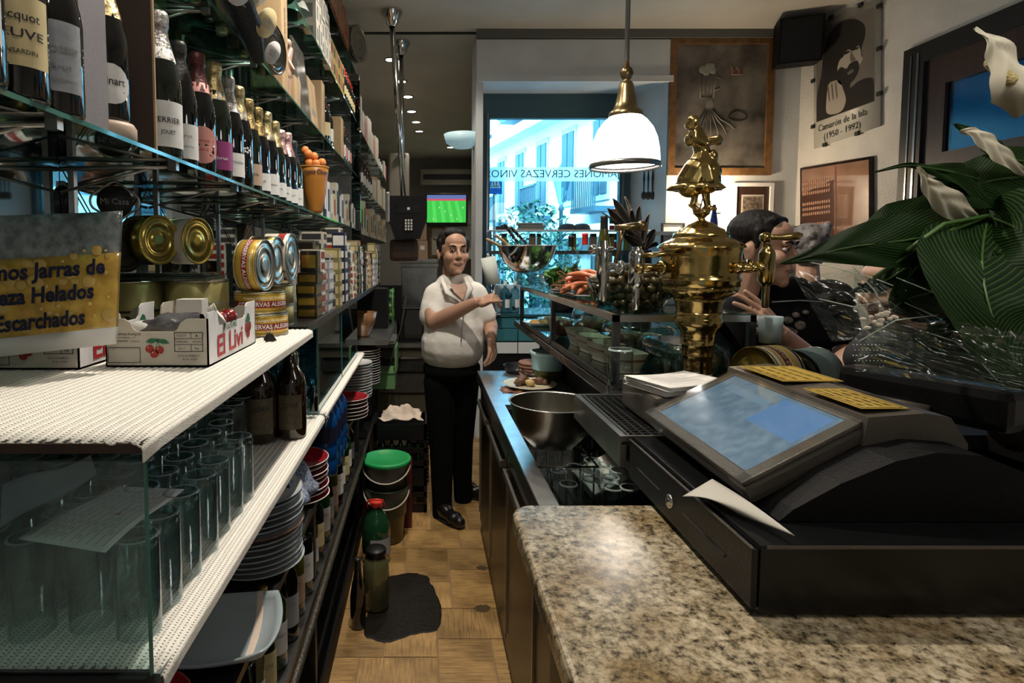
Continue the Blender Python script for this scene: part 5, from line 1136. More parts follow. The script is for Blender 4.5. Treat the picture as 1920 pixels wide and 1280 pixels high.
# TV, air conditioner, far things
def atY(px, py, Y): return at(px, py, Y)
a = at(797, 362, 10.8); b = at(877, 424, 10.8)
t = T('television', 'wall television showing a green football pitch', 'television', ((a.x+b.x)/2, 10.8, b.z))
w = (b.x-a.x)/2; h = a.z-b.z
MB().box(-w, w, 0, .08, 0, h, bev=.01).obj('case', M['plastb'], t)
k = .035
scr = MB().box(-w+k, w-k, -.004, 0, .07, h-k).obj('screen', emis('pitch_green', (.05, .50, .07), 1.0), t)
g = MB()
for i in range(4): g.add([Vector((-w+k+.12+i*.16, -.006, .07)), Vector((-w+k+.19+i*.16, -.006, .07)), Vector((-w+k+.15+i*.14, -.006, h*.76)), Vector((-w+k+.09+i*.14, -.006, h*.76))], [(0, 1, 2, 3)])
g.obj('mown_stripes', emis('pitch_light', (.09, .62, .10), 1.0), scr)
MB().box(-w+k, w-k, -.006, -.004, h*.78, h-k).obj('stand_crowd', emis('crowd_blue', (.12, .18, .42), .9), scr); MB().box(-w+k, w-k, -.008, -.006, h*.77, h*.83).obj('red_board', emis('board_red', (.6, .10, .14), .9), scr)
for i in range(6): MB().box(-.25+i*.11, -.238+i*.11, -.008, -.006, .12+.07*((i*3) % 4), .15+.07*((i*3) % 4)).obj('player', emis('players', (.75, .8, .8), .9) if i == 0 else bpy.data.materials['players'], scr)
a = at(788, 318, 10.9); b = at(893, 345, 10.9)
t = T('air_conditioner', 'long beige wall air conditioner above the television', 'air conditioner', ((a.x+b.x)/2, 11.12, b.z)); w = (b.x-a.x)/2
MB().box(-w, w, -.1, .26, 0, .30, bev=.02).obj('case', mat('ac_beige', (.26, .24, .20), .5), t); MB().box(-w*.9, w*.9, -.105, -.1, .10, .20).obj('louver', M['ink'], t)
for (x0, y0, x1, y1, Y, m1, m2, nm, lab) in ((806, 424, 834, 482, 10.9, 'woodf', 'photol', 'framed_picture', 'framed palm print under the television'), (836, 422, 886, 485, 11.0, 'plastw', 'plastw', 'white_board', 'blank white board to the right of the palm print')):
    a = at(x0, y0, Y); b = at(x1, y1, Y); t = T(nm, lab, 'picture', ((a.x+b.x)/2, Y, b.z)); w = (b.x-a.x)/2; h = a.z-b.z
    MB().box(-w, w, 0, .03, 0, h).obj('frame', M[m1], t); MB().box(-w+.04, w-.04, -.004, 0, .04, h-.04).obj('print', M[m2], t)
    if 'palm' in lab: MB().tube([(0, -.008, .05), (.02, -.008, .3)], .012, 5).tube([(.02, -.008, .3), (-.08, -.008, .36)], .01, 4).tube([(.02, -.008, .3), (.1, -.008, .38)], .01, 4).tube([(.02, -.008, .3), (.05, -.008, .45)], .01, 4).obj('palm_drawing', M['woodd'], t)
t = T('floor_grille', 'ribbed metal vent standing at floor level behind the barman', 'grille', (-.03, 3.98, 0))
MB().box(-.10, .06, .02, .05, 0, .50).obj('backing', M['plastm'], t)
for i in range(16): MB().box(-.095, .055, 0, .02, .02+i*.03, .033+i*.03).obj('slat', M['steel'], t)
t = T('dark_red_crate', 'dark red panel standing beside the pails', 'crate', (-.105, 3.42, 0)); MB().box(-.02, .03, -.12, .1, 0, .36, bev=.01).obj('panel', mat('dark_red_plastic', (.08, .008, .008), .4), t)
t = T('loudspeaker', 'beige speaker column on the far shelf wall', 'speaker', (-.40, 9.15, 2.3)); MB().box(-.16, .16, -.1, .1, 0, .9, bev=.03).obj('cabinet', mat('beige_speaker', (.26, .24, .20), .6), t); MB().ball((.05, -.10, .85), .06).obj('driver', M['plastb'], t); MB().box(-.02, .02, -.02, .02, .89, 1.199).obj('ceiling_bracket', M['steeld'], t)
# ================================================================== BAR SIDE (right)
# --- granite counter
t = T('granite_counter', 'speckled granite worktop with rounded corner in the foreground', 'counter', (0, 0, 0))
def rpoly(x0, x1, y0, y1, r):
    o = [(x0, y0), (x1, y0), (x1, y1)]
    for q in range(7): a = PI/2+PI/2*q/6; o.append((x0+r+r*math.cos(a), y1-r+r*math.sin(a)))
    return o
bm = bmesh.new()
g = MB().prism(rpoly(.172, 1.22, -.5, 1.137, .045), 1.058, 1.10); me = g.mesh('slab', M['granite']); bm.from_mesh(me)
bmesh.ops.bevel(bm, geom=[e for e in bm.edges if abs(e.verts[0].co.z-e.verts[1].co.z) < 1e-5], offset=.010, segments=3, affect='EDGES', profile=.5); bm.to_mesh(me); bm.free()
o = bpy.data.objects.new('slab', me); COL.objects.link(o); o.parent = t
MB().box(.25, 1.2, -.5, 1.10, .0, 1.057).obj('support', mat('dark_laminate', (.035, .026, .018), .4), t)
# --- steel work counter with sink
t = T('steel_counter', 'long stainless steel bar counter with sink and refrigerated doors', 'counter', (0, 0, 0))
g = MB(); g.box(.30, .352, 1.14, 3.24, .925, .95).box(.352, .72, 2.49, 3.24, .93, .95).box(.352, .72, 1.14, 1.19, .93, .95)
g.obj('worktop', M['steelb'], t)
MB().box(.297, .30, 1.14, 3.24, .895, .95).obj('front_lip', M['steeld'], t)
MB().box(.352, .72, 1.19, 2.49, .755, .765).box(.352, .356, 1.19, 2.49, .765, .93).box(.352, .72, 2.486, 2.49, .765, .93).obj('sink', M['steeld'], t)
MB().box(.33, .72, 1.14, 3.24, .0, .754).box(.33, .352, 1.14, 3.24, .754, .925).obj('body', M['steeld'], t)
for i, (y0, y1) in enumerate(((1.16, 1.62), (1.64, 2.16), (2.18, 2.72), (2.74, 3.22))):
    d_ = MB().box(.318, .330, y0, y1, .10, .86, bev=.003).obj('door', mat('brown_steel_door', (.05, .036, .022), .32, .7, var=.4, vs=7) if i == 0 else bpy.data.materials['brown_steel_door'], t)
    MB().box(.295, .305, y0+.03, y1-.03, .775, .80).box(.304, .319, y0+.03, y0+.05, .775, .80).box(.304, .319, y1-.05, y1-.03, .775, .80).obj('handle', M['steel'], d_)
    MB().box(.31, .318, y1-.03, y1-.018, .15, .75).obj('hinge_strip', M['steel'], d_)
# --- raised bar
t = T('bar_counter', 'dark raised customer bar behind the steel counter', 'bar', (0, 0, 0))
MB().box(.56, 1.10, 1.66, 3.60, 1.165, 1.20, bev=.004).obj('top', mat('dark_bar_top', (.02, .02, .02), .25, coat=.5), t)
MB().box(.72, .98, 1.18, 3.58, 0, 1.164).obj('body', M['plastm'], t); tag(MB().box(.703, 1.56, 1.27, 1.655, 1.167, 1.199).box(1.26, 1.56, 1.0, 1.27, 1.167, 1.199).box(1.28, 1.5, 1.05, 1.6, 0, 1.167).obj('bar_ledge', M['plastm']), 'dark ledge of the bar under the brass column and tins', 'ledge')
t = T('drip_tray', 'steel drip tray with square grid beside the cash register', 'tray', (0, 0, 0))
MB().box(.440, .700, 1.26, 1.655, 1.181, 1.187).box(.436, .450, 1.26, 1.655, 1.13, 1.200).box(.45, .700, 1.643, 1.655, 1.187, 1.200).box(.45, .700, 1.26, 1.27, 1.187, 1.200).obj('pan', M['steel'], t)
g = MB()
for i in range(12): g.box(.475+i*.0195, .479+i*.0195, 1.275, 1.64, 1.190, 1.196)
for i in range(19): g.box(.470, .695, 1.28+i*.0195, 1.284+i*.0195, 1.190, 1.195)
tag(g.obj('grid', M['steeld'], t), kind='stuff')
MB().box(.458, .462, 1.27, 1.645, 1.19, 1.199).obj('inner_rim', M['steel'], t)
# --- glass shelf unit (tapas display)
t = T('tapas_shelf', 'two tier glass and steel display shelf on the bar', 'shelf', (0, 0, 0))
X0, X1 = .562, .985; Y0, Y1 = 1.70, 3.38
for y in (Y0, 2.54, Y1-.02):
    for x in (X0, X1-.02): MB().box(x, x+.020, y, y+.020, 1.201, 1.405).obj('post', M['steeld'], t)
for z in (1.205, 1.405):
    MB().box(X0, X0+.018, Y0, Y1, z, z+.020).box(X1-.018, X1, Y0, Y1, z, z+.020).box(X0, X1, Y0, Y0+.018, z, z+.020).box(X0, X1, Y1-.018, Y1, z, z+.020).obj('frame', M['steel'] if z > 1.3 else M['steeld'], t)
    MB().box(X0+.002, X1-.002, Y0+.002, Y1-.002, z+.020, z+.026).obj('glass_pane', M['gshelf'], t)
ZT, ZU = 1.432, 1.232
# --- things on the steel counter and in the sink
def tumbler2(label, loc, h=.13, r=.031, up=False, grp='small glasses in the sink'):
    t = T('tumbler', label, 'glass', loc, group=grp)
    MB().lathe([(r*.96, 0), (r, .02), (r, h*.93), (r*.93, h*.985), (r*.80, h), (r*.72, h-.004), (0, h-.006)], 24).obj('outer_wall', M['gtumb'], t)
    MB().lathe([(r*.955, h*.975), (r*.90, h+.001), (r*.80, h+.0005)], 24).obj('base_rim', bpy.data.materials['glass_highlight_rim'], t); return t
gl = [(1066, 905), (1108, 897), (1150, 912), (1180, 912), (1078, 873), (1108, 880), (1110, 861), (1135, 870), (1048, 880), (1160, 880), (1145, 893)]
for i, (px, py) in enumerate(gl):
    p = atz(px, py, .895+.006*(i % 2)); tumbler2('small upturned glass in the sink, %s' % ('front left', 'front middle', 'front right', 'far right at the front', 'second row left', 'second row middle', 'back middle', 'back right', 'back left beside the jar', 'right beside the white tub', 'between the two right front ones')[i], (p.x, p.y, .766), .128+.006*(i % 2), .030)
for i, (px, py, h, r) in enumerate(((1040, 822, .13, .034), (1098, 838, .17, .042), (1028, 850, .10, .03))):
    p = atz(px, py, .766+h); t = T('glass_jar', ('clear glass jar with ribbed neck under the steel bowl', 'wide clear glass cylinder behind the upturned glasses', 'low glass goblet at the front edge of the sink')[i], 'jar', (p.x, p.y, .766))
    MB().lathe([(0, .004), (r*.9, 0), (r, .01), (r, h*.6), (r*.7, h*.75), (r*.7, h*.93), (r*.78, h*.94), (r*.78, h)] if i != 1 else [(0, .004), (r*.9, 0), (r, .01), (r, h)], 24).obj('body', M['gtumb'], t)
g = T('wire_rack', 'chrome wire glass rack standing under the steel bowl', 'rack', (.40, 1.95, .766))
for k in range(5): MB().tube([(-.03+.045*k, -.12, .155), (-.03+.045*k, -.12, .01), (-.03+.045*k, .16, .01), (-.03+.045*k, .16, .155)], .003, 6).obj('wire', M['chrome'], g)
MB().tube([(-.04, -.13, .155), (.16, -.13, .155), (.16, .17, .155), (-.04, .17, .155)], .004, 6, closed=True).obj('rim_wire', M['chrome'], g)
c = at(1036, 752, 1.86)
t = T('steel_bowl', 'wide dark steel bowl with a few olives resting on the glass rack', 'bowl', (c.x, 1.86, c.z-.155))
R0 = .140
MB().lathe([(0, 0), (.04, .0), (.07, .012), (.105, .05), (.128, .10), (R0-.002, .152), (R0, .155)], 48).lathe([(R0-.003, .153), (.124, .10), (.10, .052), (.065, .016), (0, .006)], 48).obj('body', mat('spun_steel', (.22, .20, .16), .30, .95, var=.25, vs=8), t)
MB().lathe([(R0-.004, .153), (R0, .1565), (R0+.003, .155), (R0+.001, .152)], 48).obj('rolled_rim', M['steel'], t)
for i, (x, y) in enumerate(((.02, .05), (.045, .03), (-.01, .03), (.005, -.02), (-.04, .01))): S(MB().ball((0, 0, 0), (.012, .012, .014)), 'olive', M['olive'], 'single olive lying in the steel bowl, %s' % ('at the back', 'at the right', 'near the middle', 'at the front', 'at the left')[i], 'olive', (c.x+x, 1.86+y, c.z-.155+.026), group='olives in the steel bowl')
MB().box(.36, .40, 1.80, 1.84, .925, .93)
t = T('plastic_tub', 'tilted white rectangular plastic tub at the far side of the sink', 'tub', (.62, 1.93, .80), rot=(math.radians(8), math.radians(-22), math.radians(10)))
MB().box(-.06, .10, -.075, .075, 0, .06, bev=.01).obj('body', mat('tub_white', (.42, .41, .37), .4), t); MB().box(-.068, .108, -.083, .083, .06, .068, bev=.003).obj('rim', bpy.data.materials['tub_white'], t)
bottle('wine', 'wine_bottle', 'dark bottle standing behind the sink glasses', (.56, 2.03, .766), M['gblack'], M['fblack'], (.08, .11, 60, M['lcream']), sc=.8, ang=-110)
bottle('wine', 'wine_bottle', 'second dark bottle standing in the shadow at the back of the sink', (.64, 2.17, .766), M['gblack'], M['fblack'], None, sc=.8)
def plate1(name, label, loc, r, m, cat='plate'): return S(MB().lathe([(0, 0), (r*.55, 0), (r*.62, .004), (r*.97, .018), (r, .021), (r*.96, .021), (r*.6, .009), (0, .006)], 40), name, m, label, cat, loc)
p = atz(993, 722, .96); plate1('serving_plate', 'oval cream plate of stewed meat on the steel counter', (p.x, p.y, .951), .135, M['chinac'])
for i, (dx, dy, s) in enumerate(((-.045, .01, .035), (-.02, .03, .04), (.0, -.02, .03), (.06, .02, .035), (.085, .01, .028), (-.06, -.02, .025), (.025, .035, .025))):
    g = MB(); rr = random.Random(i)
    for q in range(4): g.ball((rr.uniform(-.3, .3)*s, rr.uniform(-.3, .3)*s, s*.5+rr.uniform(-.1, .3)*s), (s*.7, s*.55, s*.5), 0, 8)
    o = fuse(g, 'meat_piece', M['food'] if i != 2 else M['foodp'], None, .005, 1); o.location = (p.x+dx, p.y+dy, .958); tag(o, ('piece of stewed meat, left end of the plate', 'largest piece of stewed meat', 'pale potato slice in front of the meat', 'piece of meat right of the gap', 'rightmost piece of meat', 'small scrap of meat at the left front', 'scrap of meat at the back')[i], 'food', 'food on the cream plate')
cloth('napkin', 'reddish napkin under the edge of the cream plate', (p.x-.10, p.y-.07, .951), .05, .05, .012, M['chinabr'], 1.3)
p = atz(1012, 708, .96)
for i, (px, py, r, m, lab) in enumerate(((1016, 706, .10, 'chinabr', 'brown earthenware dish behind the cream plate'), (972, 694, .085, 'gblack', 'black round dish at the far end of the steel counter'))):
    p = atz(px, py, .96); S(MB().lathe([(0, 0), (r*.8, 0), (r, .035), (r*1.02, .04), (r*.94, .04), (r*.75, .008), (0, .007)], 30), 'clay_dish', mat('dark_clay', (.05, .022, .012), .25, coat=.5) if i == 0 else M['plastb'], lab, 'dish', (p.x, p.y+.05*(1-i), .951))
for i in range(4): S(MB().lathe([(0, 0), (.075, 0), (.085, .012), (.08, .018), (0, .014)], 28), 'clay_plate', mat('pinkish_clay', (.26, .13, .09), .5) if i == 0 else bpy.data.materials['pinkish_clay'], 'reddish clay plate, %s of the small pile beside the tub' % ('lowest', 'second', 'third', 'topmost')[i], 'plate', (.60, 3.13, .951+.0185*i), group='clay plates')
t = T('food_tub', 'pale blue lidded tub half full of olives at the far counter end', 'tub', (.655, 3.02, .951))
MB().lathe([(0, 0), (.075, 0), (.08, .01), (.085, .06)], 30).obj('contents', mat('olive_brine', (.10, .12, .03), .3, var=.6, vs=60), t)
MB().lathe([(.0855, .055), (.090, .13), (.092, .135)], 30).obj('body', mat('frosted_blue', (.30, .50, .55), .4), t); MB().lathe([(.088, .13), (.097, .132), (.097, .148), (.09, .15), (.086, .145), (0, .143)], 30).obj('lid', mat('pale_blue_lid', (.40, .60, .66), .35), t)
# upturned glass on the tray
p = atz(1161, 752, 1.20); tumbler2('tall upturned glass standing alone on the drip tray', (p.x, p.y, 1.2005), .145, .034, grp=None)
# --- food on the top glass
def clearbowl(name, label, loc, r, h):
    t = T(name, label, 'bowl', loc)
    MB().lathe([(0, .002), (r*.55, 0), (r*.75, .01), (r*.95, h*.7), (r, h)], 34).lathe([(r, h), (r+.003, h+.002), (r-.003, h+.002)], 34).obj('body', M['gclear'], t); return t
OC = (.715, 1.99); orr = .150
clearbowl('olive_bowl', 'big clear bowl heaped with olives beside the brass column', (OC[0], OC[1], ZT), orr, .085)
rr = random.Random(11); pts = []
lay = [(.0, .016, .70), (.024, .040, .82), (.048, .064, .90), (.072, .090, .88), (.096, .112, .60), (.115, .132, .32)]
for (z0, z1, k) in lay:
    n_ = 0; tries = 0
    while tries < 1500:
        tries += 1; a = rr.uniform(0, 2*PI); d = orr*k*math.sqrt(rr.random()); p = Vector((d*math.cos(a), d*math.sin(a), (z0+z1)/2+rr.uniform(-.003, .003)))
        if k > .8 and d < orr*.42: continue
        if all((p-q).length > .0255 for q in pts): pts.append(p)
oli = MB().ball((0, 0, 0), (.0135, .0135, .0165), 0, 10).mesh('olive', M['olive'])
pts.sort(key=lambda p: -p.z+p.y)
for i, p in enumerate(pts[:290]):
    o = bpy.data.objects.new('olive', oli); COL.objects.link(o); o.location = (OC[0]+p.x, OC[1]+p.y, ZT+.004+p.z); o.rotation_euler = (rr.uniform(0, 3), rr.uniform(0, 3), 0)
    tag(o, 'glossy brown green olive in the heap of the clear bowl', 'olive', 'olives heaped in the clear bowl')
clearbowl('salad_bowl', 'clear plastic bowl of lettuce next to the prawns', (.668, 2.80, ZT), .10, .075)
g = MB(); rr = random.Random(4)
for i in range(26):
    a = rr.uniform(0, 6.28); d = rr.uniform(0, .065); c0 = Vector((d*math.cos(a), d*math.sin(a), .03+rr.uniform(0, .06))); e = Euler((rr.uniform(-1, 1), rr.uniform(-1, 1), rr.uniform(0, 6))).to_matrix(); s = rr.uniform(.025, .04)
    g.grid(lambda u, v: c0+e @ Vector(((u-.5)*2*s, (v-.5)*2*s, .012*math.sin(u*9+i)*math.cos(v*8)+.4*s*(u-.5)**2)), 6, 6, thick=.0008)
o = S(g, 'lettuce', M['lettuce'], 'torn green lettuce filling the clear bowl', 'salad', (.668, 2.80, ZT)); o['kind'] = 'stuff'
clearbowl('salad_bowl', 'clear plastic tub with dark greens at the far end of the top shelf', (.86, 3.05, ZT), .09, .08)
g = MB(); rr = random.Random(8)
for i in range(14):
    c0 = Vector((rr.uniform(-.05, .05), rr.uniform(-.05, .05), .02+rr.uniform(0, .045))); e = Euler((rr.uniform(-1, 1), rr.uniform(-1, 1), rr.uniform(0, 6))).to_matrix()
    g.grid(lambda u, v: c0+e @ Vector(((u-.5)*.07, (v-.5)*.07, .010*math.sin(u*9+i))), 5, 5, thick=.0008)
o = S(g, 'lettuce', M['lettuce'], 'greens in the tub at the far end of the top shelf', 'salad', (.86, 3.05, ZT)); o['kind'] = 'stuff'
t = T('prawn_tray', 'shallow clear tray under the heap of orange prawns', 'tray', (.70, 2.42, ZT)); MB().box(-.10, .13, -.10, .10, 0, .012, bev=.004).obj('body', M['gclear'], t)
rr = random.Random(9)
for i in range(24):
    g = MB(); L = rr.uniform(.10, .13); pts_ = [Vector((L*(u-.5), .03*math.sin(u*PI)*1.2, .006*math.sin(u*PI))) for u in [q/7 for q in range(8)]]
    g.tube(pts_, [.004, .009, .0115, .0115, .010, .008, .006, .003], 8)
    pr_ = T('prawn', 'orange cooked prawn, number %d from the left of the heap' % (i+1) if False else 'orange cooked prawn lying in the heap beside the olives', 'prawn', (.70+rr.uniform(-.08, .09), 2.41+rr.uniform(-.06, .06), ZT+.024+.0028*i), group='cooked prawns', rot=(rr.uniform(-.5, .5), rr.uniform(-.25, .25), rr.uniform(-.5, .5)))
    g.obj('body', M['prawn'], pr_); MB().tube([pts_[0], pts_[0]+Vector((-.03, .01, .01)), pts_[0]+Vector((-.05, .03, .004))], .0009, 4).tube([pts_[0], pts_[0]+Vector((-.03, -.01, .014))], .0009, 4).obj('feelers', M['prawn'], pr_)
# steel bowl with knives
c = at(988, 461, 3.12)
t = T('steel_bowl', 'polished deep steel bowl holding knives and bottles', 'bowl', (c.x, 3.12, c.z-.145))
MB().lathe([(0, 0), (.05, 0), (.085, .018), (.125, .06), (.148, .11), (.157, .145)], 48).lathe([(.155, .145), (.146, .11), (.12, .062), (.08, .022), (0, .006)], 48).obj('body', M['chrome'], t)
MB().lathe([(.154, .144), (.158, .148), (.162, .145), (.158, .142)], 48).obj('rolled_rim', M['steel'], t)
bz = c.z-.145
S(MB().lathe([(0, 0), (.07, 0), (.075, .01), (.075, bz-ZT-.004), (0, bz-ZT-.002)], 28), 'bowl_stand', M['gclear'], 'clear plastic pot under the steel bowl of knives', 'pot', (c.x+.02, 3.12, ZT+.001))
S(MB().box(-.09, .09, -.10, .10, 0, .004), 'clear_sheet', M['gclear'], 'clear lid under the plastic pot', 'lid', (c.x, 2.95, ZT-.004)) if False else None
for i, (x0, y0, x1, y1, m1, lab) in enumerate(((955, 470, 912, 448, 'wood', 'knife with pale wooden handle sticking out of the steel bowl'), (962, 466, 928, 440, 'wood', 'second wooden handled knife behind the first'), (975, 462, 946, 420, 'plastb', 'black handled carving knife sticking up from the steel bowl'), (992, 462, 958, 426, 'plastb', 'black riveted handle knife next to the tall one'))):
    a = at(x0, y0, 3.08+.03*i); b = at(x1, y1, 3.05+.03*i); t2 = T('kitchen_knife', lab, 'knife', a)
    d = b-a; MB().tube([d*.15, d*.3, d*.6, d*.9, d], [.010, .011, .013, .014, .009], 8, flat=.6).obj('handle', M[m1], t2); MB().tube([-d*.6, d*.15], [.004, .012], 4, flat=.2).obj('blade', M['steel'], t2)
    for q in (.35, .6, .8): MB().ball(d*q+Vector((0, -.012, 0)), .0035, 0, 6).obj('rivet', M['steel'], t2) if m1 == 'plastb' else None
# bottles on the far side
for px, kind, glass, foil, lab, sc in ((1070, 'wine', 'gtumb', 'fblack', 'clear bottle with dark blue cap behind the prawns', .88), (1096, 'wine', 'gtumb', 'plastred', 'clear bottle with red cap behind the prawns', .92), (1131, 'flute', 'golive', 'fblack', 'tall olive green bottle behind the prawns', 1.08)):
    Y = 2.70; X = (px-796)/1080*Y; bottle(kind, 'liqueur_bottle', lab, (X, Y, ZT), M[glass], M[foil], (.03, .08, 70, M['lwhite']), -110, sc=sc)
# lower tier
def loaf(label, loc, rz):
    t = T('loaf_dish', label, 'dish', loc, rz)
    def f(u, v):
        a = u*2*PI; k = .62+.38*v; x = .05*k*math.copysign(abs(math.cos(a))**.45, math.cos(a)); y = .085*k*math.copysign(abs(math.sin(a))**.45, math.sin(a)); return (x, y, .065*v)
    MB().grid(f, 32, 8).grid(lambda u, v: [q*(.93 if i < 2 else 1) for i, q in enumerate(f(u, v*.98+.02))], 32, 8).obj('body', mat('ribbed_china', (.40, .38, .30), .3, bump=1, bs=30, stretch=(.1, .1, 6)) if 'ribbed_china' not in bpy.data.materials else bpy.data.materials['ribbed_china'], t)
    MB().prism([(.034*math.copysign(abs(math.cos(a))**.45, math.cos(a)), .056*math.copysign(abs(math.sin(a))**.45, math.sin(a))) for a in [q*PI/12 for q in range(24)]], .002, .010).obj('base', bpy.data.materials['ribbed_china'], t)
    MB().prism([(.044*math.copysign(abs(math.cos(a))**.45, math.cos(a)), .076*math.copysign(abs(math.sin(a))**.45, math.sin(a))) for a in [q*PI/12 for q in range(24)]], .040, .048).obj('food', M['food'], t)
for i, (y, x) in enumerate(((1.84, .645), (2.02, .640), (2.20, .645), (2.38, .65), (2.76, .65))): loaf('cream ribbed loaf dish on the lower display tier, %s' % onth(i)+(' from the camera' if i else ' and nearest'), (x, y, ZU), .12)
def lidbox(label, loc, d, m='gclear', rz=0):
    t = T('clear_container', label, 'container', loc, rz); a, b, c = d
    def f(u, v):
        A = u*2*PI; k = 1-.13*v-(0 if v < .85 else (v-.85)*1.0); return (a*k*math.copysign(abs(math.cos(A))**.5, math.cos(A)), b*k*math.copysign(abs(math.sin(A))**.5, math.sin(A)), c*min(1, v*1.05)+.003*math.sin(A*9)*v)
    MB().grid(f, 40, 8).prism([(a*.72*math.copysign(abs(math.cos(q*PI/12))**.5, math.cos(q*PI/12)), b*.72*math.copysign(abs(math.sin(q*PI/12))**.5, math.sin(q*PI/12))) for q in range(24)], c-.002, c).obj('cover', M[m], t)
    MB().tube([(a*1.03*math.copysign(abs(math.cos(q*PI/16))**.5, math.cos(q*PI/16)), b*1.03*math.copysign(abs(math.sin(q*PI/16))**.5, math.sin(q*PI/16)), .004) for q in range(32)], .004, 6, closed=True).obj('rim', M['gblue'], t)
    g = MB(); rr = random.Random(int(a*1000)+int(loc[1]*10))
    for q in range(10): g.ball((rr.uniform(-.55, .55)*a, rr.uniform(-.55, .55)*b, c*.35), (a*.3, b*.3, c*.3), 0, 8)
    tag(g.obj('food', M['food'], t), kind='stuff'); return t
lidbox('large clear covered platter on the lower tier nearest the brass column', (.86, 1.90, ZU), (.12, .16, .09))
lidbox('second clear covered platter behind the nearest one', (.84, 2.26, ZU), (.13, .16, .10))
lidbox('third clear covered platter farther along the lower tier', (.85, 2.80, ZU), (.12, .17, .11))
lidbox('frosted container stacked at the front of the nearest platter', (.76, 1.82, ZU+.0), (.04, .09, .07), 'gblue')
for i, (px, Y, lab) in enumerate(((985, 3.05, 'white plate with golden food at the far end of the lower tier'), (1012, 3.22, 'white plate behind it on the lower tier'))):
    X = (px-796)/1080*Y+.08; plate1('serving_plate', lab, (X, Y, ZU), .09, M['china']); S(MB().lathe([(0, 0), (.06, .0), (.05, .018), (0, .024)], 18), 'omelette', mat('golden_food', (.40, .22, .07), .6) if i == 0 else bpy.data.materials['golden_food'], ('golden', 'browner')[i]+' food on the '+('far end', 'rear')[i]+' plate', 'food', (X, Y, ZU+.0075))
S(MB().ball((0, 0, .04), (.05, .05, .04), 0, 14).ball((.09, -.02, .04), (.045, .045, .04), 0, 14), 'onion', mat('red_onion', (.07, .025, .018), .3), 'brown onions beside the plates on the lower tier', 'onion', (.63, 2.62, ZU))
# --- brass beer column
K = .00061; cy = 1.62; cx_ = (1312-796)/1080*cy
t = T('beer_column', 'tall polished brass beer column with taps on the bar', 'beer tap', (cx_, cy, 0))
def pz(y): return 2.0206-y*K
def prof(L): return [(r*K, pz(y)) for y, r in L]
MB().lathe(prof([(1345, 105), (1340, 110), (1290, 104), (1270, 100), (1262, 66), (1250, 66), (1225, 62), (1200, 61)])[:]+prof([(1190, 63), (1180, 62), (1150, 64), (1148, 67), (1143, 65), (1100, 69), (1098, 73), (1093, 70), (1060, 74), (1050, 76), (1040, 76), (1020, 88), (1010, 98), (1000, 102), (975, 103), (968, 96), (958, 101), (950, 99), (944, 94)]), 48).obj('stem', M['brass'], t)
MB().lathe(prof([(946, 94), (940, 96), (900, 104), (892, 110), (885, 108)]), 48).obj('collar', M['brass'], t)
MB().lathe(prof([(888, 104), (876, 120), (855, 150), (838, 163), (830, 160)]), 64, flute=lambda a, z: 1+.03*math.sin(a*20+z*90)).obj('gadroon_band', M['brass'], t)
MB().lathe(prof([(832, 158), (826, 168), (808, 166), (800, 172), (792, 172), (785, 166), (765, 168), (700, 172), (680, 172), (672, 176), (655, 176), (650, 180)]), 56).obj('body', M['brass'], t)
MB().lathe(prof([(652, 182), (640, 178), (622, 150), (612, 126), (606, 120)]), 72, flute=lambda a, z: 1+.035*abs(math.sin(a*14))).obj('fluted_dome', M['brass'], t)
MB().lathe(prof([(608, 120), (602, 122), (584, 118), (578, 100), (570, 98), (556, 70), (546, 62), (538, 44), (528, 20), (518, 14), (508, 22), (498, 34), (486, 38), (482, 34), (482, 0)]), 48).obj('finial_base', M['brass'], t)
# statue
g = MB()
def sp(x, y, d=0): return Vector(((x-272)*K, d, pz(y)))
g.ball(sp(222, 82), (.018, .018, .020)).ball(sp(215, 95, .004), (.017, .016, .014)).cap(sp(230, 100), .009, sp(238, 120), .010)
g.cap(sp(238, 130), .020, sp(258, 180), .022).cap(sp(258, 180), .022, sp(268, 225), .021)
g.cap(sp(228, 135, -.012), .011, sp(222, 165, -.02), .009).cap(sp(222, 165, -.02), .009, sp(262, 190, -.03), .008).cap(sp(262, 190, -.03), .008, sp(320, 172, -.022), .009)
g.cap(sp(255, 130, .012), .010, sp(285, 160, .016), .008).cap(sp(285, 160, .016), .008, sp(325, 158, -.005), .009).ball(sp(328, 168, -.012), (.012, .014, .016)).ball(sp(212, 160, .01), (.012, .014, .018))
g.cap(sp(268, 225), .023, sp(255, 300), .040).cap(sp(268, 230), .023, sp(290, 310, -.01), .034).cap(sp(250, 300), .040, sp(225, 355, .005), .042).cap(sp(270, 300, -.01), .034, sp(285, 350, -.01), .036).cap(sp(235, 340), .036, sp(185, 362), .020).ball(sp(318, 245), (.012, .016, .022)).ball(sp(300, 240, -.02), (.014, .012, .018))
statue = fuse(g, 'statue', M['brass'], t, .0026, 2)
MB().lathe([(.046, 0), (.058, -.006), (.06, -.004), (.05, .008)], 40, flute=lambda a, z: 1+.10*math.sin(a*7)+.25*math.cos(a)**2, M=Matrix.Translation(sp(245, 378))).obj('skirt_hem', M['brass'], statue)
g = MB(); g.cap(sp(240, 375), .014, sp(238, 430), .009).cap(sp(238, 430), .009, sp(228, 458), .008).cap(sp(228, 458), .008, sp(238, 478, -.018), .007).cap(sp(238, 478, -.018), .007, sp(225, 455, .01), .005)
g.cap(sp(285, 375), .014, sp(292, 430), .010).cap(sp(292, 430), .010, sp(300, 462), .008).cap(sp(300, 468), .008, sp(325, 474, -.01), .006).cap(sp(300, 466), .009, sp(290, 474, .008), .008); g.ball(sp(272, 480), (.026, .022, .005)); fuse(g, 'statue_legs', M['brass'], t, .0022, 1)
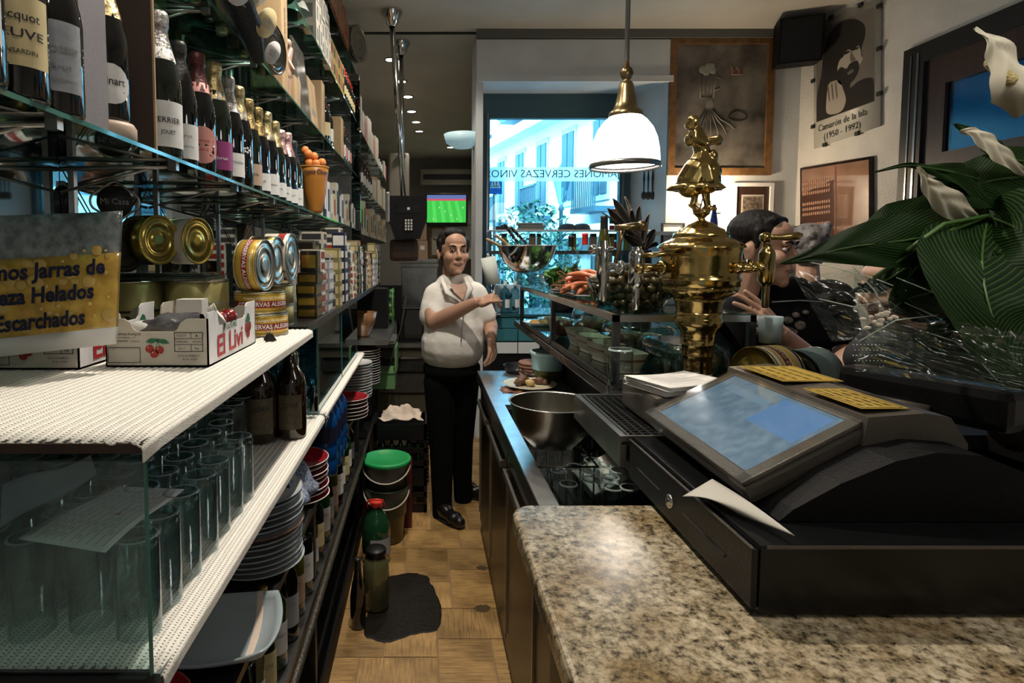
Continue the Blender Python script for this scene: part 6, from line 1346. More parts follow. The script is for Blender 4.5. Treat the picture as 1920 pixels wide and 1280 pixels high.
# taps
def tap(root, ang, z, rad, big=1, lever=None):
    """tap body mounted on an arm pointing at angle ang"""
    a = math.radians(ang); d = Vector((math.cos(a), math.sin(a), 0)); p0 = d*.10+Vector((0, 0, z)); p1 = d*rad+Vector((0, 0, z))
    MB().tube([p0, p0*.5+p1*.5, p1], [.014, .010, .013], 14).tube([p0+d*.02, p0+d*.032], .019, 16).obj('tap_arm', M['brass'], root)
    b = MB().lathe([(.010, -.055), (.014, -.05), (.021, -.04), (.021, .035), (.018, .042), (.012, .05), (.012, .058)], 20, M=Matrix.Translation(p1)).obj('tap_barrel', M['brass'] if lever != 'chrome' else M['chrome'], root)
    MB().lathe([(.0065, -.115), (.009, -.112), (.010, -.05)], 14, M=Matrix.Translation(p1)).obj('spout', M['brassd'] if lever != 'chrome' else M['chrome'], b)
    return p1
p1 = tap(t, -12, pz(735), .170)
g = MB().ball(p1+Vector((-.006, 0, .078)), .016).tube([p1+Vector((0, 0, .055)), p1+Vector((-.004, 0, .07))], .009, 10); g.tube([p1+Vector((0, -.004, .080)), p1+Vector((.02, -.006, .079)), p1+Vector((.05, -.010, .080)), p1+Vector((.075, -.014, .083)), p1+Vector((.085, -.016, .085))], [.008, .007, .011, .011, .004], 12); g.obj('tap_lever', M['brass'], t)
p1 = tap(t, 195, pz(742), .205, lever='chrome'); p1 = p1
g = MB().tube([p1+Vector((0, 0, -.04)), p1+Vector((0, 0, .045))], .013, 12).ball(p1+Vector((0, -.022, -.002)), (.014, .012, .014)).tube([p1+Vector((.01, -.02, .034)), p1+Vector((.05, -.02, .036)), p1+Vector((.11, -.02, .044))], [.006, .007, .010], 10); g.obj('tap_lever', M['brass'], t)
a2 = Vector((-.125, -.03, pz(740))); a3 = a2+Vector((-.15, .02, .004))
MB().tube([a2+Vector((-.06, 0, 0)), a3], .010, 12).tube([a2+Vector((-.10, .005, 0)), a2+Vector((-.115, .005, 0))], .018, 14).obj('side_pipe', M['chrome'], t)
g = MB().lathe([(.007, -.10), (.010, -.095), (.011, -.05), (.018, -.03), (.018, .03), (.014, .05), (.010, .07)], 18, M=Matrix.Translation(a3)); g.tube([a3+Vector((-.03, 0, .045)), a3+Vector((.025, -.01, .045))], .007, 10).ball(a3+Vector((-.03, 0, .045)), .014).obj('side_tap', M['chrome'], t)
MB().tube([a3+Vector((.035, .01, .0)), a3+Vector((.05, .01, .07)), a3+Vector((.055, .01, .10))], .006, 8).tube([a3+Vector((.03, .0, .105)), a3+Vector((.10, -.01, .11))], [.008, .012], 10).ball(a3+Vector((.10, -.01, .11)), .015).obj('side_lever', M['brassd'], t)
q0 = Vector((.055, -.10, pz(742)))
MB().ball(q0, .016).tube([q0, q0+Vector((.015, -.01, 0)), q0+Vector((.03, -.02, 0)), q0+Vector((.05, -.02, .002))], [.009, .012, .007, .009], 12).ball(q0+Vector((.03, -.02, 0)), .010).ball(q0+Vector((.048, -.022, .002)), .010).obj('thumb_screw', M['brass'], t)
# tins beside the column
tin('fish_tin', 'cream and yellow tuna tin lying on its side behind the brass column', (.90, 1.56, 1.20+.078), .074, .105, M['tinw'], M['tingold'], [(.05, .09, M['ink']), (.20, .30, M['tiny']), (.34, .56, mat('maroon_band', (.10, .02, .015), .4)), (.62, .80, M['tiny']), (.88, .95, M['ink'])], [('BONITO DEL NORTE', .45, .017, .20), ('Elaborado con', .71, .008, .07)], M['lcream'], rot=(0, PI/2, math.radians(22)), ang=-115)
tin('fish_tin', 'grey ribbed tin lying on its side right of the tuna tin', (1.115, 1.62, 1.20+.073), .070, .12, mat('ribbed_grey_tin', (.13, .19, .19), .4, .5, bump=1, bs=20), M['tinblk'], rot=(0, -PI/2, math.radians(-150+180)))
S(MB().lathe([(0, 0), (.027, 0), (.033, .075), (.031, .075), (.026, .003), (0, .003)], 22), 'plastic_cup', mat('milky_cup', (.25, .32, .34), .3), 'small translucent cup standing on the tuna tin', 'cup', (.99, 1.64, 1.353))
# --- cash drawer and register
t = T('till_drawer', 'black metal cash drawer with chrome lock on the granite counter', 'drawer', (0, 0, 0))
MB().box(.462, .93, .768, 1.248, 1.104, 1.203, bev=.002).obj('case', mat('till_black_enamel', (.004, .0045, .005), .22, spec=.35), t)
g = MB().box(.452, .461, .770, 1.246, 1.112, 1.196, bev=.002).obj('drawer_front', M['plastb'], t)
for (y0, y1) in ((.84, .98), (1.08, 1.20)): MB().box(.4505, .4522, y0, y1, 1.148, 1.152).obj('coin_slot', M['ink'], g)
MB().lathe([(0, .006), (.006, .006), (.008, .005), (.0125, .004), (.013, 0)], 20, M=Matrix.Translation((.452, 1.035, 1.150)) @ Matrix.Rotation(-PI/2, 4, 'Y')).obj('lock', M['chrome'], g)
MB().box(.4455, .4465, 1.0345, 1.0355, 1.146, 1.154).obj('keyhole', M['ink'], g)
MB().box(.47, .92, .7672, .7680, 1.1985, 1.2030).box(.4505, .4535, .77, 1.246, 1.1965, 1.199).obj('edge_line', M['plastbr'], t)
for x in (.48, .88):
    for y in (.79, 1.22): MB().lathe([(0, 0), (.01, 0), (.01, .0045), (0, .0045)], 10, M=Matrix.Translation((x, y, 1.1))).obj('foot', M['rubber'], t)
t = T('cash_register', 'bulky touchscreen cash register with tilted blue screen', 'cash register', (0, 0, 0))
def yprism(mb, poly, y0, y1, m=0):
    g = MB().prism(poly, 0, 1); mb.add([Vector((v.x, y0+(y1-y0)*(1-v.z), v.y)) for v in g.v], g.f, m)
body = [(.53, 1.2045), (.55, 1.222), (.62, 1.262), (.70, 1.296), (.76, 1.309), (.83, 1.304), (.90, 1.276), (.96, 1.235), (.98, 1.2045)]
g = MB(); yprism(g, body, .838, 1.235); o = ngon_fix(g.obj('body', M['plastm'], t))
g = MB(); yprism(g, [(.70, 1.28), (.708, 1.343), (.80, 1.350), (.84, 1.343), (.87, 1.30), (.87, 1.28)], .905, 1.33); ngon_fix(g.obj('printer_housing', M['plastbr'], t))
BL = Vector((.497, .882, 1.2455)); U = Vector((0, .395, .004)); V = Vector((.222, .034, .094)); Nn = U.cross(V).normalized()*-1
if Nn.z < 0: Nn = -Nn
def SCR(u, v, w=0): return BL+U*u+V*v+Nn*w
def slab(mb, u0, u1, v0, v1, w0, w1, m=0, bev=0):
    ul, vl = U.length, V.length
    g = MB().box(u0*ul, u1*ul, v0*vl, v1*vl, w0, w1, bev=bev); mb.add([BL+U/ul*p.x+V/vl*p.y+Nn*p.z for p in g.v], g.f, m); return mb
sb = slab(MB(), 0, 1, 0, 1, -.042, -.004, 0, .012)
slab(sb, 0, 1, 0, .10, -.010, 0, 0, .004); slab(sb, 0, 1, .90, 1, -.010, 0, 0, .004); slab(sb, 0, .07, 0, 1, -.010, 0, 0, .004); slab(sb, .93, 1, 0, 1, -.010, 0, 0, .004)
head = ngon_fix(sb.obj('screen_housing', M['plastbr'], t))
def scrmat(nt, p):
    tc = N(nt, 'ShaderNodeTexCoord'); n = N(nt, 'ShaderNodeTexNoise', i_Scale=45, i_Detail=5); nt.links.new(tc.outputs['Object'], n.inputs['Vector'])
    r = ramp(nt, [(.40, (.06, .14, .22)), (.70, (.16, .26, .34))]); nt.links.new(n.outputs[0], r.inputs[0]); nt.links.new(r.outputs[0], p.inputs['Emission Color']); p.inputs['Emission Strength'].default_value = .75
    p.inputs['Base Color'].default_value = (.05, .07, .09, 1); p.inputs['Roughness'].default_value = .28
M['scr'] = ramp_mat('backlit_touchscreen', scrmat)
sc_ = slab(MB(), .07, .93, .10, .90, -.004, -.002).obj('screen', M['scr'], head)
slab(MB(), .10, .44, .50, .86, -.002, -.001).obj('display_window', emis('screen_window_blue', (.13, .27, .50), .85), sc_)
slab(MB(), .48, .84, .70, .78, -.002, -.001).obj('display_bar', emis('screen_bar', (.20, .32, .42), .8), sc_)
g = MB(); slab(g, -.008, .0, .0, 1.0, -.040, -.002); 
def wrapf(u, v): return SCR(-.008-.01*abs(math.sin(v*40))*.3, v, -.045+.045*u+.002*math.sin(v*60+u*5))
MB().grid(wrapf, 6, 60).grid(lambda u, v: SCR(u*1.01-.005, v*1.01-.005, .0015+.0012*abs(noise.noise(Vector((u*6, v*6, 2))))), 30, 20).obj('clear_film', glassy('protective_film', (.90, .90, .88), .25, .12, (.8, .8, .8), base=.05), head)
MB().box(.60, .68, .95, 1.18, 1.255, 1.285).obj('screen_hinge', M['plastb'], t)
for i, (y0, y1) in enumerate(((.925, 1.07), (1.13, 1.29))):
    L = MB().box(.712, (.790, .832)[i], y0, y1, 1.3515, 1.3525).obj('yellow_notice', M['tiny'], t); g = MB()
    xr = (.784, .826)[i]; g.box(.716, xr, y0+.004, y0+.0055, 1.3525, 1.3529).box(.716, xr, y1-.0055, y1-.004, 1.3525, 1.3529).box(.716, .7175, y0+.004, y1-.004, 1.3525, 1.3529).box(xr-.0015, xr, y0+.004, y1-.004, 1.3525, 1.3529)
    for q in range(4): txt(g, ('ATENCION NO TOCAR LA', 'PANTALLA CON OBJETOS', 'PUNZANTES O LIQUIDOS', 'GRACIAS POR SU AYUDA')[q] if False else 'llll llllll lll lllll llll', .011, lambda u, v, q=q, i=i: Vector((.726+q*(.015, .024)[i]-v*-1, (y0+y1)/2-u, 1.3529)), w=(y1-y0)*.78)
    g.obj('lettering', M['ink'], L)
# customer display
t = T('customer_display', 'long black customer display on a hinge behind the cash register', 'display', (.965, 1.10, 1.333), rot=(0, 0, math.radians(-67)))
g = MB().box(-.140, .140, -.035, .035, -.040, .038, bev=.018); g.obj('case', M['plastb'], t)
MB().box(-.125, .125, .035, .037, -.025, .02).obj('readout', M['gblack'], t); MB().tube([(-.06, -.045, -.025), (.03, -.045, -.025)], .016, 16).obj('hinge_barrel', M['plastbr'], t); MB().box(-.03, .03, -.03, .03, -.12, -.034).obj('neck', M['plastb'], t)
# printer and slips
t = T('receipt_printer', 'small brown grey printer box beyond the cash drawer', 'printer', (.645, 1.42, 1.2005)); MB().box(-.115, .115, -.115, .115, 0, .075, bev=.012).obj('case', M['plastbr'], t); MB().box(-.10, .10, -.03, -.02, .075, .077).obj('paper_slot', M['ink'], t)
for k in range(8):
    o = S(MB().grid(lambda u, v: ((u-.5)*.20, (v-.5)*.15, .004*math.sin(u*3+k*.4)*(v+.3)), 8, 6, thick=.0012), 'paper_slip', M['paper'], 'white order slip, %s of the pile on the printer' % ('lowest', 'second from the bottom', 'third from the bottom', 'fourth from the bottom', 'fourth from the top', 'third from the top', 'second from the top', 'topmost')[k], 'paper', (.625+R.uniform(-.004, .004), 1.40+R.uniform(-.006, .006), 1.2785+.0032*k), .35+R.uniform(-.06, .06), 'order slips on the printer')
g = MB()
for q in range(7): g.box(-.08, .02+.05*(q % 3)*.7, -.05+q*.013, -.048+q*.013, .0055, .0058)
g.obj('printing', M['inkg'], o)
t = T('paper_sheet', 'curled grey and white slip lying on the cash drawer under the screen', 'paper', (0, 0, 0))
def cur(u, v):
    a = atz(1280+55*u, 935-20*u, 1.204) ; b = atz(1385+105*u, 968+58*u, 1.204)
    p = a.lerp(b, v); p.z += .004+.030*math.sin(v*PI)*(1-u*.6)*.3+.012*u; return p
MB().grid(cur, 10, 14, thick=.0006).obj('sheet', mat('greyish_slip', (.42, .40, .36), .8), t)
# ice on granite highlight: small wet drops
# --- papers on the tumblers at left
t = T('lined_receipt', 'ruled white paper sheet lying on top of the tumblers behind the glass pane', 'paper', (0, 0, 0))
zz = ZM+.1435
c4 = [atz(22, 1026, zz), atz(188, 1044, zz), atz(340, 918, zz), atz(208, 912, zz)]
def shp(u, v):
    p = c4[0].lerp(c4[1], u).lerp(c4[3].lerp(c4[2], u), v); return Vector((p.x, p.y+.012, p.z+.004*math.sin(v*5)+.006*(1-u)*(1-v)))
sh = MB().grid(shp, 10, 10, thick=.0006).obj('sheet', M['paper'], t)
g = MB()
for q in range(10):
    u = .06+q*.095
    g.grid(lambda a, b: shp(u+a*.008, .04+b*.92)+Vector((0, 0, .0007)), 1, 10)
tag(g.obj('ruled_lines', M['inkg'], sh), kind='stuff'); g = MB()
rr = random.Random(2)
for q in range(9):
    u = .10+q*.095
    for w_ in range(10):
        v = .08+w_*.085
        if rr.random() < .6: g.add([shp(u, v)+Vector((0, 0, .001)), shp(u+.02, v)+Vector((0, 0, .001)), shp(u+.02, v+.05)+Vector((0, 0, .001)), shp(u, v+.05)+Vector((0, 0, .001))], [(0, 1, 2, 3)])
tag(g.obj('handwriting', mat('faded_ink', (.42, .41, .42), .7), sh), kind='stuff')
g = MB(); g.add([shp(.62, .42)+Vector((0, 0, .0012)), shp(.70, .42)+Vector((0, 0, .0012)), shp(.68, .50)+Vector((0, 0, .0012))], [(0, 1, 2)]).obj('red_mark', M['lpink'], sh)
for i, (cs, lab, m1) in enumerate((([(-30, 1010), (-25, 925), (150, 868), (163, 905)], 'folded grey letter leaning behind the glass pane at the left', 'paperd'), ([(40, 950), (60, 905), (110, 915), (90, 960)], 'small torn grey paper behind the folded letter', 'paperd'))):
    c5 = [atz(a, b, zz+(.012, .004)[i]+(.05 if k in (1, 2) else 0)*(i == 0)) for k, (a, b) in enumerate(cs)]
    t = T('folded_letter', lab, 'paper', (0, 0, 0)); MB().grid(lambda u, v: c5[0].lerp(c5[3], u).lerp(c5[1].lerp(c5[2], u), v)+Vector((0, .03, .004*math.sin(u*7))), 10, 6, thick=.0006).obj('sheet', mat('lilac_paper', (.36, .37, .44), .8) if i == 0 else M['paperd'], t)
# ================================================================== WALL PICTURES, WINDOW SHELF
def wallpic(name, label, px0, py0, px1, py1, Y, fr, fm, pm, inner=None):
    a = at(px0, py0, Y); b = at(px1, py1, Y); t = T(name, label, 'picture', ((a.x+b.x)/2, BY-.004, b.z)); w = (b.x-a.x)/2; h = a.z-b.z
    g = MB()
    g.box(-w, -w+fr, -.03, 0, 0, h).box(w-fr, w, -.03, 0, 0, h).box(-w+fr, w-fr, -.03, 0, 0, fr).box(-w+fr, w-fr, -.03, 0, h-fr, h)
    g.obj('frame', fm, t); c = MB().box(-w+fr, w-fr, -.012, -.002, fr, h-fr).obj('canvas', pm, t)
    return t, c, w, h
t, c, w, h = wallpic('framed_painting', 'large dark chalk style painting of beer mug, crown and octopus in a brown frame', 1258, 68, 1446, 328, 4.97, .06, M['woodf'], mat('smoky_canvas', (.20, .175, .15), .6, var=.88, vs=3.2, det=8))
def sk(pts, r=.004, m=0, g=None): g = g or MB(); g.tube([(x, -.015, z) for x, z in pts], r, 5); return g
k = h/260
def PP(px, py): return ((px-1352)/188*2*w, (328-py)/260*h)
g = MB()
g.tube([(PP(x, y)[0], -.014, PP(x, y)[1]) for x, y in ((1311, 134), (1315, 182), (1338, 182), (1341, 134))], .004, 5)
for x in (1320, 1327, 1334): g.tube([(PP(x, 142)[0], -.014, PP(x, 142)[1]), (PP(x, 174)[0], -.014, PP(x, 174)[1])], .0022, 5)
g.tube([(PP(x, y)[0], -.014, PP(x, y)[1]) for x, y in ((1341, 142), (1350, 146), (1350, 164), (1340, 168))], .003, 5)
for (x, y, r) in ((1318, 128, 8), (1328, 124, 9), (1336, 130, 7), (1324, 133, 7), (1334, 122, 6)): q = PP(x, y); g.ball((q[0], -.013, q[1]), (r*.0045, .003, r*.0045), 0, 10)
tag(g.obj('beer_mug_drawing', mat('chalk_grey', (.22, .22, .19), .8), c), kind='stuff')
g = MB(); q = PP(1332, 196); g.ball((q[0], -.012, q[1]), (.036, .003, .058), 0, 14)
for i in range(8):
    ex = (1296, 1300, 1312, 1322, 1336, 1350, 1364, 1378)[i]; ey = (236, 250, 256, 260, 260, 256, 250, 240)[i]; sx = 1326+i*1.6
    P3 = [PP(sx, 206), PP(sx+(ex-sx)*.35, 222), PP(sx+(ex-sx)*.75, (ey+222)/2), PP(ex, ey), PP(ex+(4 if i > 3 else -4), ey-6)]
    g.tube([(a_, -.014, b_) for a_, b_ in P3], [.009, .007, .005, .0035, .002], 6, flat=.4)
tag(g.obj('octopus_drawing', mat('chalk_pale', (.20, .19, .17), .8), c), kind='stuff')
g = MB(); q = [PP(a, b) for a, b in ((1368, 122), (1372, 134), (1378, 124), (1384, 134), (1390, 122), (1388, 138), (1371, 138))]; g.tube([(a, -.014, b) for a, b in q], .006, 5, closed=True); g.obj('crown_drawing', mat('chalk_red', (.30, .13, .09), .8), c)
g = MB(); q = [PP(1383+16*math.cos(a)*(1-.3*math.sin(a)), 216-9*math.sin(a)) for a in [x*PI/8 for x in range(16)]]; g.tube([(a, -.014, b) for a, b in q], .005, 5, closed=True); g.obj('clam_drawing', M['ink'], c)
t, c, w, h = wallpic('framed_picture', 'small picture with wide brown mat in a white frame behind the young man', 1378, 342, 1451, 430, 4.95, .03, M['paper'], M['woodd'])
MB().box(-w*.55, w*.55, -.016, -.013, h*.25, h*.75).obj('white_fillet', M['photol'], c); MB().box(-w*.48, w*.48, -.018, -.016, h*.29, h*.71).obj('print', mat('tiny_print', (.22, .17, .13), .4, var=.8, vs=40), c)
t, c, w, h = wallpic('framed_notice', 'small white notice in a thin dark frame left of the brass column', 1248, 417, 1290, 462, 4.9, .012, M['ink'], M['paper'])
# sheets on right wall (plane x = RX)
def rwall(name, label, y0, y1, z0, z1, thick=.02, cat='picture'):
    t = T(name, label, cat, (RX-.003, 0, 0)); return t
pA = atx(1530, 47, RX); pB = atx(1655, -6, RX); pC = atx(1655, 236, RX); pD = atx(1530, 279, RX)
t = T('portrait_poster', 'black and white portrait poster of a bearded man, lettered Camarón de la Isla', 'poster', (RX, 0, 0))
def PW(u, v, o=0):  # u from far (left in photo) to near, v up
    p = pD.lerp(pC, u).lerp(pA.lerp(pB, u), v); return Vector((-.006-o, p.y, p.z))
MB().grid(lambda u, v: PW(u, v, .012), 2, 2, thick=.01).obj('mount', M['mount'], t)
ph = MB().grid(lambda u, v: PW(.05+.88*u, .205+.735*v, .014), 2, 2).obj('photograph', mat('portrait_background', (.19, .17, .15), .35, var=.2, vs=3), t)
def blob(pts, m, nm, o): g = MB(); g.add([PW(.05+.88*u, .205+.735*v, o) for u, v in pts], [tuple(range(len(pts)))]); return g.obj(nm, m, ph)
def smoothp(pts, q=4):
    o = []
    for i in range(len(pts)):
        a, b, c_, d = [Vector((*pts[(i+j) % len(pts)], 0)) for j in (-1, 0, 1, 2)]
        for s in range(q): s /= q; v = .5*((2*b)+(-a+c_)*s+(2*a-5*b+4*c_-d)*s*s+(-a+3*b-3*c_+d)*s**3); o.append((min(.995, max(.005, v.x)), min(.995, max(.005, v.y))))
    return o
blob(smoothp([(.0, .0), (.02, .30), (.10, .50), (.14, .72), (.24, .90), (.45, .985), (.68, .96), (.84, .86), (.86, .74), (.80, .62), (.74, .50), (.66, .36), (.62, .24), (.78, .28), (.98, .24), (.99, .0)]), M['photo'], 'dark_hair', .0155)
blob(smoothp([(.40, .50), (.44, .58), (.50, .60), (.58, .66), (.68, .62), (.75, .66), (.79, .60), (.80, .54), (.83, .50), (.78, .45), (.70, .40), (.55, .34), (.42, .42)]), M['photol'], 'face', .0165)
blob(smoothp([(.38, .44), (.46, .50), (.56, .46), (.62, .50), (.74, .50), (.76, .42), (.70, .32), (.56, .28), (.42, .34)]), M['photo'], 'beard', .0175)
blob(smoothp([(.58, .41), (.66, .43), (.68, .40), (.60, .385)], 3), M['photom'], 'mouth', .0185)
blob(smoothp([(.50, .625), (.58, .645), (.62, .625), (.56, .615)], 3), M['photo'], 'eye', .0185); blob(smoothp([(.70, .63), (.75, .645), (.77, .63), (.73, .62)], 3), M['photo'], 'eye', .0185)
blob(smoothp([(.64, .64), (.68, .56), (.72, .52), (.66, .51), (.62, .54)], 3), M['photom'], 'nose_shadow', .018)
blob(smoothp([(.20, .20), (.24, .36), (.34, .38), (.44, .36), (.50, .26), (.55, .12), (.46, .02), (.22, .05)]), M['photol'], 'hand', .0175)
for i in range(3): blob(smoothp([(.22+.07*i, .33), (.24+.07*i, .36), (.27+.07*i, .20), (.25+.07*i, .18)], 3), M['photom'], 'finger_shadow', .0185)
g = MB(); txt(g, 'Camarón de la Isla', .075, lambda u, v: PW(.46+u/.75, .145+v/1.0, .0155), w=.56, bold=.0); txt(g, '(1950 - 1992)', .072, lambda u, v: PW(.46+u/.75, .065+v/1.0, .0155), w=.42); g.obj('lettering', M['ink'], t)
for (u, v) in ((.3, 1.0), (.75, 1.0), (0, .55), (0, .18), (1, .93), (1, .6), (1, .25), (.2, 0), (.7, 0)):
    p = PW(u, v, .02); MB().box(p.x-.006, p.x+.012, p.y-.018, p.y+.018, p.z-.014, p.z+.014).obj('clip', M['ink'], t)
pA = atx(1506, 315, RX); pB = atx(1641, 293, RX); pC = atx(1641, 462, RX); pD = atx(1506, 462, RX)
t = T('framed_picture', 'framed sepia picture of wine bottle racks on the right wall', 'picture', (RX, 0, 0))
MB().grid(lambda u, v: PW(u, v, .02), 1, 1, thick=.018).obj('frame', M['woodd'], t); c = MB().grid(lambda u, v: PW(.03+.94*u, .03+.94*v, .022), 1, 1).obj('print', mat('sepia_print', (.30, .17, .12), .08, var=.45, vs=2.5, coat=.8), t)
g = MB()
for r_ in range(11):
    for q in range(13):
        u = .06+q*.033; v = .14+r_*.065
        if r_ % 4 == 3: continue
        p = PW(u, v+.02*(q/13), .0235); g.ball(p, (.002, .012, .014), 0, 7)
tag(g.obj('bottle_ends', mat('sepia_light', (.36, .20, .14), .4), c), kind='stuff')
g = MB(); g.add([PW(u, v, .0225) for u, v in ((.03, .10), (.52, .10), (.52, .80), (.03, .66))], [(0, 1, 2, 3)]); g.obj('rack_shadow', mat('sepia_dark', (.06, .025, .018), .3), c)
MB().grid(lambda u, v: PW(.535+.02*u, .05+.9*v, .0235), 1, 1).obj('door_line', M['woodr'], c)
# loudspeaker
a = at(1450, 50, 4.7); b = at(1530, 124, 4.7)
t = T('loudspeaker', 'black box loudspeaker mounted high in the corner', 'speaker', ((a.x+b.x)/2+.04, 4.74, b.z+.02), rot=(math.radians(8), 0, math.radians(-22)))
MB().box(-.15, .15, -.14, .14, 0, .34, bev=.008).obj('cabinet', M['plastm'], t); MB().box(-.135, .135, -.146, -.14, .015, .325).obj('grille', M['plastb'], t); MB().box(-.02, .02, .14, .22, .12, .26).obj('bracket', M['steeld'], t)
# candle holder and blue bottle
p = at(1352, 432, 4.6)
t = T('blue_bottle', 'slim cobalt blue bottle on the ledge before the wall lamp', 'bottle', (p.x, 4.72, p.z)); MB().lathe([(0, 0), (.03, 0), (.034, .01), (.03, .08), (.018, .15), (.013, .20), (.014, .215), (0, .215)], 20).obj('body', mat('cobalt_glass', (.005, .03, .30), .08, coat=1), t)
t = T('candle_holder', 'curled iron candle holder beside the blue bottle', 'candle holder', (p.x-.08, 4.74, p.z)); MB().tube([(0, 0, 0), (-.03, 0, .16), (.0, 0, .30), (.05, 0, .40)], .006, 6).tube([(-.02, 0, .10), (.04, 0, .06), (.09, 0, .09), (.11, 0, .14)], .005, 6).obj('arm', M['iron'], t); MB().lathe([(0, .14), (.03, .142), (.032, .15)], 14, M=Matrix.Translation((.11, 0, 0))).obj('cup', M['iron'], t); MB().lathe([(0, 0), (.04, 0), (.03, .008), (0, .01)], 14).obj('foot', M['iron'], t)
S(MB().box(-.5, .6, -.12, .12, -.03, 0), 'wall_ledge', M['tilew'], 'white ledge under the wall lamp holding the blue bottle', 'shelf', (p.x-.0, 4.87, p.z-.001))
# utensils on the reveal
for i, px in enumerate((1205, 1213, 1221)):
    a = at(px, 313, 5.14); b = at(px, 374, 5.14)
    t = T('serving_utensil', 'hanging black serving utensil on the window reveal, %s of three' % ('left', 'middle', 'right')[i], 'utensil', (a.x+.015, 5.14, a.z), group='hanging utensils')
    h = a.z-b.z; MB().tube([(0, 0, 0), (0, 0, -.03), (0, 0, -.10), (0, 0, -.13), (0, 0, -h+.07)], [.006, .004, .011, .008, .005], 8).obj('handle', M['ink'], t); MB().ball((0, -.005, -h+.035), (.026, .010, .038), 0, 12).obj('spoon_end', M['steeld'], t); MB().tube([(0, 0, 0), (.03, .05, .005)], .003, 5).obj('hook', M['steeld'], t)
# shelf in the window with jars, hats
p = at(1050, 431, 5.0)
t = T('window_shelf', 'thin white shelf across the window holding dark and folded things', 'shelf', (0, 0, 0)); MB().box(.55, 1.93, 4.93, 5.12, p.z-.012, p.z).obj('board', M['plastw'], t); z2 = at(1050, 470, 5.0).z; MB().box(.55, 1.93, 4.90, 5.14, z2-.03, z2).obj('lower_board', M['steeld'], t); [MB().box(x_, x_+.015, 4.95, 5.1, 1.161, p.z-.013).obj('support', M['steeld'], t) for x_ in (.56, 1.90)]
for i, (px, w_) in enumerate(((945, 10), (998, 12), (1010, 8), (1075, 9), (1112, 12), (1145, 11), (1172, 10))):
    x = (px-796)/1080*5.0; dk = i in (1, 4); hh = (p.z-.012-z2)*.88
    t = T('preserve_jar', ('dark squat jar' if dk else 'square jar of green preserves')+' between the window shelves, %s from left' % ('first', 'second', 'third', 'fourth', 'fifth', 'sixth', 'last')[i], 'jar', (x, 5.02, z2+.001)); ww = w_*.0045/2
    MB().box(-ww, ww, -.025, .025, 0, hh*.82, bev=.004).obj('body', mat('green_preserve', (.16, .19, .05), .2, var=.3, vs=60, coat=.5) if i == 0 else (M['cardb'] if dk else bpy.data.materials['green_preserve']), t); MB().box(-ww*.9, ww*.9, -.022, .022, hh*.82, hh).obj('lid', M['plastb'], t)
for i, (px, lab) in enumerate(((1063, 'dark round cap lying on the window shelf, left one'), (1090, 'dark round cap lying on the window shelf, right one'))): S(MB().lathe([(0, 0), (.085, 0), (.076, .008), (.068, .035), (.045, .052), (0, .058)], 22), 'cap', mat('navy_felt', (.01, .02, .035), .7) if i == 0 else bpy.data.materials['navy_felt'], lab, 'cap', ((px-796)/1080*5.0, 5.02, p.z+.001))
t = T('folded_cloths', 'folded grey cloths on the window shelf', 'cloth', (.91, 5.02, p.z)); MB().box(-.10, .12, -.06, .06, .0, .02, bev=.008).box(-.09, .13, -.06, .06, .021, .04, bev=.008).box(-.11, .11, -.06, .06, .041, .06, bev=.008).obj('fabric', mat('grey_cloth', (.18, .20, .20), .9), t)
for i, px in enumerate((934, 944, 952)): S(MB().box(-.025, .025, -.01, .01, 0, .03+.012*(i % 2)), 'small_card', M['ink'], 'small black card on the window shelf, %s' % ('left', 'middle', 'right')[i], 'card', ((px-796)/1080*5.0+.03*0, 4.99+.03*i, p.z+.001))
# counter under window, bag, paper roll
t = T('tiled_counter', 'teal tiled counter with white tile row in front of the window', 'counter', (.50, 4.35, 0)); MB().box(0, 1.5, .012, .55, .95, 1.14).box(0, 1.5, 0.01, .55, .0, .80).obj('body', M['plastm'], t)
for i in range(7):
    for (z0, z1, mm) in ((.955, 1.05, 'tileb'), (1.055, 1.135, 'tileb'), (.86, .945, 'tilew')): MB().box(.003+i*.21, .207+i*.21, 0, .012, z0, z1, bev=.002).obj('tile', M[mm], t)
MB().box(0, 1.5, .012, .55, .80, .95).obj('tile_backing', M['plastm'], t); MB().box(0, 1.5, -.01, .55, 1.14, 1.16).obj('worktop', mat('dark_teal_top', (.02, .07, .085), .2, coat=.5), t)
p = at(952, 562, 4.5)
t = T('coffee_bag', 'pale blue white bag with round dark emblem on the tiled counter', 'bag', (p.x, 4.5, 1.161)); hh = at(952, 533, 4.5).z-1.161
MB().box(-.10, .10, -.04, .04, 0, hh, bev=.02).obj('body', mat('bluewhite_bag', (.30, .38, .46), .4, bump=1, bs=12), t); MB().lathe([(0, 0), (.028, 0), (.028, .002), (0, .002)], 20, M=Matrix.Translation((0, -.041, hh*.62)) @ Matrix.Rotation(PI/2, 4, 'X')).obj('emblem', mat('emblem_teal', (.02, .10, .14), .4), t); MB().box(.03, .06, -.043, -.041, .02, .05).obj('black_mark', M['ink'], t)
a = at(915, 482, 4.3); b = at(925, 533, 4.3)
t = T('paper_roll', 'tilted white kitchen paper roll by the left edge of the window', 'paper roll', (0, 0, 0)); MB().tube([b, a], .055, 24).obj('paper', mat('kitchen_paper', (.66, .70, .66), .9), t); MB().tube([(b.x, b.y, 1.161), b], .012, 8).lathe([(0, 0), (.06, 0), (.06, .01), (0, .012)], 20, M=Matrix.Translation((b.x, b.y, 1.161))).tube([a, a+(a-b).normalized()*.03], .012, 8).obj('holder', M['steel'], t)
for i, (x, y) in enumerate(((.62, 4.42), (.70, 4.44))): bottle('square', 'syrup_bottle', 'clear bottle behind the bag on the tiled counter, %s one' % ('left', 'right')[i], (x, y, 1.161), M['gblue'], M['plastw'], (.05, .12, 100, M['lwhite']), sc=.9)
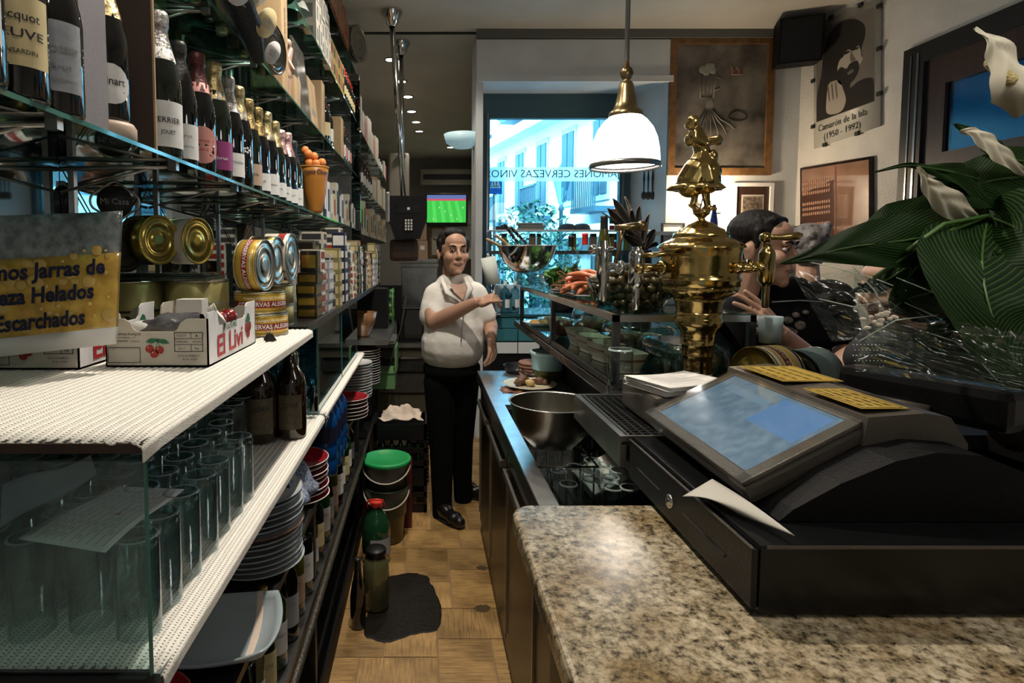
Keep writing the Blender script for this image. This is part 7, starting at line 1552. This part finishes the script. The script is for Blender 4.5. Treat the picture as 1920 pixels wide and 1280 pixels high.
t = T('kettle', 'dark rounded pots on the tiled counter behind the salad', 'pot', (1.10, 4.55, 1.161)); MB().lathe([(0, 0), (.09, 0), (.11, .05), (.10, .14), (.05, .17), (0, .18)], 24).ball((.2, 0, .08), (.09, .09, .08)).obj('body', M['plastb'], t)
# dried plant on the bar
p = at(1205, 470, 3.1); zc = 1.40
t = T('dried_plant', 'dry brown artichoke like leaves in a dark holder before the window', 'plant', (p.x, 3.1, 1.2))
S(MB().tube([(p.x, 3.1, 1.2), (p.x, 3.1, 1.36)], .04, 14), 'plant_holder', M['plastb'], 'dark pot of the dried plant', 'pot') if False else MB().lathe([(0, .001), (.05, 0), (.055, .2), (.045, .42), (.05, .43), (0, .42)], 18).obj('holder', M['plastb'], t)
rr = random.Random(21)
tips = [(1130, 398), (1150, 372), (1172, 368), (1140, 390), (1200, 385), (1218, 400), (1228, 430), (1190, 420), (1160, 415), (1215, 450), (1175, 440), (1235, 460), (1185, 392), (1165, 430)]
for i, (px, py) in enumerate(tips):
    e = at(px, py, 3.1+rr.uniform(-.06, .06))-Vector((p.x, 3.1, 1.2)); s = Vector((0, 0, .42)); m_ = s.lerp(e, .55)+Vector((.03*rr.uniform(-1, 1), 0, .03)); wd = rr.uniform(.022, .034); sd = Vector((.5, -.3, .6)).normalized() if i % 2 else Vector((.7, .4, -.3)).normalized()
    def lf_(u, v): q = s*(1-v)**2+m_*2*v*(1-v)+e*v*v; k = wd*math.sin(PI*min(1, v*.9+.12))**.7*(1 if v < .97 else .3); return q+sd*(u-.5)*2*k+Vector((0, .02*(1-abs(u-.5)*2), 0))
    MB().grid(lf_, 4, 10, thick=.002).obj('dry_leaf', M['agave'], t)
# ================================================================== PLANT AND CELLOPHANE
def leaf(root, ctrl, widths, nm, m, side=Vector((0, 0, 1)), cup=.15, n=22, rib=True):
    """ctrl: (px,py,depth) spine points base->tip"""
    P_ = [at(a, b, d)-Vector(root.location) for a, b, d in ctrl]
    def spine(v):
        x = v*(len(P_)-1); i = min(int(x), len(P_)-2); s = x-i
        a, b, c_, d = P_[max(i-1, 0)], P_[i], P_[i+1], P_[min(i+2, len(P_)-1)]
        return .5*((2*b)+(-a+c_)*s+(2*a-5*b+4*c_-d)*s*s+(-a+3*b-3*c_+d)*s**3)
    nu = 10
    def wv(v):
        x = v*(len(widths)-1); i = min(int(x), len(widths)-2); return widths[i]+(widths[i+1]-widths[i])*(x-i)
    vs = []; uv = []
    for j in range(n+1):
        v = j/n; t_ = (spine(min(1, v+.01))-spine(max(0, v-.01))).normalized(); sd = (side-t_*side.dot(t_)).normalized(); up = t_.cross(sd)
        for i in range(nu+1):
            u = (i/nu-.5)*2; w_ = wv(v); vs.append(spine(v)+sd*u*w_+up*(abs(u)**1.5*w_*cup)+up*.003*math.sin(v*22+abs(u)*6)); uv.append((abs(u)*.35+v*1.0, abs(u)))
    fs = [(j*(nu+1)+i, j*(nu+1)+i+1, (j+1)*(nu+1)+i+1, (j+1)*(nu+1)+i) for j in range(n) for i in range(nu)]
    g = MB(); g.add(vs, fs, 0, True); o = g.obj(nm, m, root)
    ul = o.data.uv_layers.new(name='UVMap')
    for l in o.data.loops: ul.data[l.index].uv = uv[l.vertex_index]
    if rib: MB().tube([spine(v/12)+Vector((0, -.001, 0)) for v in range(13)], [.0028*(1-v/14) for v in range(13)], 6).obj('midrib', M['leafm'], o)
    return o
pl = T('peace_lily', 'large dark green peace lily with pale spathes at the right edge', 'plant', (1.34, 1.22, 1.2))
MB().lathe([(0, 0), (.09, 0), (.12, .16), (.125, .17), (.11, .17), (.10, .15), (0, .14)], 26).obj('pot', mat('dark_pot', (.03, .02, .015), .6), pl)
LV = [([(1890, 395, 1.15), (1800, 430, 1.08), (1700, 450, 1.02), (1600, 462, .98), (1530, 478, .96), (1462, 494, .95)], [.01, .046, .052, .043, .024, .010, .001], Vector((0, .25, 1)), .10),
      ([(1850, 400, 1.20), (1770, 400, 1.22), (1690, 425, 1.2), (1640, 450, 1.2), (1590, 470, 1.2)], [.01, .045, .055, .035, .002], Vector((0, .3, 1)), .1),
      ([(1850, 410, 1.10), (1840, 480, 1.0), (1850, 560, .93), (1880, 640, .9), (1930, 720, .88)], [.02, .085, .115, .105, .075, .01], Vector((1, .2, .1)), .12),
      ([(1850, 405, 1.1), (1910, 430, 1.0), (1990, 480, .95), (2080, 560, .92)], [.02, .09, .10, .03], Vector((.3, .1, 1)), .1),
      ([(1860, 400, 1.1), (1800, 480, 1.05), (1760, 540, 1.02), (1700, 560, 1.0), (1672, 580, .99)], [.01, .05, .06, .040, .002], Vector((.3, .2, 1)), .15),
      ([(1960, 420, 1.15), (1900, 370, 1.1), (1830, 335, 1.08), (1760, 318, 1.06), (1700, 310, 1.05), (1640, 322, 1.04)], [.01, .045, .045, .022, .008, .004, .001], Vector((0, .3, 1)), .2),
      ([(1980, 300, 1.12), (1900, 300, 1.1), (1850, 262, 1.1), (1790, 232, 1.1)], [.03, .035, .02, .001], Vector((0, .3, 1)), .2),
      ([(1960, 330, 1.1), (1880, 335, 1.08), (1800, 350, 1.08), (1740, 345, 1.08)], [.05, .055, .04, .004], Vector((0, .2, 1)), .2),
      ([(1700, 500, 1.1), (1670, 520, 1.1), (1640, 535, 1.1), (1600, 545, 1.1)], [.005, .02, .015, .001], Vector((0, .2, 1)), .2),
      ([(1980, 600, .98), (1930, 560, .97), (1890, 520, .99), (1860, 470, 1.0)], [.03, .08, .07, .004], Vector((1, .1, -.2)), .15),
      ([(1990, 690, .95), (1900, 660, .93), (1800, 640, .93), (1720, 640, .93)], [.05, .06, .045, .004], Vector((0, .3, 1)), .15)]
for c_, w_, s_, k_ in LV: leaf(pl, c_, w_, 'leaf', M['leaf'], s_, k_)
leaf(pl, [(1828, 410, 1.08), (1790, 385, 1.05), (1755, 360, 1.03), (1735, 335, 1.02), (1722, 312, 1.02)], [.010, .026, .020, .009, .001], 'spathe', M['spathe'], Vector((1, .2, .4)), .2, rib=False)
leaf(pl, [(1925, 325, 1.08), (1890, 295, 1.05), (1860, 270, 1.04), (1830, 250, 1.03), (1800, 245, 1.03)], [.006, .018, .020, .012, .001], 'spathe', M['spathe'], Vector((.4, .2, 1)), .2, rib=False)
leaf(pl, [(1935, 210, 1.08), (1905, 160, 1.05), (1885, 110, 1.04), (1860, 75, 1.03), (1828, 52, 1.03)], [.025, .040, .030, .014, .001], 'spathe', M['spathe'], Vector((1, .2, -.4)), .2, rib=False)
a = at(1858, 118, 1.06)-pl.location; b = at(1895, 150, 1.05)-pl.location; MB().cap(a, .010, b, .010).obj('spadix', mat('spadix', (.35, .28, .12), .8, bump=3, bs=300), pl)
for (c_) in ([(1700, 470, 1.0), (1770, 420, 1.03), (1850, 405, 1.08), (1990, 520, 1.15), (2090, 640, 1.2)], [(1640, 520, 1.0), (1740, 450, 1.03), (1850, 405, 1.08)], [(1850, 405, 1.1), (1870, 560, 1.1), (1990, 700, 1.18)], [(1925, 325, 1.08), (1990, 450, 1.15), (2060, 640, 1.2)]):
    MB().tube([at(*q)-pl.location for q in c_], .004, 7).obj('stem', M['leafm'], pl)
film = glassy('cellophane', (.88, .92, .90), .3, .16, (.55, .62, .60), base=.045)
cw = T('cellophane_wrap', 'crumpled clear cellophane around the foot of the peace lily', 'wrapping', (0, 0, 0))
def cel(px0, py0, px1, py1, d0, d1, seed, amp, skew=0):
    def f(u, v):
        px = px0+(px1-px0)*u+skew*v; py = py0+(py1-py0)*v
        n_ = noise.noise(Vector((u*2.2+seed, v*5, seed)))+.5*abs(noise.noise(Vector((u*3+v*9, v*2-u*4, seed))))
        d = d0+(d1-d0)*v+amp*n_
        p = at(px, py, d); return p
    return f
def poly_cel(A, B, C_, D, seed, amp):
    P4 = [Vector((*q, 0)) for q in (A, B, C_, D)]
    def f(u, v):
        s = Vector(A[:2]).lerp(Vector(B[:2]), u).lerp(Vector(D[:2]).lerp(Vector(C_[:2]), u), v); dd = (A[2]*(1-u)+B[2]*u)*(1-v)+(D[2]*(1-u)+C_[2]*u)*v
        w_ = noise.noise(Vector((u*2+seed, v*2, seed)))*14
        fold = abs(((u*3.1-v*5.3+noise.noise(Vector((u*3, v*3, seed)))*1.4+seed) % 1)-.5)
        dd += amp*(fold+.6*noise.noise(Vector((u*4, v*9, seed+3))))
        return at(s.x+w_*.6, s.y+w_, dd)
    return f
MB().grid(poly_cel((1600, 505, 1.02), (1770, 600, .98), (1930, 735, .82), (1600, 690, .90), 1.3, .025), 60, 46).obj('sheet', film, cw)
MB().grid(poly_cel((1478, 500, 1.15), (1660, 520, 1.10), (1680, 640, .98), (1560, 640, 1.05), 4.1, .018), 50, 40).obj('sheet', film, cw)
MB().grid(poly_cel((1640, 600, .93), (1930, 620, .84), (1940, 740, .80), (1600, 690, .88), 7.7, .03), 60, 40).obj('sheet', film, cw)
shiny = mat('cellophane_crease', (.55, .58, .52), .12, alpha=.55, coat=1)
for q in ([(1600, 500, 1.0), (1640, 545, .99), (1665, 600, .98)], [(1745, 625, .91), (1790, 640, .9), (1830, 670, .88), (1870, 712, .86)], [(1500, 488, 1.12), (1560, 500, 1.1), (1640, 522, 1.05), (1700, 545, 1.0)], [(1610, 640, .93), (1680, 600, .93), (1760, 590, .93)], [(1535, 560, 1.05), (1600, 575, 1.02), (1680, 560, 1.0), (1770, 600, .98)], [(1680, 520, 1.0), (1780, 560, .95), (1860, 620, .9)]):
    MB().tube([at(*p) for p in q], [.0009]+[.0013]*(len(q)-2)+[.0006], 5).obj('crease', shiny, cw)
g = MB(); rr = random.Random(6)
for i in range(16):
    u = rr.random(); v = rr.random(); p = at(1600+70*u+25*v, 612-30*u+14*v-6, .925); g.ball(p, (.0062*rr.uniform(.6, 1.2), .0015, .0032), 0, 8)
g.obj('pale_spots', mat('pale_spot_blobs', (.62, .55, .45), .5), cw)['kind'] = 'stuff'  # small flattened pale blobs scattered over the wrap
S(MB().grid(lambda u, v: at(1695+95*u, 482+26*v-6*u, 2.2), 4, 2, thick=.002).box(0, 0, 0, 0, 0, 0), 'calendar', M['lwhite'], 'corner of a white calendar sheet seen under the big leaf', 'calendar') if False else None
g = MB(); k0 = atx(1745, 487, RX-.05); t = T('calendar', 'white calendar reading 2011 seen below the big leaf', 'calendar', (RX-.04, k0.y, k0.z)); MB().box(0, .006, -.22, .22, -.08, .06).obj('sheet', M['paper'], t); txt(g, '2011', .07, lambda u, v: Vector((-.002, -u, v)), bold=.02); g.obj('lettering', M['ink'], t)
# ================================================================== PEOPLE
def head(root, c, sc, rz, tilt, skin, hairm, style='short', name='head'):
    Mx = Matrix.Translation(c) @ Euler((tilt, 0, rz)).to_matrix().to_4x4() @ Matrix.Scale(sc, 4)
    g = MB()
    def b(p, r): g.ball(p, r, 0, 16, Mx)
    b((0, .012, .035), (.073, .090, .085)); b((0, -.028, -.03), (.060, .062, .072)); b((0, -.050, -.072), (.042, .040, .036)); b((0, -.072, -.096), (.022, .018, .018))
    b((-.036, -.062, -.022), (.026, .026, .026)); b((.036, -.062, -.022), (.026, .026, .026))
    g.cap((-.034, -.080, .028), .011, (.034, -.080, .028), .011, M=Mx)
    g.cap((0, -.084, .018), .0085, (0, -.108, -.022), .0105, M=Mx); b((-.011, -.098, -.026), (.009, .010, .008)); b((.011, -.098, -.026), (.009, .010, .008)); b((0, -.082, -.052), (.026, .014, .016))
    for s in (-1, 1): b((s*.075, .008, -.008), (.009, .018, .030)); b((s*.079, .014, .004), (.008, .016, .018))
    b((0, -.035, .055), (.058, .052, .048))
    g.cap((0, .030, -.06), .046, (0, .050, -.17), .052, M=Mx)
    hd = fuse(g, name, skin, root, .0042*sc if sc > .9 else .004, 6)
    for s in (-1, 1):
        MB().ball((s*.030, -.0800, .009), (.0125, .0095, .0062), 0, 12, Mx).obj('eye', M['eyew'], root); MB().ball((s*.030-.002, -.0878, .009), (.0055, .0028, .0056), 0, 10, Mx).obj('iris', M['eyed'], root)
        MB().tube([(s*.014, -.094, .028), (s*.03, -.093, .034), (s*.046, -.082, .030)], [.0035, .0042, .002], 8, M=Mx).obj('eyebrow', hairm, root)
        MB().tube([(s*.016, -.089, .014), (s*.03, -.0925, .0185), (s*.044, -.084, .012)], .0018, 6, M=Mx).obj('eyelid', M['lips'], root)
    MB().tube([(-.024, -.086, -.056), (-.010, -.0935, -.0545), (0, -.0945, -.0555), (.010, -.0935, -.0545), (.024, -.086, -.056)], [.001, .003, .003, .003, .001], 8, M=Mx).tube([(-.020, -.086, -.0605), (0, -.0935, -.062), (.020, -.086, -.0605)], [.001, .004, .001], 8, M=Mx).obj('lips', M['lips'], root)
    h = MB()
    if style == 'short':
        h.ball((0, .022, .060), (.081, .092, .076), 0, 18, Mx); h.ball((0, .046, .022), (.073, .062, .066), 0, 16, Mx)
        h.cap((-.040, -.040, .098), .016, (.040, -.040, .098), .016, M=Mx)
        for s in (-1, 1): h.cap((s*.072, -.010, .06), .014, (s*.073, -.012, .012), .007, M=Mx)
    else:
        rr = random.Random(3); h.ball((0, .03, .055), (.082, .085, .075), 0, 16, Mx); h.ball((0, .055, .0), (.074, .055, .08), 0, 16, Mx)
        for i in range(26): a = rr.uniform(0, 6.28); h.ball((.07*math.cos(a), .03+.075*math.sin(a), .05+rr.uniform(-.05, .07)), .02, 0, 8, Mx)
        h.cap((-.04, -.05, .10), .024, (.04, -.05, .10), .02, M=Mx)
    hh = fuse(h, 'hair', hairm, root, .005, 2)
    return hd
def hand(root, Mx, skin, curls, thumb=(.5, .2), side=1, spread=.12, name='hand'):
    g = MB()
    g.cap((-.03, 0, 0), .025, (.012, 0, 0), .026, M=Mx, flat=1)
    for y in (-.028, -.010, .010, .028): g.cap((.01, y*.7, 0), .015, (.080-abs(y)*.25, y, .002), .0125, M=Mx)
    g.ball((.045, 0, -.004), (.045, .038, .013), 0, 14, Mx)
    for k, y in enumerate((-.031, -.0105, .0105, .030)):
        L = (.070, .080, .076, .060)[k]*1.02; a = -curls[k][0]; p = Vector((.083-abs(y)*.2, y, .001)); yaw = (k-1.5)*spread
        rad = (.0095, .010, .0095, .0085)[k]; cur = a
        for j, fr in enumerate((.46, .30, .24)):
            d = Vector((math.cos(cur)*math.cos(yaw), math.cos(cur)*math.sin(yaw), math.sin(cur))); q = p+d*L*fr; g.cap(p, rad*(1-.10*j), q, rad*(.93-.10*j), 10, 0, Mx); p = q; cur -= curls[k][1]
    s = -side
    p = Vector((.012, s*.022, -.006)); d1 = Vector((math.cos(thumb[0]), s*math.sin(thumb[0]), -thumb[1])).normalized(); q = p+d1*.045; g.cap(p, .0155, q, .0120, 10, 0, Mx)
    d2 = Vector((math.cos(thumb[0]*.6), s*math.sin(thumb[0]*.6), -thumb[1]*1.3)).normalized(); r_ = q+d2*.032; g.cap(q, .0115, r_, .0105, 10, 0, Mx); g.cap(r_, .0105, r_+d2*.022, .0085, 10, 0, Mx)
    return fuse(g, name, skin, root, .0032, 1)
def frame_m(o, x, up):
    x = Vector(x).normalized(); z = Vector(up); z = (z-x*z.dot(x)).normalized(); y = z.cross(x)
    m = Matrix((x, y, z)).transposed().to_4x4(); m.translation = Vector(o); return m
def arm(g, pts, rs):
    for i in range(len(pts)-1): g.cap(pts[i], rs[i], pts[i+1], rs[i+1], 14)
# barman
YB = 3.46
pr = T('person', 'man in a white short sleeved shirt and black trousers standing behind the bar', 'person', (.14, YB, 0))
def q(px, py, d=0): return at(px, py, YB+d)-pr.location
head(pr, q(850, 475, -.02), 1.16, math.radians(14), math.radians(-3), M['skin'], M['hair'])
g = MB()
g.ball(q(855, 580), (.172, .125, .17)).ball(q(852, 625, -.01), (.190, .160, .20)).ball(q(849, 645, -.02), (.197, .178, .17)).ball(q(847, 660, -.01), (.190, .168, .12)).ball(q(860, 640, -.05), (.14, .135, .13))
g.cap(q(818, 547), .060, q(892, 545), .056).cap(q(815, 552), .068, q(806, 592, -.03), .068).cap(q(895, 550, .0), .062, q(913, 592, -.02), .058).cap(q(808, 575, -.02), .066, q(822, 592, -.06), .064)
g.cap(q(835, 530), .055, q(872, 528), .050)
sh = fuse(g, 'shirt', M['shirt'], pr, .009, 14)
for s, (a, b, c_) in enumerate((((828, 520), (838, 548), (868, 568)), ((872, 520), (882, 540), (870, 568)))):
    g = MB(); A, B, C2 = q(*a, -.075 if s == 0 else -.06), q(*b, -.125), q(*c_, -.135); g.tube([A, B, C2], [.013, .018, .007], 8, flat=.35); g.obj('collar', M['shirt'], pr)
g = MB(); v_ = [q(843, 533, -.098), q(876, 532, -.092), q(874, 545, -.118), q(868, 562, -.138), q(852, 548, -.122)]; g.add(v_+[p+Vector((0, .012, 0)) for p in v_], [(0, 1, 2, 3, 4), (9, 8, 7, 6, 5)]+[(i, 5+i, 5+(i+1) % 5, (i+1) % 5) for i in range(5)]); ngon_fix(g.obj('open_neck', M['skin'], pr))
MB().tube([q(869, 568, -.140), q(868, 600, -.165), q(864, 640, -.205)], .0025, 6).obj('button_placket', M['paperd'], pr)
for (a, b) in ((868, 585), (866, 612)): MB().ball(q(a, b, -.168), .005, 0, 8).obj('button', M['plastw'], pr)
MB().box(-.0, .0, 0, 0, 0, 0) if False else None
# right arm (image left) raised and pointing
g = MB(); el = q(815, 604, -.10); wr = q(893, 566, -.30); arm(g, [q(808, 585, -.05), el, el.lerp(wr, .35), wr], [.050, .050, .047, .030]); fuse(g, 'forearm', M['skin'], pr, .006, 2)
hd_ = hand(pr, frame_m(wr+Vector((.02, -.01, .0)), q(935, 553, -.38)-wr, (-.1, -.55, .75)), M['skin'], [(.05, .05), (.75, .85), (.9, .9), (1.0, .9)], (.55, -.25), 1)
# left arm resting
g = MB(); el = q(920, 612, -.02); wr = q(921, 634, -.20); arm(g, [q(910, 585, 0), el, wr], [.047, .045, .030]); fuse(g, 'forearm', M['skin'], pr, .006, 2)
hand(pr, frame_m(wr+Vector((0, -.02, -.005)), (0.02, -.30, -.75), (.6, -.5, .1)), M['skin'], [(.25, .35), (.35, .4), (.45, .45), (.5, .5)], (.5, .3), -1)
MB().tube([wr+Vector((.032*math.cos(a), -.005+.01*math.sin(a), .032*math.sin(a))) for a in [x*PI/8 for x in range(16)]], .003, 6, closed=True).obj('bracelet', M['steel'], pr)
g = MB(); g.ball(q(847, 690), (.178, .150, .10)).cap(q(826, 715), .105, q(828, 845), .074).cap(q(828, 845), .074, q(829, 972), .058).cap(q(868, 715, .03), .102, q(866, 830, .12), .072).cap(q(866, 830, .12), .072, q(868, 945, .24), .056)
fuse(g, 'trousers', M['trousers'], pr, .009, 2)
for (a, b, d, ang) in ((829, 985, -.02, -55), (872, 935, .30, -25)):
    an = q(a, b, d); an.z = .0; fw_ = Vector((math.cos(math.radians(ang)), math.sin(math.radians(ang)), 0)); g = MB()
    g.cap(an+Vector((0, 0, .07)), .045, an+fw_*.04+Vector((0, 0, .055)), .046).cap(an+fw_*.02+Vector((0, 0, .045)), .044, an+fw_*.17+Vector((0, 0, .036)), .036); g.ball(an+fw_*.12+Vector((0, 0, .042)), (.05, .05, .04))
    sh_ = fuse(g, 'shoe', M['leather'], pr, .006, 2); zmin = min(v.co.z for v in sh_.data.vertices)
    for v in sh_.data.vertices: v.co.z = max(v.co.z, .012)
    MB().prism([(an.x+fw_.x*a_*.0-0+fw_.x*(.06+.125*math.cos(t_))-fw_.y*.045*math.sin(t_), an.y+fw_.y*(.06+.125*math.cos(t_))+fw_.x*.045*math.sin(t_)) for t_ in [x*PI/10 for x in range(20)] for a_ in (0,)], .001, .014).obj('sole', M['rubber'], pr)
# young customer
YC = 1.95
pr = T('person', 'young dark haired man in a black printed t-shirt behind the brass column', 'person', (1.15, YC, 0))
head(pr, q_ := at(1428, 470, YC)-pr.location, 1.03, math.radians(40), math.radians(4), M['skin2'], M['hair'])
def q(px, py, d=0): return at(px, py, YC+d)-pr.location
g = MB(); g.ball(q(1455, 690, .10), (.20, .13, .20)).ball(q(1460, 620, .08), (.20, .125, .13)).cap(q(1380, 592, .02), .072, q(1555, 560, .16), .075).cap(q(1380, 600, .02), .072, q(1365, 690, -.02), .062).cap(q(1560, 570, .16), .072, q(1590, 670, .12), .062).ball(q(1460, 800, .12), (.19, .13, .22)).cap(q(1430, 560, .06), .06, q(1490, 548, .08), .06)
fuse(g, 'tshirt', M['tee'], pr, .010, 3)
g = MB(); g.ball(q(1440, 560, .05), (.058, .045, .05)); fuse(g, 'neck', M['skin2'], pr, .006, 1)
g = MB(); el = q(1545, 705, -.02); wr = q(1462, 625, -.17); arm(g, [q(1590, 665, .10), el, el.lerp(wr, .4), wr], [.050, .048, .044, .029]); fuse(g, 'forearm', M['skin2'], pr, .006, 2)
hand(pr, frame_m(wr+(q(1425, 575, -.18)-wr)*.1, q(1395, 562, -.17)-wr, (.35, -.9, .35)), M['skin2'], [(.10, .12), (.14, .16), (.2, .2), (.28, .25)], (.75, -.1), -1, .10)
MB().tube([wr.lerp(el, .12)+Vector((.034*math.cos(a), .012*math.sin(a), .030*math.sin(a)+.014*math.cos(a))) for a in [x*PI/8 for x in range(16)]], .0035, 6, closed=True).obj('bracelet', M['ink'], pr)
g = MB()
for (a, b, s) in ((1478, 600, .016), (1492, 590, .012), (1500, 610, .020), (1488, 622, .012), (1510, 585, .010), (1420, 655, .018), (1436, 662, .012), (1500, 660, .014), (1512, 676, .010)): 
    p = q(a, b, -.035); g.ball(p, (s, .012, s*.8), 0, 8)
tag(g.obj('shirt_print', mat('grey_print', (.20, .19, .17), .8, var=.7, vs=60), pr), kind='stuff')
MB().tube([q(1448, 566, -.045), q(1500, 563, -.04), q(1545, 566, .06)], .002, 5).obj('seam_line', M['paperd'], pr)
MB().lathe([(.16, 0), (.16, .02), (.02, .03), (.02, .70), (.17, .72), (.17, .76), (0, .77)], 24, M=Matrix.Translation((.06, .10, 0))).obj('stool', M['woodd'], pr) if False else None
g = MB(); g.cap(q(1430, 870, .1), .10, q(1420, 1000, -.05), .07).cap(q(1420, 1000, -.05), .07, Vector((.0, 0, .08)), .05).cap(q(1500, 870, .1), .10, q(1500, 1000, .0), .07).cap(q(1500, 1000, .0), .07, Vector((.16, .05, .08)), .05).ball(q(1460, 855, .12), (.19, .14, .13)); fuse(g, 'trousers', M['trousers'], pr, .012, 2)
MB().box(-.05, .05, -.16, .08, .002, .07, bev=.025).box(.11, .21, -.11, .13, .002, .07, bev=.025).obj('shoe', M['leather'], pr)
# older customer behind
YD = 2.65
pr = T('person', 'grey haired person partly hidden behind the young man', 'person', (1.80, YD, 0))
def q(px, py, d=0): return at(px, py, YD+d)-pr.location
head(pr, q(1512, 470), .98, math.radians(160), 0, M['skin'], M['hairg'], 'curly')
g = MB(); g.ball(q(1512, 600), (.20, .13, .20)).cap(q(1460, 555), .07, q(1570, 555), .07).ball(q(1512, 700), (.19, .13, .26)).ball(q(1512, 790), (.17, .13, .22)); fuse(g, 'jacket', mat('dark_jacket', (.015, .018, .02), .8), pr, .012, 2)
g = MB(); g.cap((-.09, 0, .75), .09, (-.09, 0, .07), .055).cap((.09, 0, .75), .09, (.09, 0, .07), .055); fuse(g, 'trousers', M['trousers'], pr, .012, 2)
MB().box(-.14, -.04, -.15, .08, .002, .07, bev=.025).box(.04, .14, -.15, .08, .002, .07, bev=.025).obj('shoe', M['leather'], pr)
# third customer with bare arm
YE = 1.72
pr = T('person', 'dark haired person in a dotted black top leaning behind the cellophane', 'person', (1.45, YE, 0))
def q(px, py, d=0): return at(px, py, YE+d)-pr.location
head(pr, q(1672, 540, .10), .95, math.radians(-78), math.radians(12), M['skin2'], M['hair'])
g = MB(); g.ball(q(1740, 700, .15), (.19, .14, .20)).cap(q(1680, 640, .12), .075, q(1790, 620, .2), .075).cap(q(1660, 640, .05), .068, q(1625, 672, -.06), .060).ball(q(1740, 820, .15), (.18, .14, .24)); top_ = fuse(g, 'dotted_top', mat('dotted_black', (.008, .008, .009), .8), pr, .010, 2)
g = MB(); from mathutils.bvhtree import BVHTree
bv = BVHTree.FromPolygons([v.co.copy() for v in top_.data.vertices], [list(p.vertices) for p in top_.data.polygons])
for i in range(7):
    for j in range(9):
        o_ = EYE-pr.location; d_ = (q(1600+j*7+(i % 2)*3.5, 646+i*10)-o_).normalized(); h_ = bv.ray_cast(o_, d_)
        if h_[0]: g.ball(h_[0], .0016, 0, 5)
tag(g.obj('white_dots', M['inkw'], pr), kind='stuff')
g = MB(); el = q(1562, 722, 0); arm(g, [q(1622, 668, -.0), q(1592, 684, -.0), el, q(1530, 765, .05)], [.052, .050, .046, .032]); fuse(g, 'bare_arm', M['skin2'], pr, .007, 2)
g = MB(); g.cap((.1, .1, .85), .12, (.05, .1, .45), .08).cap((.05, .1, .45), .08, (.05, .1, .07), .05).cap((.27, .15, .85), .12, (.25, .15, .07), .055); fuse(g, 'trousers', M['trousers'], pr, .014, 2)
MB().box(0, .1, -.08, .17, .002, .07, bev=.025).box(.2, .3, -.03, .22, .002, .07, bev=.025).obj('shoe', M['leather'], pr)
# neon style oval sign hanging over the shelves (seen in front of the mirror)
t = T('oval_sign', 'small dark oval neon style sign hanging behind the bottles', 'sign', (-.80, 1.50, 1.74), rot=(0, 0, math.radians(25)))
MB().tube([(.05*math.cos(a)*(1+.12*math.cos(2*a)), 0, .045*math.sin(a)*(1+.15*math.cos(4*a))) for a in [x*PI/16 for x in range(32)]], .003, 6, closed=True).obj('outer_tube', M['steel'], t)
MB().lathe([(0, 0), (.042, 0), (.042, .003), (0, .003)], 24, M=Matrix.Rotation(PI/2, 4, 'X')).obj('plate', M['ink'], t)
g = MB(); txt(g, 'Mi Casa', .022, lambda u, v: Vector((u, -.005, v)), w=.065); g.obj('lettering', M['paperd'], t)
